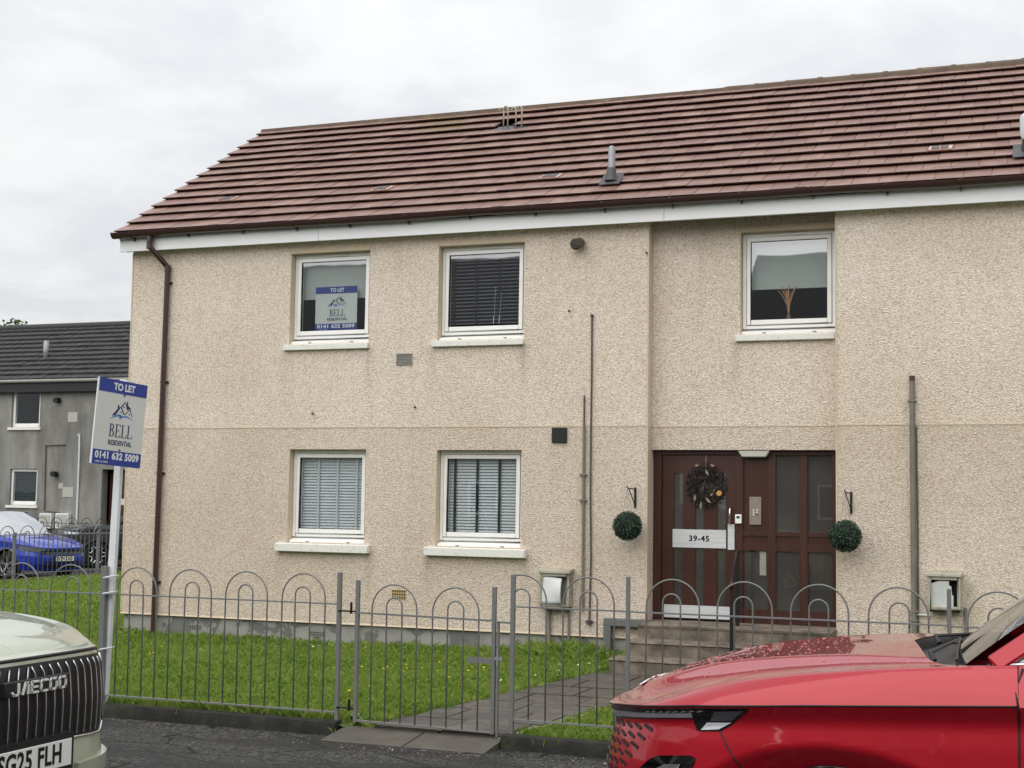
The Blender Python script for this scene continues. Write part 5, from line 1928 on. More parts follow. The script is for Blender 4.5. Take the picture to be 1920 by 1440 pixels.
def flower_me(name, mat, r, cone):
    mb = MB()
    mb.tube([(0, 0, 0), (0.004, 0, 0.06), (0.003, 0, 0.085)], 0.0022, 5)
    mb.cur = 1
    n = 10
    vs = [(0.003, 0, 0.085 + cone)] + [(0.003 + r * math.cos(6.283 * i / n), r * math.sin(6.283 * i / n), 0.089 + (0.004 if i % 2 else 0)) for i in range(n)] + [(0.003, 0, 0.08)]
    mb.add(vs, [(0, 1 + i, 1 + (i + 1) % n) for i in range(n)] + [(n + 1, 1 + (i + 1) % n, 1 + i) for i in range(n)])
    return mb.mesh(name, [k3.m, mat], fix=False)


dme = flower_me('dandelion', k.m, 0.0115, 0.010)
wme = flower_me('daisy', k2.m, 0.011, 0.006)
spots = [(722, 1253), (761, 1263), (765, 1256), (627, 1256), (664, 1254), (676, 1252), (716, 1257), (686, 1290), (660, 1297), (759, 1248), (827, 1243), (832, 1239), (840, 1252), (816, 1261), (784, 1254), (845, 1273),
         (880, 1258), (884, 1253), (894, 1250), (902, 1248), (909, 1252), (898, 1263), (912, 1258), (284, 1224), (301, 1212), (282, 1226), (380, 1222), (390, 1286), (520, 1276), (560, 1262), (590, 1250), (345, 1206), (320, 1250), (440, 1262)]
for i, q in enumerate(spots[:27]):
    p = onZ(*q, 0.08)
    if not (11.1 < p.y < 16.2):
        continue
    o = link('dandelion', dme)
    o.location = (p.x, p.y, lawn_z(p.x, p.y))
    o.rotation_euler = (rng.normal(0, 0.2), rng.normal(0, 0.2), rng.uniform(0, 6))
    tag(o, 'yellow dandelion flower in the front lawn', 'flower', 'dandelions in the front lawn')
wsp = [(1103 + rng.normal(0, 16), 1259 + rng.normal(0, 5)) for _ in range(16)] + [(1120 + rng.uniform(-20, 30), 1268 + rng.normal(0, 5)) for _ in range(12)] + \
      [(1030, 1254), (1045, 1262), (1002, 1270), (1025, 1280), (945, 1277), (1060, 1276), (600, 1214), (611, 1211), (622, 1213), (636, 1214), (668, 1216), (685, 1217), (590, 1214), (375, 1220), (1070, 1268), (1052, 1250)]
for q in wsp:
    p = onZ(*q, 0.08)
    if not (11.1 < p.y < 16.2) or bool(in_path(np.array([p.x]), np.array([p.y]))[0]):
        continue
    o = link('daisy', wme)
    o.location = (p.x, p.y, lawn_z(p.x, p.y) + 0.01)
    o.rotation_euler = (rng.normal(0, 0.25), rng.normal(0, 0.25), rng.uniform(0, 6))
    tag(o, 'small white daisy in the front lawn', 'flower', 'daisies in the front lawn')

# ================================================================== FAR RAILING along the side street
FX = -21.3
ft = thing('hoop_top_railing', 'distant grey hoop-top railing in front of the blue car', 'railing', (FX, 27, -0.15), group='railings along the side street')
for z in (0.10, 0.93):
    obj('rail', MB().box(FX - 0.02, FX + 0.02, 19, 36, z - 0.008, z + 0.008), M['rail'], ft)
ho, hi_ = hoop_me('hoop', 0.24, 0.0, 1.16 - 0.24, 0.011), hoop_me('hoop', 0.08, 0.0, 0.96, 0.011)
y = 19.4
while y < 36:
    for me in (ho, hi_):
        o = link('hoop', me, ft)
        o.location = (FX, y, -0.02)
        o.rotation_euler = (0, 0, math.pi / 2)
    y += 0.64
for y in (19, 22.3, 25.4, 28.3, 31.4, 34.5):
    obj('post', MB().box(FX - 0.03, FX + 0.03, y - 0.03, y + 0.03, -0.25, 1.0), M['rail'], ft)
tag(obj('far_kerb', MB().box(FX - 0.35, FX - 0.06, 14, 45, -0.4, -0.03), M['step']), kind='structure')
# second railing in front of the far flats
f2 = thing('hoop_top_railing', 'far black hoop-top railing at the foot of the grey flats', 'railing', (-28, 36.6, -0.2), group='railings along the side street')
for z in (-0.02, 0.72):
    obj('rail', MB().box(-34, -24, 36.58, 36.62, z + 0.2, z + 0.216), M['black'], f2)
ho2, hi2 = hoop_me('hoop', 0.2, -0.1, 1.0, 0.010), hoop_me('hoop', 0.07, -0.1, 1.0, 0.010)
for me in (ho2, hi2):
    me.materials[0] = M['black']
x = -33.6
while x < -24:
    for me in (ho2, hi2):
        o = link('hoop', me, f2)
        o.location = (x, 36.6, -0.1)
    x += 0.56

# ================================================================== GREY FLATS on the left
LY = 38.0
k = NM('grey_harl')
st = k.noise(1.0, 5, 0.6, k.scale((2.5, 2.5, 0.5)))
c = k.ramp(st, [(0.28, S(108, 107, 102)), (0.5, S(150, 149, 143)), (0.72, S(176, 174, 166))])
c = k.mix(k.math('MULTIPLY', k.noise(28, 5, 0.7), 0.7), c, S(100, 99, 95))
c = k.mix(k.ramp(k.noise(0.7, 5), [(0.48, 0.0), (0.66, 0.55)]), c, S(96, 94, 88))
k.set(Base_Color=c, Roughness=0.95)
k.bump(k.noise(50, 4), 0.6, 0.012)
M['grey'] = k.m
M['patch'] = plain('render_patch', S(178, 178, 170), 0.9, var=0.06)
k = NM('dark_concrete_tile')
r = k.n('ShaderNodeObjectInfo').outputs['Random']
k.set(Base_Color=k.ramp(r, [(0, S(36, 36, 38)), (1, S(50, 50, 52))]), Roughness=0.7)
M['dtile'] = k.m
M['farglass'] = make_glass('far_window_glass', 0.02, (0.7, 0.75, 0.78))
M['farblind'] = plain('far_blind', S(64, 72, 80), 0.5)
gf = thing('grey_flats', 'grey rendered two-storey flats with dark tiled roof on the left', 'building', (-32, 41, -0.2))
LW = {'a': (-32.20, -31.06, 3.965, 5.20), 'b': (-32.16, -31.06, 1.44, 2.62), 'c': (-36.2, -35.0, 3.965, 5.2), 'd': (-36.2, -35.0, 1.44, 2.62)}
DX0, DX1 = -28.55, -26.6
L0, L1 = -44.0, -23.0
wall_panel('wall', L0, L1, -0.3, 5.42, LY, 0.3, list(LW.values()) + [(DX0, DX1, -0.25, 2.62)], M['grey'], gf, M['grey'])
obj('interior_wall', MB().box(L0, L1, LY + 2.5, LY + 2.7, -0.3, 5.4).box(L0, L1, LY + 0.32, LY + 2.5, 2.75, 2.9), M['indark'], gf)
for kx, (a, b2, c0, c1) in LW.items():
    mb = MB()
    ring(mb, a, b2, c0, c1, 0.09, 0.09, 0.09, 0.13, LY + 0.08, LY + 0.16)
    w = obj('window', mb, M['upvc'], gf, bevel=0.01)
    obj('pane', MB().add([(a + 0.09, LY + 0.11, c0 + 0.13), (b2 - 0.09, LY + 0.11, c0 + 0.13), (b2 - 0.09, LY + 0.11, c1 - 0.09), (a + 0.09, LY + 0.11, c1 - 0.09)], [(0, 1, 2, 3)]), M['farglass'], w, fix=False)
    obj('sill', MB().box(a - 0.1, b2 + 0.06, LY - 0.06, LY + 0.1, c0 - 0.09, c0 - 0.005), M['sill'], w, bevel=0.01)
    if kx in 'bd':
        z = c0 + 0.15
        sm = MB().box(a + 0.09, b2 - 0.09, LY + 0.17, LY + 0.176, 0, 0.05).mesh('blind_slat', M['farblind'])
        while z < c1 - 0.12:
            o = link('blind_slat', sm, w)
            o.location = (0, 0, z)
            z += 0.07
# entrance
obj('door', MB().box(DX0 + 0.05, DX0 + 1.0, LY + 0.35, LY + 0.4, -0.1, 2.5), M['timber2'], gf)
obj('door_screen', MB().box(DX0 + 1.0, DX1, LY + 0.35, LY + 0.4, -0.1, 2.6), M['timber'], gf)
a, b2, c0, c1 = rect(223, 935, 241, 947, LY + 0.33)
obj('door_plate', MB().box(a, b2 + 0.3, LY + 0.33, LY + 0.345, c0, c1), M['steel'], gf)
# gutter, fascia
obj('fascia', MB().box(L0, L1, LY - 0.22, LY - 0.19, 5.10, 5.40), M['blackp'], gf)
obj('soffit', MB().box(L0, L1, LY - 0.19, LY - 0.001, 5.11, 5.14), M['blackp'], gf)
obj('gutter', MB().tube([(L0, LY - 0.28, 5.45), (L1, LY - 0.28, 5.45)], 0.06, 10), plain('pale_gutter', S(150, 148, 142), 0.5), gf, smooth=True)
# roof of single tiles
ey, ez_ = LY - 0.30, 5.49
ry, rz = 41.6, 7.72
sl2 = math.atan2(rz - ez_, ry - ey)
S2 = math.hypot(rz - ez_, ry - ey)
n2 = 12
ga2 = S2 / n2
c2_, s2_ = math.cos(sl2), math.sin(sl2)
fr_mb = MB()
r2 = lambda x, s, h=0: (x, ey + s * c2_ - h * s2_, ez_ + s * s2_ + h * c2_)
fr_mb.add([r2(L0, 0, -0.06), r2(L1, 0, -0.06), r2(L1, S2, -0.06), r2(L0, S2, -0.06)], [(0, 1, 2, 3)])
fr_mb.add([(L0, 2 * ry - ey, ez_), (L1, 2 * ry - ey, ez_), (L1, ry, rz), (L0, ry, rz)], [(0, 1, 2, 3)])
froof = obj('roof', fr_mb, M['felt'], gf, fix=False)
tp, tf = [(0.006, 0, -0.05), (0.324, 0, -0.05), (0.324, 0.006, 0), (0.165, 0.004, 0.010), (0.006, 0.006, 0), (0.324, ga2 + .06, 0), (0.165, ga2 + .06, 0.010), (0.006, ga2 + .06, 0)], [(0, 1, 2, 3, 4), (4, 3, 6, 7), (3, 2, 5, 6)]
ftile = MB().add(tp, tf).mesh('tile', M['dtile'], fix=False)
rot2 = Matrix.Rotation(sl2 - math.asin(0.06 / ga2), 4, 'X')
x_lo, x_hi = -33.3, -26.9
mbs = MB()
for r in range(n2):
    xx = L0
    while xx < L1:
        if x_lo < xx < x_hi:
            o = link('tile', ftile, froof)
            o.matrix_basis = Matrix.Translation(r2(xx, r * ga2, 0.05 + rng.normal(0, 0.004))) @ rot2
            o.matrix_parent_inverse = wmat(froof).inverted()
        else:
            T_ = Matrix.Translation(r2(xx, r * ga2, 0.05)) @ rot2
            mbs.add([tuple(T_ @ Vector(q)) for q in tp], tf)
        xx += 0.33
tag(obj('tile', mbs, M['dtile'], froof, fix=False), kind='stuff')
obj('ridge', MB().tube([(L0, ry, rz), (L1, ry, rz)], 0.13, 10), M['dtile'], froof, smooth=True)
# fittings on the grey wall
p = onY(96, 690, 39.6)
d = ray(96, 690)
obj('vent_pipe', MB().tube([(p.x, 39.3, 6.25), (p.x, 39.3, 6.95)], 0.09, 10), M['galv'], gf, smooth=True)
for q in ((111, 751), (106, 889)):
    p = onY(*q, LY)
    obj('flue', MB().tube([(p.x, LY, p.z), (p.x, LY - 0.22, p.z)], 0.09, 10), M['black'], gf)
for (x0, y0, x1, y1) in ((128, 773, 145, 791), (118, 913, 137, 932), (110, 906, 118, 916)):
    a, b2, c0, c1 = rect(x0, y0, x1, y1, LY)
    obj('render_patch', MB().box(a, b2, LY - 0.012, LY + 0.01, c0, c1), M['patch'], gf)
pts = [onY(x, y, LY - 0.03) for x, y in ((122, 834), (86, 835), (83, 958), (112, 961))]
obj('cable', MB().tube(pts, 0.02, 6), M['cable'], gf)
obj('cable', MB().tube([onY(x, y, LY - 0.04) for x, y in ((146, 816), (149, 814), (149, 840), (143, 995))], 0.03, 8), M['tapew'], gf)
for (x0, y0, x1, y1) in ((80, 962, 101, 991), (110, 962, 133, 991)):
    a, b2, c0, c1 = rect(x0, y0, x1, y1, LY)
    mbx = obj('meter_box', MB().box(a, b2, LY - 0.16, LY, c0, c1), M['meterw'], gf, bevel=0.01)
    obj('meter_door', MB().box(a + 0.05, b2 - 0.05, LY - 0.172, LY - 0.161, c0 + 0.06, c1 - 0.05), M['patch'], mbx)

# ================================================================== TREE behind the grey flats
k = NM('tree_leaf')
r = k.n('ShaderNodeNewGeometry').outputs['Random Per Island']
k.set(Base_Color=k.ramp(r, [(0, S(44, 60, 30)), (0.6, S(72, 92, 46)), (1, S(104, 122, 66))]), Roughness=0.7)
M['tleaf'] = k.m
tb = onY(-12, 612, 52)
tree = thing('tree', 'leafy treetop showing above the grey flats at far left', 'tree', (tb.x, 52, -0.6))
obj('trunk', MB().tube([(tb.x, 52, -0.6), (tb.x + 0.1, 52, 3), (tb.x - 0.1, 52.1, 6.5), (tb.x, 52, 9)], [0.3, 0.22, 0.15, 0.05], 10), plain('bark', S(70, 58, 46), 0.9), tree, smooth=True)
mb = MB()
for i in range(34):
    a, el = rng.uniform(0, 6.28), rng.uniform(-0.5, 1.4)
    rr = rng.uniform(0.7, 1.0)
    cc = Vector((tb.x + math.cos(a) * math.cos(el) * 2.3 * rr, 52 + math.sin(a) * math.cos(el) * 2.3 * rr, 7.15 + math.sin(el) * 2.5 * rr))
    for j in range(70):
        q = cc + Vector(rng.normal(0, 0.28, 3))
        d = Vector(rng.normal(0, 1, 3)).normalized()
        s_ = d.orthogonal().normalized() * 0.07
        mb.add([q - d * 0.1, q + s_, q + d * 0.1, q - s_], [(0, 1, 2, 3)])
o = obj('crown', mb, M['tleaf'], tree, fix=False)

# ================================================================== HOUSES ACROSS THE ROAD (behind the camera, seen in the glass)
ob = thing('opposite_terrace', 'rendered terrace across the road, reflected in the window panes', 'building', (8, -22, 0))
OY = -17.0
ow = [(x, x + 1.2, z, z + 1.2) for x in (-8, -4.6, 0.5, 4, 8, 12) for z in (1.3, 3.9, 6.5)]
wall_panel('wall', -10.6, 24, 0.0, 7.9, OY, 0.3, [], M['grey'], ob, M['grey'])
for a, b2, c0, c1 in ow:
    mb = MB()
    ring(mb, a, b2, c0, c1, 0.08, 0.08, 0.08, 0.08, OY + 0.3, OY + 0.36)
    w = obj('window', mb, M['upvc'], ob)
    obj('pane', MB().box(a + 0.08, b2 - 0.08, OY + 0.31, OY + 0.32, c0 + 0.08, c1 - 0.08), M['gloss'], w)
obj('roof', MB().prism([(OY + 0.8, 7.8), (OY - 4.2, 11.3), (OY - 9.2, 7.8)], -10.9, 24.2, 'x'), M['dtile'], ob)
obj('end_wall', MB().box(-10.5, 23.9, OY - 8.5, OY - 0.01, 0, 7.8), M['grey'], ob)

ob2 = thing('opposite_house', 'rendered house further along the road, reflected in the window panes', 'building', (-32, -22, 0))
wall_panel('wall', -48, -15, 0.0, 8.4, OY, 0.3, [], M['grey'], ob2, M['grey'])
for x in np.arange(-46, -17, 4.2):
    for c0 in (1.3, 3.9, 6.5):
        mb = MB()
        ring(mb, x, x + 1.2, c0, c0 + 1.2, 0.08, 0.08, 0.08, 0.08, OY + 0.3, OY + 0.36)
        w = obj('window', mb, M['upvc'], ob2)
        obj('pane', MB().box(x + 0.08, x + 1.12, OY + 0.31, OY + 0.32, c0 + 0.08, c0 + 1.12), M['gloss'], w)
obj('roof', MB().prism([(OY + 0.8, 8.3), (OY - 4.2, 11.7), (OY - 9.2, 8.3)], -48.3, -14.7, 'x'), M['dtile'], ob2)
obj('end_wall', MB().box(-47.9, -15.1, OY - 8.5, OY - 0.01, 0, 8.3), M['grey'], ob2)

# ================================================================== CARS
M['red'] = make_paint('red_paint', S(168, 14, 34), edge=S(146, 10, 30), metal=0.2, coat=1.0)
M['olive'] = make_paint('olive_green_paint', S(172, 178, 156), metal=0.2)
M['blue_car'] = make_paint('blue_paint', S(28, 56, 164), metal=0.2)
M['grey_car'] = make_paint('dark_grey_paint', S(52, 54, 58), metal=0.35)
M['tyre'] = plain('tyre_rubber', S(26, 26, 27), 0.85)
M['rimd'] = plain('dark_rim', S(38, 38, 42), 0.35, 0.5)
M['rims'] = plain('silver_rim', S(186, 188, 192), 0.25, 0.8)
M['carglass'] = make_glass('car_glass', 0.14, (0.34, 0.38, 0.37))
M['screenglass'] = make_glass('pale_screen_glass', 0.5, (0.4, 0.44, 0.44))
M['lens'] = make_glass('lamp_lens', 0.25, (0.55, 0.57, 0.6))
M['lampin'] = plain('lamp_reflector', S(150, 154, 160), 0.2, 0.7)
M['plate'] = plain('number_plate_white', S(228, 228, 222), 0.4, var=0.04)
M['grilleblack'] = plain('grille_black', S(9, 9, 12), 0.5)
M['satin'] = plain('satin_silver', S(226, 225, 220), 0.35, 0.0, var=0.03)
M['dash'] = plain('dashboard', S(30, 30, 32), 0.8)


class Car:
    def __init__(self, name, label, loc, rz, P, group):
        self.root = thing(name, label, 'car', loc, rz, group)
        self.P = P
        pl = catmull(P['plan'], 400)
        L = np.concatenate([[0], np.cumsum(np.linalg.norm(np.diff(pl, axis=0), axis=1))])
        self.S = np.linspace(0, L[-1], 420)
        self.pl = np.stack([np.interp(self.S, L, pl[:, i]) for i in range(2)], 1)
        t = np.gradient(self.pl, axis=0)
        t /= np.linalg.norm(t, axis=1)[:, None]
        self.nin = np.stack([t[:, 1], -t[:, 0]], 1)
        self.Ltot = P['plan'][-1][0]

    def o(self, name, mb, mat, par=None, **k):
        return obj(name, mb, mat, par or self.root, local=True, **k)

    def zg(self, x):
        return np.interp(x, *zip(*self.P['zg']))

    def inset(self, s, x, z):
        zb, zt_ = self.P['zb'], self.zg(x)
        v = np.clip((z - zb) / (zt_ - zb), 0, 1)
        pr = self.P['prof']
        d = np.interp(v, [p[0] for p in pr], [p[1] for p in pr])
        if 'arch' in self.P:
            for (cx, cz, a, b_) in self.P['arch']:
                q = ((x - cx) / a) ** 2 + ((z - cz) / b_) ** 2
                e = np.clip((1.0 - np.sqrt(q)) / 0.32, 0, 1)
                d = d + 0.105 * e
        if 'feat' in self.P:
            d = d + self.P['feat'](s, x, z)
        return d

    def pt(self, s, z, off=0.0, sign=1):
        x, y = np.interp(s, self.S, self.pl[:, 0]), np.interp(s, self.S, self.pl[:, 1])
        nx, ny = np.interp(s, self.S, self.nin[:, 0]), np.interp(s, self.S, self.nin[:, 1])
        d = self.inset(s, x, z) - off
        return Vector((x + nx * d, sign * (y + ny * d), z))

    def s_at_x(self, x):
        i = np.argmin(np.abs(self.pl[:, 0] - x) + (self.pl[:, 1] < 0.3) * 9)
        return self.S[i]

    def s_at_y(self, y):
        n = len(self.S) // 4
        return np.interp(y, self.pl[:n, 1], self.S[:n])

    def topz(self, s):
        return self.zg(np.interp(s, self.S, self.pl[:, 0]))

    def body(self, mat):
        P = self.P
        mb = MB()
        nv = 44
        wr = P['wheel_open']
        for sign in (1, -1):
            G = []
            for s in self.S:
                zt_ = self.topz(s)
                G.append([self.pt(s, P['zb'] + (zt_ - P['zb']) * v, 0, sign) for v in np.linspace(0, 1, nv)])
            o = len(mb.v)
            for row in G:
                mb.v += [tuple(p) for p in row]
            for i in range(len(G) - 1):
                for j in range(nv - 1):
                    c = (G[i][j] + G[i + 1][j + 1]) / 2
                    if abs(c.y) > 0.5 and any((c.x - ax) ** 2 + (c.z - P['wr']) ** 2 < wr ** 2 for ax in P['axles']):
                        continue
                    q = (o + i * nv + j, o + (i + 1) * nv + j, o + (i + 1) * nv + j + 1, o + i * nv + j + 1)
                    mb.f.append(q if sign > 0 else q[::-1])
                    mb.mi.append(0)
        # shoulder from the windscreen to the tail
        xs = np.linspace(P['hood_end'], self.Ltot - 0.12, 40)
        for sign in (1, -1):
            G = []
            for x in xs:
                s = self.s_at_x(x)
                g = self.pt(s, self.topz(s), 0, sign)
                cy, cz = np.interp(x, [q[0] for q in P['crest']], [q[1] for q in P['crest']]), np.interp(x, [q[0] for q in P['crest']], [q[2] for q in P['crest']])
                c = Vector((g.x, sign * min(cy, abs(g.y) - 0.01), cz))
                G.append([g, g.lerp(c, 0.5) + Vector((0, sign * 0.012, 0.004)), c, Vector((c.x, c.y - sign * 0.05, c.z + 0.004))])
            mb.grid(G, flip=(sign < 0))
        return self.o('body', mb, mat, smooth=True, angle=62)

    def hood(self, mat):
        P = self.P
        K = 70
        s1 = self.s_at_x(P['hood_end'])
        ss = np.linspace(0, s1, K)
        xg = [np.interp(s, self.S, self.pl[:, 0]) for s in ss]
        cr = catmull([q for q in P['crest'] if q[0] <= P['hood_end'] + 1e-6], K)
        bl = catmull(P['bulge'], K)
        ce = catmull(P['center'], K)
        mb = MB()
        for sign in (1, -1):
            G = []
            for i in range(K):
                g = self.pt(ss[i], self.topz(ss[i]), 0, 1) + Vector((0, 0, P.get('gapw', 0.006)))
                c, b_, m_ = Vector(cr[i]), Vector(bl[i]), Vector(ce[i])
                row = [g]
                for t in (0.35, 0.7, 0.92):
                    q = g.lerp(c, t)
                    n = Vector((0, 1, 0.2))
                    row.append(q + n * 0.014 * math.sin(math.pi * t) * min(1, i / 12))
                row.append(c)
                for t in np.linspace(0, 1, 9)[1:]:
                    q = c.lerp(b_, t)
                    q.z += P.get('dish', -0.006) * math.sin(math.pi * t) * min(1, i / 10)
                    q.x += P.get('bow', 0.0) * math.sin(math.pi * t ** 0.7) * (i / (K - 1)) ** 5
                    row.append(q)
                for t in np.linspace(0, 1, 9)[1:]:
                    q = b_.lerp(m_, t)
                    q.z += P.get('crown', 0.012) * math.sin(math.pi * t * 0.5) * 0 + (m_.z - b_.z) * (math.sin(t * math.pi / 2) - t)
                    row.append(q)
                G.append([Vector((p.x, sign * p.y, p.z)) for p in row])
            mb.grid(G, flip=(sign < 0))
        self.hood_G = G
        return self.o('hood', mb, mat, smooth=True, angle=42)

    def tube(self, name, pts, r, mat, par=None, n=6):
        return self.o(name, MB().tube(pts, r, n), mat, par, smooth=True)

    def patch(self, name, s0, s1, lo, hi, mat, off, sign, n=24, nv=6, par=None, thick=0.0):
        """surface patch on the lower body; lo/hi are functions of s"""
        G = []
        for s in np.linspace(s0, s1, n):
            a, b_ = lo(s), hi(s)
            G.append([self.pt(s, a + (b_ - a) * v, off, sign) for v in np.linspace(0, 1, nv)])
        mb = MB().grid(G, flip=sign < 0)
        if thick:
            G2 = []
            for s in np.linspace(s0, s1, n):
                a, b_ = lo(s), hi(s)
                G2.append([self.pt(s, a + (b_ - a) * v, off - thick, sign) for v in np.linspace(0, 1, nv)])
            for line in (lambda g: [r[0] for r in g], lambda g: [r[-1] for r in g], lambda g: g[0], lambda g: g[-1]):
                mb.grid([line(G), line(G2)])
        return self.o(name, mb, mat, par, smooth=True, angle=40, fix=bool(thick))

    def poly(self, name, pts, mat, off, sign, par=None):
        """polygon on the lower body from (s, z) points, fan filled"""
        mb = MB()
        c = np.mean(pts, axis=0)
        V = [self.pt(c[0], c[1], off, sign)]
        F = []
        dense = []
        for i in range(len(pts)):
            a, b_ = np.array(pts[i]), np.array(pts[(i + 1) % len(pts)])
            for t in np.linspace(0, 1, 5)[:-1]:
                dense.append(a + (b_ - a) * t)
        V += [self.pt(q[0], q[1], off, sign) for q in dense]
        n = len(dense)
        F = [(0, 1 + i, 1 + (i + 1) % n) for i in range(n)]
        mb.add(V, F)
        return self.o(name, mb, mat, par, fix=False)

    def wheels(self, style, rad=0.34):
        P = self.P
        for ax in P['axles']:
            for sign in (1, -1):
                yo = sign * P['track']
                w = link('wheel', None, self.root, True)
                w.location = (ax, yo, P['wr'])
                w.empty_display_size = 0.1
                W = 0.11
                ty = MB().lathe([(rad * 0.70, -W), (rad * 0.93, -W), (rad * 0.99, -W * 0.7), (rad, 0), (rad * 0.99, W * 0.7), (rad * 0.93, W), (rad * 0.70, W), (rad * 0.66, 0), (rad * 0.70, -W)], 40, 'y')
                self.o('tyre', ty, M['tyre'], w, smooth=True, angle=45)
                yf = sign * W * 0.8
                rim = MB().lathe([(0, yf - sign * 0.06), (rad * 0.62, yf - sign * 0.06), (rad * 0.68, yf), (rad * 0.72, yf)], 40, 'y')
                self.o('rim', rim, M['rimd'], w, smooth=True, angle=45)
                sp = MB()
                if style == 'lobe':
                    pts = []
                    for a in np.linspace(0, 2 * math.pi, 61):
                        rr = rad * (0.55 + 0.10 * (1 if math.cos(6 * a) > 0.15 else -1))
                        pts.append((rr * math.cos(a), yf, rr * math.sin(a)))
                    sp.tube(pts, 0.016, 6)
                    sp.lathe([(0, yf + sign * 0.01), (0.03, yf + sign * 0.01), (0.035, yf - sign * 0.02)], 14, 'y')
                else:
                    for i in range(5):
                        a = i * 2 * math.pi / 5 + 0.3
                        for da in (-0.13, 0.13):
                            sp.bar((0.05 * math.cos(a), yf - sign * 0.02, 0.05 * math.sin(a)), (rad * 0.68 * math.cos(a + da), yf, rad * 0.68 * math.sin(a + da)), 0.022, 0.03, up=(0, 1, 0))
                    pts = [(rad * 0.69 * math.cos(a), yf, rad * 0.69 * math.sin(a)) for a in np.linspace(0, 2 * math.pi, 41)]
                    sp.tube(pts, 0.010, 6)
                    sp.lathe([(0, yf + sign * 0.01), (0.05, yf + sign * 0.01), (0.06, yf - sign * 0.03)], 16, 'y')
                self.o('spokes', sp, M['rims'], w)

    def arch_trim(self, mat, r=None):
        P = self.P
        r = r or P['wheel_open']
        for ax in P['axles']:
            for sign in (1, -1):
                pts = []
                for a in np.linspace(-0.35, math.pi + 0.35, 29):
                    x, z = ax + r * math.cos(a), P['wr'] + r * math.sin(a)
                    s = self.s_at_x(x)
                    pts.append(self.pt(s, max(z, P['zb']), 0.0, sign))
                self.tube('arch_trim', pts, 0.03, mat)
                # inner liner so the arch reads dark
            mb = MB()
            for sign in (1, -1):
                G = [[(ax + r * 1.05 * math.cos(a), sign * yy, P['wr'] + r * 1.05 * math.sin(a)) for yy in (0.35, P['track'] + 0.08)] for a in np.linspace(-0.3, math.pi + 0.3, 17)]
                mb.grid(G)
                mb.box(ax - r, ax + r, sign * 0.34 - 0.01, sign * 0.34 + 0.01, P['zb'], P['wr'] + r)
            self.o('arch_liner', mb, M['blackp'], fix=False)

    def greenhouse(self, mat):
        P = self.P
        g = P['gh']
        wb, wt_, rb = g['base'], g['top'], g['rear']     # (x_center, x_side, y_half, z_center, z_side)
        # windscreen
        G = []
        for t in np.linspace(0, 1, 9):
            row = []
            for u in np.linspace(-1, 1, 17):
                a = Vector((wb[0] + (wb[1] - wb[0]) * u * u, u * wb[2], wb[3] + (wb[4] - wb[3]) * u * u))
                b_ = Vector((wt_[0] + (wt_[1] - wt_[0]) * u * u, u * wt_[2], wt_[3] + (wt_[4] - wt_[3]) * u * u))
                q = a.lerp(b_, t) + Vector((-0.02, 0, 0.03)) * math.sin(math.pi * t)
                row.append(q)
            G.append(row)
        self.ws = G
        self.o('windscreen', MB().grid(G), M['screenglass'] if P.get('pale') else M['carglass'], smooth=True, fix=False)
        # roof
        R_ = []
        for t in np.linspace(0, 1, 12):
            row = []
            for u in np.linspace(-1, 1, 15):
                x = wt_[0] + (wt_[1] - wt_[0]) * u * u + (rb[0] - wt_[0]) * t
                z = wt_[3] + (wt_[4] - wt_[3]) * u * u + g['crown'] * math.sin(math.pi * min(1, t * 0.9 + 0.08)) + (rb[3] - wt_[3]) * t
                row.append(Vector((x, u * (wt_[2] + (rb[2] - wt_[2]) * t), z)))
            R_.append(row)
        self.o('roof', MB().grid(R_), mat, smooth=True, fix=False)
        # sides
        crx = lambda x: (np.interp(x, [q[0] for q in P['crest']], [q[1] for q in P['crest']]), np.interp(x, [q[0] for q in P['crest']], [q[2] for q in P['crest']]))
        xa, xz = g['side']
        for sign in (1, -1):
            Gs = []
            for t in np.linspace(0, 1, 14):
                xb_ = xa + (xz - xa) * t
                cy, cz = crx(xb_)
                i = min(11, int(t * 11.0))
                f = t * 11 - i
                top = R_[i][-1].lerp(R_[min(11, i + 1)][-1], f)
                Gs.append([Vector((xb_, sign * (cy - 0.045), cz + 0.0)), Vector((top.x, sign * (abs(top.y)), top.z))])
            self.o('side_window', MB().grid(Gs, flip=sign < 0), M['carglass'], fix=False)
            # pillars in body colour
            for t in (0.0, 0.45, 0.78, 1.0):
                k_ = int(round(t * 13))
                a, b_ = Gs[k_]
                w = 0.075 if t in (0.0, 1.0) else 0.05
                n = Vector((0, sign * 0.012, 0))
                self.o('pillar', MB().bar(a + n, b_ + n, w, 0.03, up=(0, sign, 0.4)), mat if t in (0.0, 1.0) else M['gloss'], bevel=0.01)
            rl = [Vector((q[-1].x, sign * abs(q[-1].y), q[-1].z)) for q in R_]
            self.tube('roof_rail', rl, 0.025, mat, n=8)
            bl = [q[0] + Vector((0, sign * 0.008, 0.0)) for q in Gs]
            self.tube('belt_trim', bl, 0.012, M['chrome'])
        # rear screen and hatch
        t_, b_ = R_[-1], None
        Gr = []
        zb_ = crx(self.Ltot - 0.15)[1]
        for u in range(15):
            q = t_[u]
            uu = -1 + 2 * u / 14
            Gr.append([q, Vector((self.Ltot - 0.10 - 0.06 * uu * uu, uu * 0.74, zb_))])
        self.o('rear_screen', MB().grid(Gr), M['carglass'], fix=False)
        # interior tub, dashboard, seats
        x0 = wb[0] + 0.1
        tub = MB().box(x0, self.Ltot - 0.3, -0.7, 0.7, 0.3, wb[3] - 0.12)
        self.o('interior', tub, M['dash'])
        st = MB()
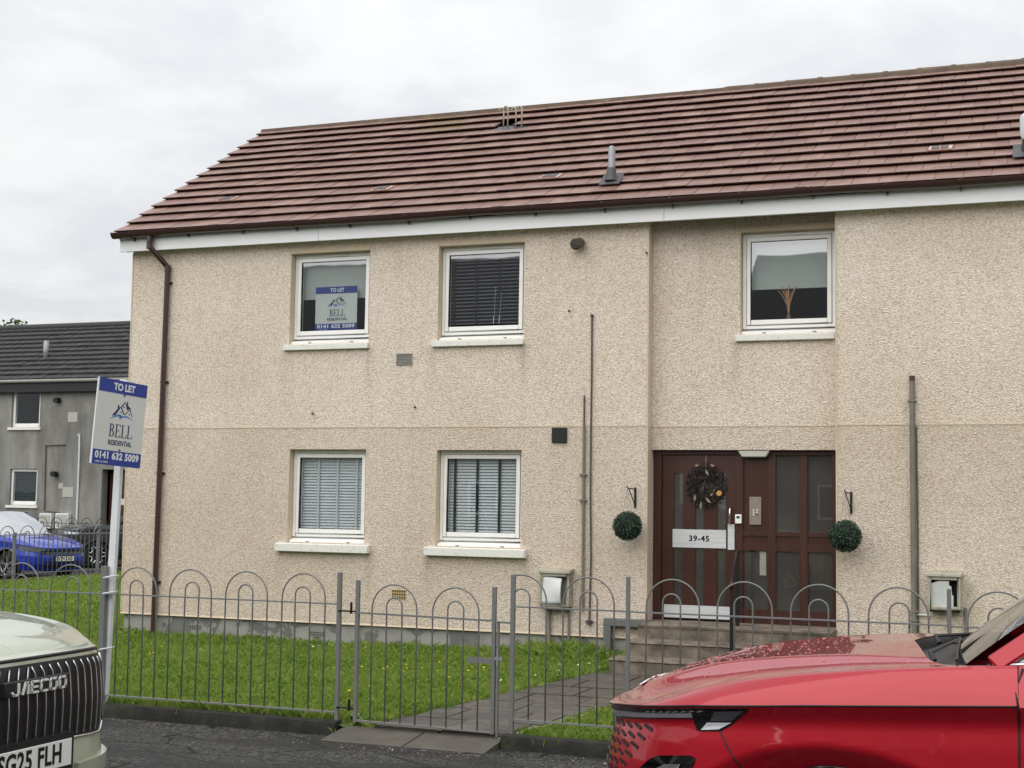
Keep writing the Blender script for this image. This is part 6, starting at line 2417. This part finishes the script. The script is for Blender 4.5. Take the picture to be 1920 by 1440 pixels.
        for xs_ in (x0 + 0.95, x0 + 1.85):
            for yy in (-0.38, 0.38):
                st.box(xs_, xs_ + 0.14, yy - 0.24, yy + 0.24, wb[3] - 0.12, wb[3] + 0.14)
                st.box(xs_ + 0.03, xs_ + 0.12, yy - 0.12, yy + 0.12, wb[3] + 0.14, wb[3] + 0.32)
        self.o('seats', st, M['dash'], bevel=0.04)
        # cowl tray under the screen
        K = self.hood_G[-1]
        edge = [Vector((p.x, abs(p.y), p.z)) for p in K]
        G = []
        for u in np.linspace(-1, 1, 21):
            yy = abs(u) * wb[2]
            es = sorted(edge, key=lambda p: p.y)
            xe = np.interp(yy, [p.y for p in es], [p.x for p in es])
            ze = np.interp(yy, [p.y for p in es], [p.z for p in es])
            b0 = Vector((wb[0] + (wb[1] - wb[0]) * u * u, u * wb[2], wb[3] + (wb[4] - wb[3]) * u * u))
            G.append([Vector((xe, u * wb[2], ze - 0.004)), Vector((xe + 0.015, u * wb[2], ze - 0.05)), b0 + Vector((-0.02, 0, -0.05)), b0])
        self.o('cowl', MB().grid(G), M['blackp'], fix=False)
        for yy, ye in ((-0.55, 0.05), (0.05, 0.62)):
            def wp(t, y_):
                u = y_ / wb[2]
                i = int(t * 8)
                j = min(16, max(0, int(round((u + 1) * 8))))
                return G_ws[i][j] + Vector((-0.03, 0, -0.004))
            G_ws = self.ws
            a = wp(0, yy) + Vector((-0.08, 0, -0.02))
            b_ = wp(0.06, ye)
            self.o('wiper', MB().tube([a, a + Vector((-0.02, 0.02, 0.03)), b_], [0.013, 0.009, 0.006], 6).tube([wp(0.04, yy - 0.15), wp(0.08, ye + 0.12)], 0.006, 6), M['blackp'])

    def under(self):
        P = self.P
        self.o('underbody', MB().box(0.2, self.Ltot - 0.2, -0.33, 0.33, P['zb'] - 0.02, 0.6).box(P['axles'][0] + 0.42, P['axles'][1] - 0.42, -0.8, 0.8, P['zb'] - 0.02, 0.6), M['blackp'])

    def mirror_caps(self, mat, x, z, y0):
        for sign in (1, -1):
            mb = MB().lathe([(0.0, -0.12), (0.05, -0.11), (0.085, -0.03), (0.09, 0.04), (0.07, 0.1), (0, 0.11)], 14, 'y', (x, sign * (y0 + 0.13), z))
            self.o('mirror', mb, mat, smooth=True)
            self.o('mirror_arm', MB().bar((x + 0.02, sign * (y0 - 0.06), z - 0.07), (x + 0.02, sign * (y0 + 0.08), z - 0.05), 0.06, 0.03), M['blackp'])


def plate_on(car, txt, yc, z, off, w=0.52, h=0.111, frame=True):
    p = car.pt(0.0, z, off, 1)
    root = car.o('number_plate', MB().box(p.x - 0.006, p.x, yc - w / 2, yc + w / 2, z - h / 2, z + h / 2), M['plate'], bevel=0.002)
    me = text_mesh(txt, 0.112, 0.0006, 0.0028, 0.80, space=1.06)
    # faces -x, reads from -y... to the viewer in front: local right of text is -y side as seen from the nose
    me.transform(frame_mat((p.x - 0.0075, yc, z), (0, -1, 0), (0, 0, 1)))
    me.materials.clear()
    me.materials.append(M['black'])
    car.o('plate_lettering', me, None, root)
    if frame:
        car.o('plate_holder', MB().box(p.x + 0.0005, p.x + 0.04, yc - w / 2 - 0.02, yc + w / 2 + 0.02, z - h / 2 - 0.02, z + h / 2 + 0.025), M['blackp'], root)
    return p


# ---------------------------------------------------------------- the red car
RED = dict(
    plan=[(0, 0), (0.01, 0.2), (0.05, 0.4), (0.15, 0.57), (0.33, 0.73), (0.54, 0.835), (0.78, 0.885), (1.05, 0.91), (1.8, 0.925), (2.6, 0.93), (3.5, 0.92), (4.1, 0.885), (4.4, 0.8), (4.55, 0.6), (4.6, 0.3), (4.6, 0)],
    zb=0.22, zg=[(0, 0.80), (0.15, 0.832), (0.54, 0.884), (1.0, 0.922), (1.8, 0.972), (2.6, 0.99), (4.6, 1.0)],
    prof=[(0, 0.07), (0.25, 0.02), (0.5, 0.0), (0.62, 0.004), (0.78, 0.020), (0.88, 0.036), (0.915, 0.036), (0.985, 0.010), (1, 0.004)],
    arch=[(1.115, 0.36, 0.66, 0.41), (3.75, 0.36, 0.66, 0.41)],
    axles=(1.115, 3.75), wr=0.325, wheel_open=0.345, track=0.79, hood_end=1.81,
    crest=[(0.035, 0, 0.822), (0.06, 0.25, 0.828), (0.16, 0.47, 0.842), (0.33, 0.645, 0.872), (0.556, 0.742, 0.950), (0.854, 0.80, 1.016), (1.22, 0.82, 1.066), (1.566, 0.826, 1.099), (1.81, 0.826, 1.118), (2.6, 0.86, 1.14), (3.6, 0.84, 1.18), (4.6, 0.74, 1.20)],
    bulge=[(0.05, 0, 0.832), (0.14, 0.16, 0.876), (0.30, 0.31, 0.942), (0.55, 0.42, 1.020), (0.85, 0.48, 1.068), (1.15, 0.53, 1.096), (1.46, 0.62, 1.108)],
    center=[(0.06, 0, 0.836), (0.155, 0, 0.880), (0.3, 0, 0.940), (0.53, 0, 1.008), (0.8, 0, 1.056), (1.1, 0, 1.096), (1.35, 0, 1.122)],
    dish=-0.016, bow=-0.10,
    gh=dict(base=(1.56, 1.62, 0.755, 1.13, 1.108), top=(2.26, 2.34, 0.58, 1.58, 1.545), rear=(4.15, 4.15, 0.56, 1.50), crown=0.03, side=(1.72, 4.3)),
)
ROADC = 0.17
red = Car('parked_car', 'red SUV with body-coloured lattice grille parked at right', (-2.0, 6.72, ROADC), 0.0, RED, 'cars parked along the road')
rb_ = red.body(M['red'])
rh = red.hood(M['red'])
red.wheels('spoke', 0.325)
red.arch_trim(M['gloss'], 0.345)
red.greenhouse(M['red'])
red.under()
red.mirror_caps(M['red'], 2.15, 1.2, 0.9)
# shut lines
for sign in (1, -1):
    s1 = red.s_at_x(1.81)
    red.tube('shut_line', [red.pt(s, red.topz(s) + 0.003, -0.001, sign) for s in np.linspace(0, s1, 60)], 0.0042, M['black'])
    zt_ = red.zg(1.81)
    red.tube('shut_line', [red.pt(red.s_at_x(1.815), z, 0.0012, sign) for z in np.linspace(0.28, zt_, 40)] + [Vector((1.805, sign * 0.90, zt_ + 0.05)), Vector((1.83, sign * 0.838, 1.108))], 0.0045, M['black'])
    red.tube('shut_line', [red.pt(np.interp(t, (0, 1), (red.s_at_x(0.655), red.s_at_x(0.80))), 0.797 - 0.22 * t, 0.0012, sign) for t in np.linspace(0, 1, 26)], 0.0032, M['black'])
    # lamp strip: gloss black channel, grey bar, faceted headlamp
    sx = red.s_at_x
    s_end = sx(0.79)
    def zlo(s, c=red):
        x = np.interp(s, c.S, c.pl[:, 0])
        return float(np.interp(x, [0, 0.15, 0.40, 0.535, 0.55, 0.66, 0.70, 0.79], [0.742, 0.776, 0.815, 0.830, 0.782, 0.794, 0.82, 0.896]))
    zhi = lambda s: red.topz(s) - 0.006
    lp = red.patch('headlight', 0.02, s_end, zlo, zhi, M['gloss'], 0.004, sign, 60, 5, thick=0.03)
    red.patch('light_bar', 0.05, sx(0.53), lambda s: zlo(s) * 0.80 + zhi(s) * 0.20 - 0.004, lambda s: zlo(s) * 0.38 + zhi(s) * 0.62 - 0.006, plain('satin_light_bar', S(150, 152, 158), 0.35, 0.0), 0.009, sign, 40, 3, lp, thick=0.006)
    red.poly('lamp_facet', [(sx(0.565), 0.790), (sx(0.655), 0.800), (sx(0.70), 0.832), (sx(0.60), 0.822)], plain('lamp_clear_facet', S(190, 192, 196), 0.2, 0.1), 0.010, sign, lp)
    red.poly('lamp_facet', [(sx(0.605), 0.828), (sx(0.705), 0.838), (sx(0.765), 0.885), (sx(0.64), 0.872)], plain('lamp_smoked_facet', S(84, 86, 92), 0.2, 0.2), 0.0095, sign, lp)
    for i in range(8):
        s_ = sx(0.30) + (sx(0.60) - sx(0.30)) * i / 8
        z_ = zhi(s_) - 0.012
        red.poly('drl_fin', [(s_, z_ - 0.005), (s_ + 0.02, z_ + 0.002), (s_ + 0.036, z_ + 0.002), (s_ + 0.012, z_ - 0.005)], plain('drl_grey', S(150, 152, 156), 0.3), 0.0075, sign, lp)
    # fog lamp recess
    fl_ = red.poly('fog_lamp', [(sx(0.28), 0.585), (sx(0.33), 0.640), (sx(0.38), 0.662), (sx(0.53), 0.684), (sx(0.56), 0.676), (sx(0.53), 0.60), (sx(0.48), 0.54), (sx(0.3), 0.52)], M['gloss'], 0.006, sign)
    red.poly('fog_lens', [(sx(0.36), 0.60), (sx(0.41), 0.632), (sx(0.49), 0.645), (sx(0.47), 0.58), (sx(0.40), 0.56)], M['lampin'], 0.010, sign, fl_)
    # lattice openings in the bumper
    for r in range(9):
        for c in range(10):
            s_ = 0.03 + c * 0.082 + (r % 2) * 0.041
            z_ = 0.725 + 0.040 * (s_ / 0.8) - r * 0.040
            lim = 0.86 - r * 0.045
            if s_ + 0.07 > lim or z_ < 0.40:
                continue
            red.poly('grille_slot', [(s_ - 0.002, z_ + 0.002), (s_ + 0.010, z_ + 0.013), (s_ + 0.070, z_ - 0.003), (s_ + 0.058, z_ - 0.016)], M['grilleblack'], 0.003, sign)
            pp = red.pt(s_ + 0.058, z_ - 0.008, 0.006, sign)
            red.o('grille_stud', MB().box(pp.x - 0.003, pp.x + 0.003, pp.y - 0.004, pp.y + 0.004, z_ - 0.012, z_ - 0.006), M['chrome'])
# chrome letters on the nose of the hood
Gh = red.hood_G
for i in range(5):
    yy = 0.17 - i * 0.085
    z_ = 0.880 - 0.09 * yy * yy
    red.o('badge_letter', MB().bar((0.125 + 0.3 * yy * yy, yy, z_ - 0.002), (0.16 + 0.3 * yy * yy, yy, z_ + 0.016), 0.05, 0.006), M['chrome'], bevel=0.004)
# rain beads on the hood
mb = MB()
hg = red.hood_G
bm_rng = np.random.default_rng(5)
for _ in range(560):
    i = bm_rng.integers(14, 66)
    j = bm_rng.integers(8, 20)
    t, u = bm_rng.uniform(), bm_rng.uniform()
    p = (hg[i][j].lerp(hg[i + 1][j], t)).lerp(hg[i][j + 1].lerp(hg[i + 1][j + 1], t), u)
    r_ = abs(bm_rng.normal(0, 0.0017)) + 0.0013
    sg = 1 if bm_rng.uniform() < 0.5 else -1
    c = Vector((p.x, sg * abs(p.y), p.z + 0.0004))
    el = bm_rng.uniform(0.8, 1.8)
    vs = [c + Vector((0, 0, r_ * 0.55))]
    vs += [c + Vector((r_ * el * 0.7 * math.cos(a), r_ * 0.7 * math.sin(a), r_ * 0.38)) for a in np.linspace(0, 2 * math.pi, 7)[:-1]]
    vs += [c + Vector((r_ * el * math.cos(a), r_ * math.sin(a), -0.001)) for a in np.linspace(0, 2 * math.pi, 7)[:-1]]
    mb.add(vs, [(0, 1 + k_, 1 + (k_ + 1) % 6) for k_ in range(6)] + [(1 + k_, 7 + k_, 7 + (k_ + 1) % 6, 1 + (k_ + 1) % 6) for k_ in range(6)])
k = NM('water_bead')
k.set(Base_Color=S(176, 84, 88), Roughness=0.05, Specular_IOR_Level=0.8)
o = red.o('rain_beads', mb, k.m, rh, smooth=True, fix=False)
tag(o, kind='stuff')

# ---------------------------------------------------------------- the olive-green car
GRN = dict(
    plan=[(0, 0), (0.002, 0.15), (0.012, 0.32), (0.034, 0.46), (0.080, 0.575), (0.15, 0.665), (0.26, 0.75), (0.42, 0.83), (0.65, 0.875), (0.95, 0.90), (1.8, 0.925), (3.4, 0.925), (4.1, 0.90), (4.35, 0.82), (4.48, 0.6), (4.5, 0.3), (4.5, 0)],
    zb=0.24, zg=[(0, 1.032), (0.06, 1.026), (0.135, 1.012), (0.3, 0.99), (0.6, 0.985), (1.7, 1.0), (4.5, 1.02)],
    prof=[(0, 0.09), (0.12, 0.03), (0.3, 0.0), (0.42, 0.0), (0.55, 0.012), (0.75, 0.012), (0.93, 0.022), (1, 0.04)],
    axles=(0.92, 3.59), wr=0.36, wheel_open=0.40, track=0.79, hood_end=1.72,
    crest=[(0.07, 0, 1.050), (0.085, 0.25, 1.049), (0.13, 0.46, 1.046), (0.22, 0.62, 1.052), (0.42, 0.755, 1.100), (0.7, 0.815, 1.132), (1.1, 0.835, 1.150), (1.72, 0.84, 1.165), (2.6, 0.86, 1.17), (4.5, 0.78, 1.19)],
    bulge=[(0.085, 0, 1.056), (0.11, 0.22, 1.062), (0.2, 0.42, 1.082), (0.42, 0.56, 1.122), (0.7, 0.60, 1.146), (1.1, 0.63, 1.165), (1.5, 0.66, 1.178)],
    center=[(0.09, 0, 1.058), (0.16, 0, 1.085), (0.3, 0, 1.115), (0.5, 0, 1.140), (0.8, 0, 1.162), (1.1, 0, 1.178), (1.42, 0, 1.192)],
    dish=-0.004, gapw=0.012,
    gh=dict(base=(1.60, 1.68, 0.76, 1.185, 1.16), top=(2.3, 2.38, 0.6, 1.66, 1.63), rear=(4.1, 4.1, 0.6, 1.62), crown=0.03, side=(1.76, 4.25)),
)
grn = Car('parked_car', 'olive green SUV with slatted black grille parked at far left', (-4.0, 4.92, ROADC), math.pi, GRN, 'cars parked along the road')
grn.body(M['olive'])
grn.hood(M['olive'])
grn.wheels('spoke')
grn.arch_trim(M['blackp'], 0.40)
grn.greenhouse(M['olive'])
grn.under()
grn.mirror_caps(M['olive'], 2.1, 1.26, 0.9)
for sign in (1, -1):
    sG = grn.s_at_y(0.60)
    glo = lambda s: 0.665 + 0.03 * max(0, 1 - s / sG) - 0.0 + 0.05 * max(0, (s - sG * 0.86) / (sG * 0.14)) ** 2
    ghi = lambda s: grn.topz(s) - 0.016
    gp = grn.patch('grille', 0.0, sG, glo, ghi, M['grilleblack'], 0.004, sign, 40, 12)
    n = 11
    for i in range(n + 1):
        s_ = 0.028 + i * 0.0565
        if s_ > sG - 0.012:
            break
        z0_, z1_ = glo(s_) + 0.012, ghi(s_) - 0.012
        pts = []
        for v in np.linspace(0, 1, 12):
            z_ = z0_ + (z1_ - z0_) * v
            ds = 0.0 - 0.016 * max(0, (v - 0.84) / 0.16) * (1 if sign > 0 else -1) * 0 - 0.018 * max(0, (v - 0.86) / 0.14)
            pts.append(grn.pt(s_ + ds, z_, 0.010 + 0.004 * math.sin(math.pi * min(1, v * 1.1)), sign))
        grn.tube('grille_bar', pts, 0.0032, plain('grille_bar_chrome', (0.62, 0.62, 0.63), 0.25, 0.9) if i == 0 and sign == 1 else bpy.data.materials['grille_bar_chrome'], gp, 6)
    grn.tube('grille_trim', [grn.pt(s, glo(s) - 0.004, 0.006, sign) for s in np.linspace(0.25, sG, 24)] + [grn.pt(sG, z, 0.006, sign) for z in np.linspace(glo(sG), ghi(sG), 12)], 0.006, M['chrome'], gp)
    grn.tube('shut_line', [grn.pt(s, grn.topz(s) + 0.004, -0.002, sign) for s in np.linspace(0, grn.s_at_x(1.7), 60)], 0.008, M['black'])
    # lower black intake and lip
    li = grn.patch('lower_intake', 0.0, grn.s_at_y(0.70), lambda s: 0.30, lambda s: 0.505 - 0.05 * (s / 0.7) ** 4, M['blackp'], 0.005, sign, 30, 6)
    grn.patch('bumper_lip', 0.30, grn.s_at_y(0.79), lambda s: 0.515 - 0.02 * s, lambda s: 0.565 + 0.005 * s, M['olive'], 0.022, sign, 24, 4, thick=0.03)
    grn.poly('side_lamp', [(grn.s_at_x(0.16), 0.86), (grn.s_at_x(0.42), 0.90), (grn.s_at_x(0.46), 0.95), (grn.s_at_x(0.18), 0.95)], M['gloss'], 0.004, sign)
# maker's letters on a dark plaque
p = grn.pt(0, 0.93, 0.045)
pq = grn.o('badge_plaque', MB().box(p.x - 0.002, p.x + 0.03, -0.20, 0.20, 0.899, 0.962), M['blackp'], bevel=0.004)
H, Wd, g = 0.043, 0.038, 0.0205
strokes = {
    'J': [((1, 1), (1, 0.0)), ((1.0, 0.0), (0.25, 0.0)), ((0.25, 0.0), (0.05, 0.22))],
    'A': [((0.1, 0), (0.55, 1)), ((0.55, 1), (0.95, 1)), ((0.95, 1), (0.95, 0))],
    'E': [((0, 1), (1, 1)), ((0, 0.5), (0.9, 0.5)), ((0, 0), (1, 0)), ((0, 0), (0, 1))],
    'C': [((1, 1), (0.15, 1)), ((0.15, 1), (0, 0.82)), ((0, 0.82), (0, 0.18)), ((0, 0.18), (0.15, 0)), ((0.15, 0), (1, 0))],
    'O': [((0.15, 1), (0.9, 1)), ((0.9, 1), (1, 0.82)), ((1, 0.82), (1, 0.15)), ((1, 0.15), (0.88, 0)), ((0.88, 0), (0.12, 0)), ((0.12, 0), (0, 0.15)), ((0, 0.15), (0, 0.82)), ((0, 0.82), (0.15, 1))]}
tot = 6 * Wd + 5 * g
for i, ch in enumerate('JAECOO'):
    mb = MB()
    x0_ = -tot / 2 + i * (Wd + g)
    for a, b_ in strokes[ch]:
        A = Vector((p.x - 0.006, -(x0_ + a[0] * Wd), 0.930 - H / 2 + a[1] * H))
        B = Vector((p.x - 0.006, -(x0_ + b_[0] * Wd), 0.930 - H / 2 + b_[1] * H))
        d = (B - A).normalized() * 0.0035
        mb.bar(A - d, B + d, 0.008, 0.008, up=(1, 0, 0))
    grn.o('badge_letter', mb, M['satin'], pq)
plate_on(grn, 'SG25 FLH', 0.04, 0.632, 0.035)

# ---------------------------------------------------------------- blue and dark cars by the grey flats
BLU = dict(
    plan=[(0, 0), (0.01, 0.25), (0.05, 0.5), (0.14, 0.68), (0.3, 0.79), (0.55, 0.86), (0.95, 0.89), (1.8, 0.905), (3.3, 0.9), (3.9, 0.86), (4.15, 0.7), (4.25, 0.4), (4.27, 0)],
    zb=0.22, zg=[(0, 0.74), (0.3, 0.80), (0.8, 0.86), (1.7, 0.92), (4.3, 0.98)],
    prof=[(0, 0.08), (0.3, 0.0), (0.6, 0.0), (0.8, 0.02), (1, 0.015)],
    pale=True, axles=(1.02, 3.55), wr=0.335, wheel_open=0.39, track=0.77, hood_end=1.6,
    crest=[(0.04, 0, 0.77), (0.08, 0.35, 0.78), (0.2, 0.56, 0.81), (0.5, 0.72, 0.90), (1.0, 0.79, 0.98), (1.6, 0.80, 1.03), (2.6, 0.83, 1.06), (4.3, 0.75, 1.12)],
    bulge=[(0.06, 0, 0.78), (0.12, 0.25, 0.81), (0.35, 0.42, 0.89), (0.7, 0.5, 0.97), (1.1, 0.56, 1.015), (1.4, 0.62, 1.035)],
    center=[(0.07, 0, 0.785), (0.16, 0, 0.83), (0.4, 0, 0.92), (0.7, 0, 0.985), (1.0, 0, 1.025), (1.3, 0, 1.055)],
    gh=dict(base=(1.45, 1.52, 0.75, 1.06, 1.03), top=(2.2, 2.28, 0.57, 1.60, 1.56), rear=(3.9, 3.9, 0.55, 1.54), crown=0.03, side=(1.62, 4.0)),
)


def place(P, heading, wheel_local, wheel_world, z):
    rz = heading + math.pi
    c, s = math.cos(rz), math.sin(rz)
    lx, ly = wheel_local
    return (wheel_world[0] - (c * lx - s * ly), wheel_world[1] - (s * lx + c * ly), z), rz


loc, rz = place(BLU, R(-14), (1.02, 0.80), (-23.62, 28.0), -0.2)
blu = Car('parked_car', 'blue hatchback parked beyond the far railings', loc, rz, BLU, 'cars parked on the side street')
blu.body(M['blue_car'])
blu.hood(M['blue_car'])
blu.wheels('spoke', 0.335)
blu.arch_trim(M['gloss'], 0.39)
blu.greenhouse(M['gloss'])
blu.under()
for sign in (1, -1):
    sx = blu.s_at_x
    hl = blu.patch('headlight', blu.s_at_y(0.50), sx(0.62), lambda s: 0.655 + 0.06 * (s - 0.5), lambda s: blu.topz(s) - 0.012 - 0.03 * max(0, (s - 0.75)), M['lampin'], 0.006, sign, 20, 3, thick=0.01)
    blu.patch('grille', 0.0, blu.s_at_y(0.60), lambda s: 0.60, lambda s: 0.70, M['gloss'], 0.008, sign, 20, 3)
    blu.patch('lower_intake', 0.0, blu.s_at_y(0.55), lambda s: 0.27, lambda s: 0.44, M['blackp'], 0.006, sign, 20, 3)
    blu.tube('shut_line', [blu.pt(s, blu.topz(s) + 0.004, -0.002, sign) for s in np.linspace(0, sx(1.6), 40)], 0.007, M['black'])
plate_on(blu, 'SC74 KXO', 0, 0.50, 0.03)
BLK = {k_: v for k_, v in GRN.items()}
loc, rz = place(BLK, R(-128), (0.92, -0.80), (-25.2, 33.4), -0.19)
blk = Car('parked_car', 'dark grey SUV parked half hidden behind the house corner', loc, rz, BLK, 'cars parked on the side street')
blk.body(M['grey_car'])
blk.hood(M['grey_car'])
blk.wheels('lobe', 0.36)
blk.arch_trim(M['blackp'], 0.40)
blk.greenhouse(M['grey_car'])
blk.under()
for sign in (1, -1):
    blk.patch('headlight', blk.s_at_y(0.55), blk.s_at_x(0.4), lambda s: 0.90, lambda s: blk.topz(s) - 0.02, M['lampin'], 0.006, sign, 14, 3, thick=0.01)
    blk.patch('grille', 0.0, blk.s_at_y(0.5), lambda s: 0.6, lambda s: 0.9, M['gloss'], 0.006, sign, 14, 3)
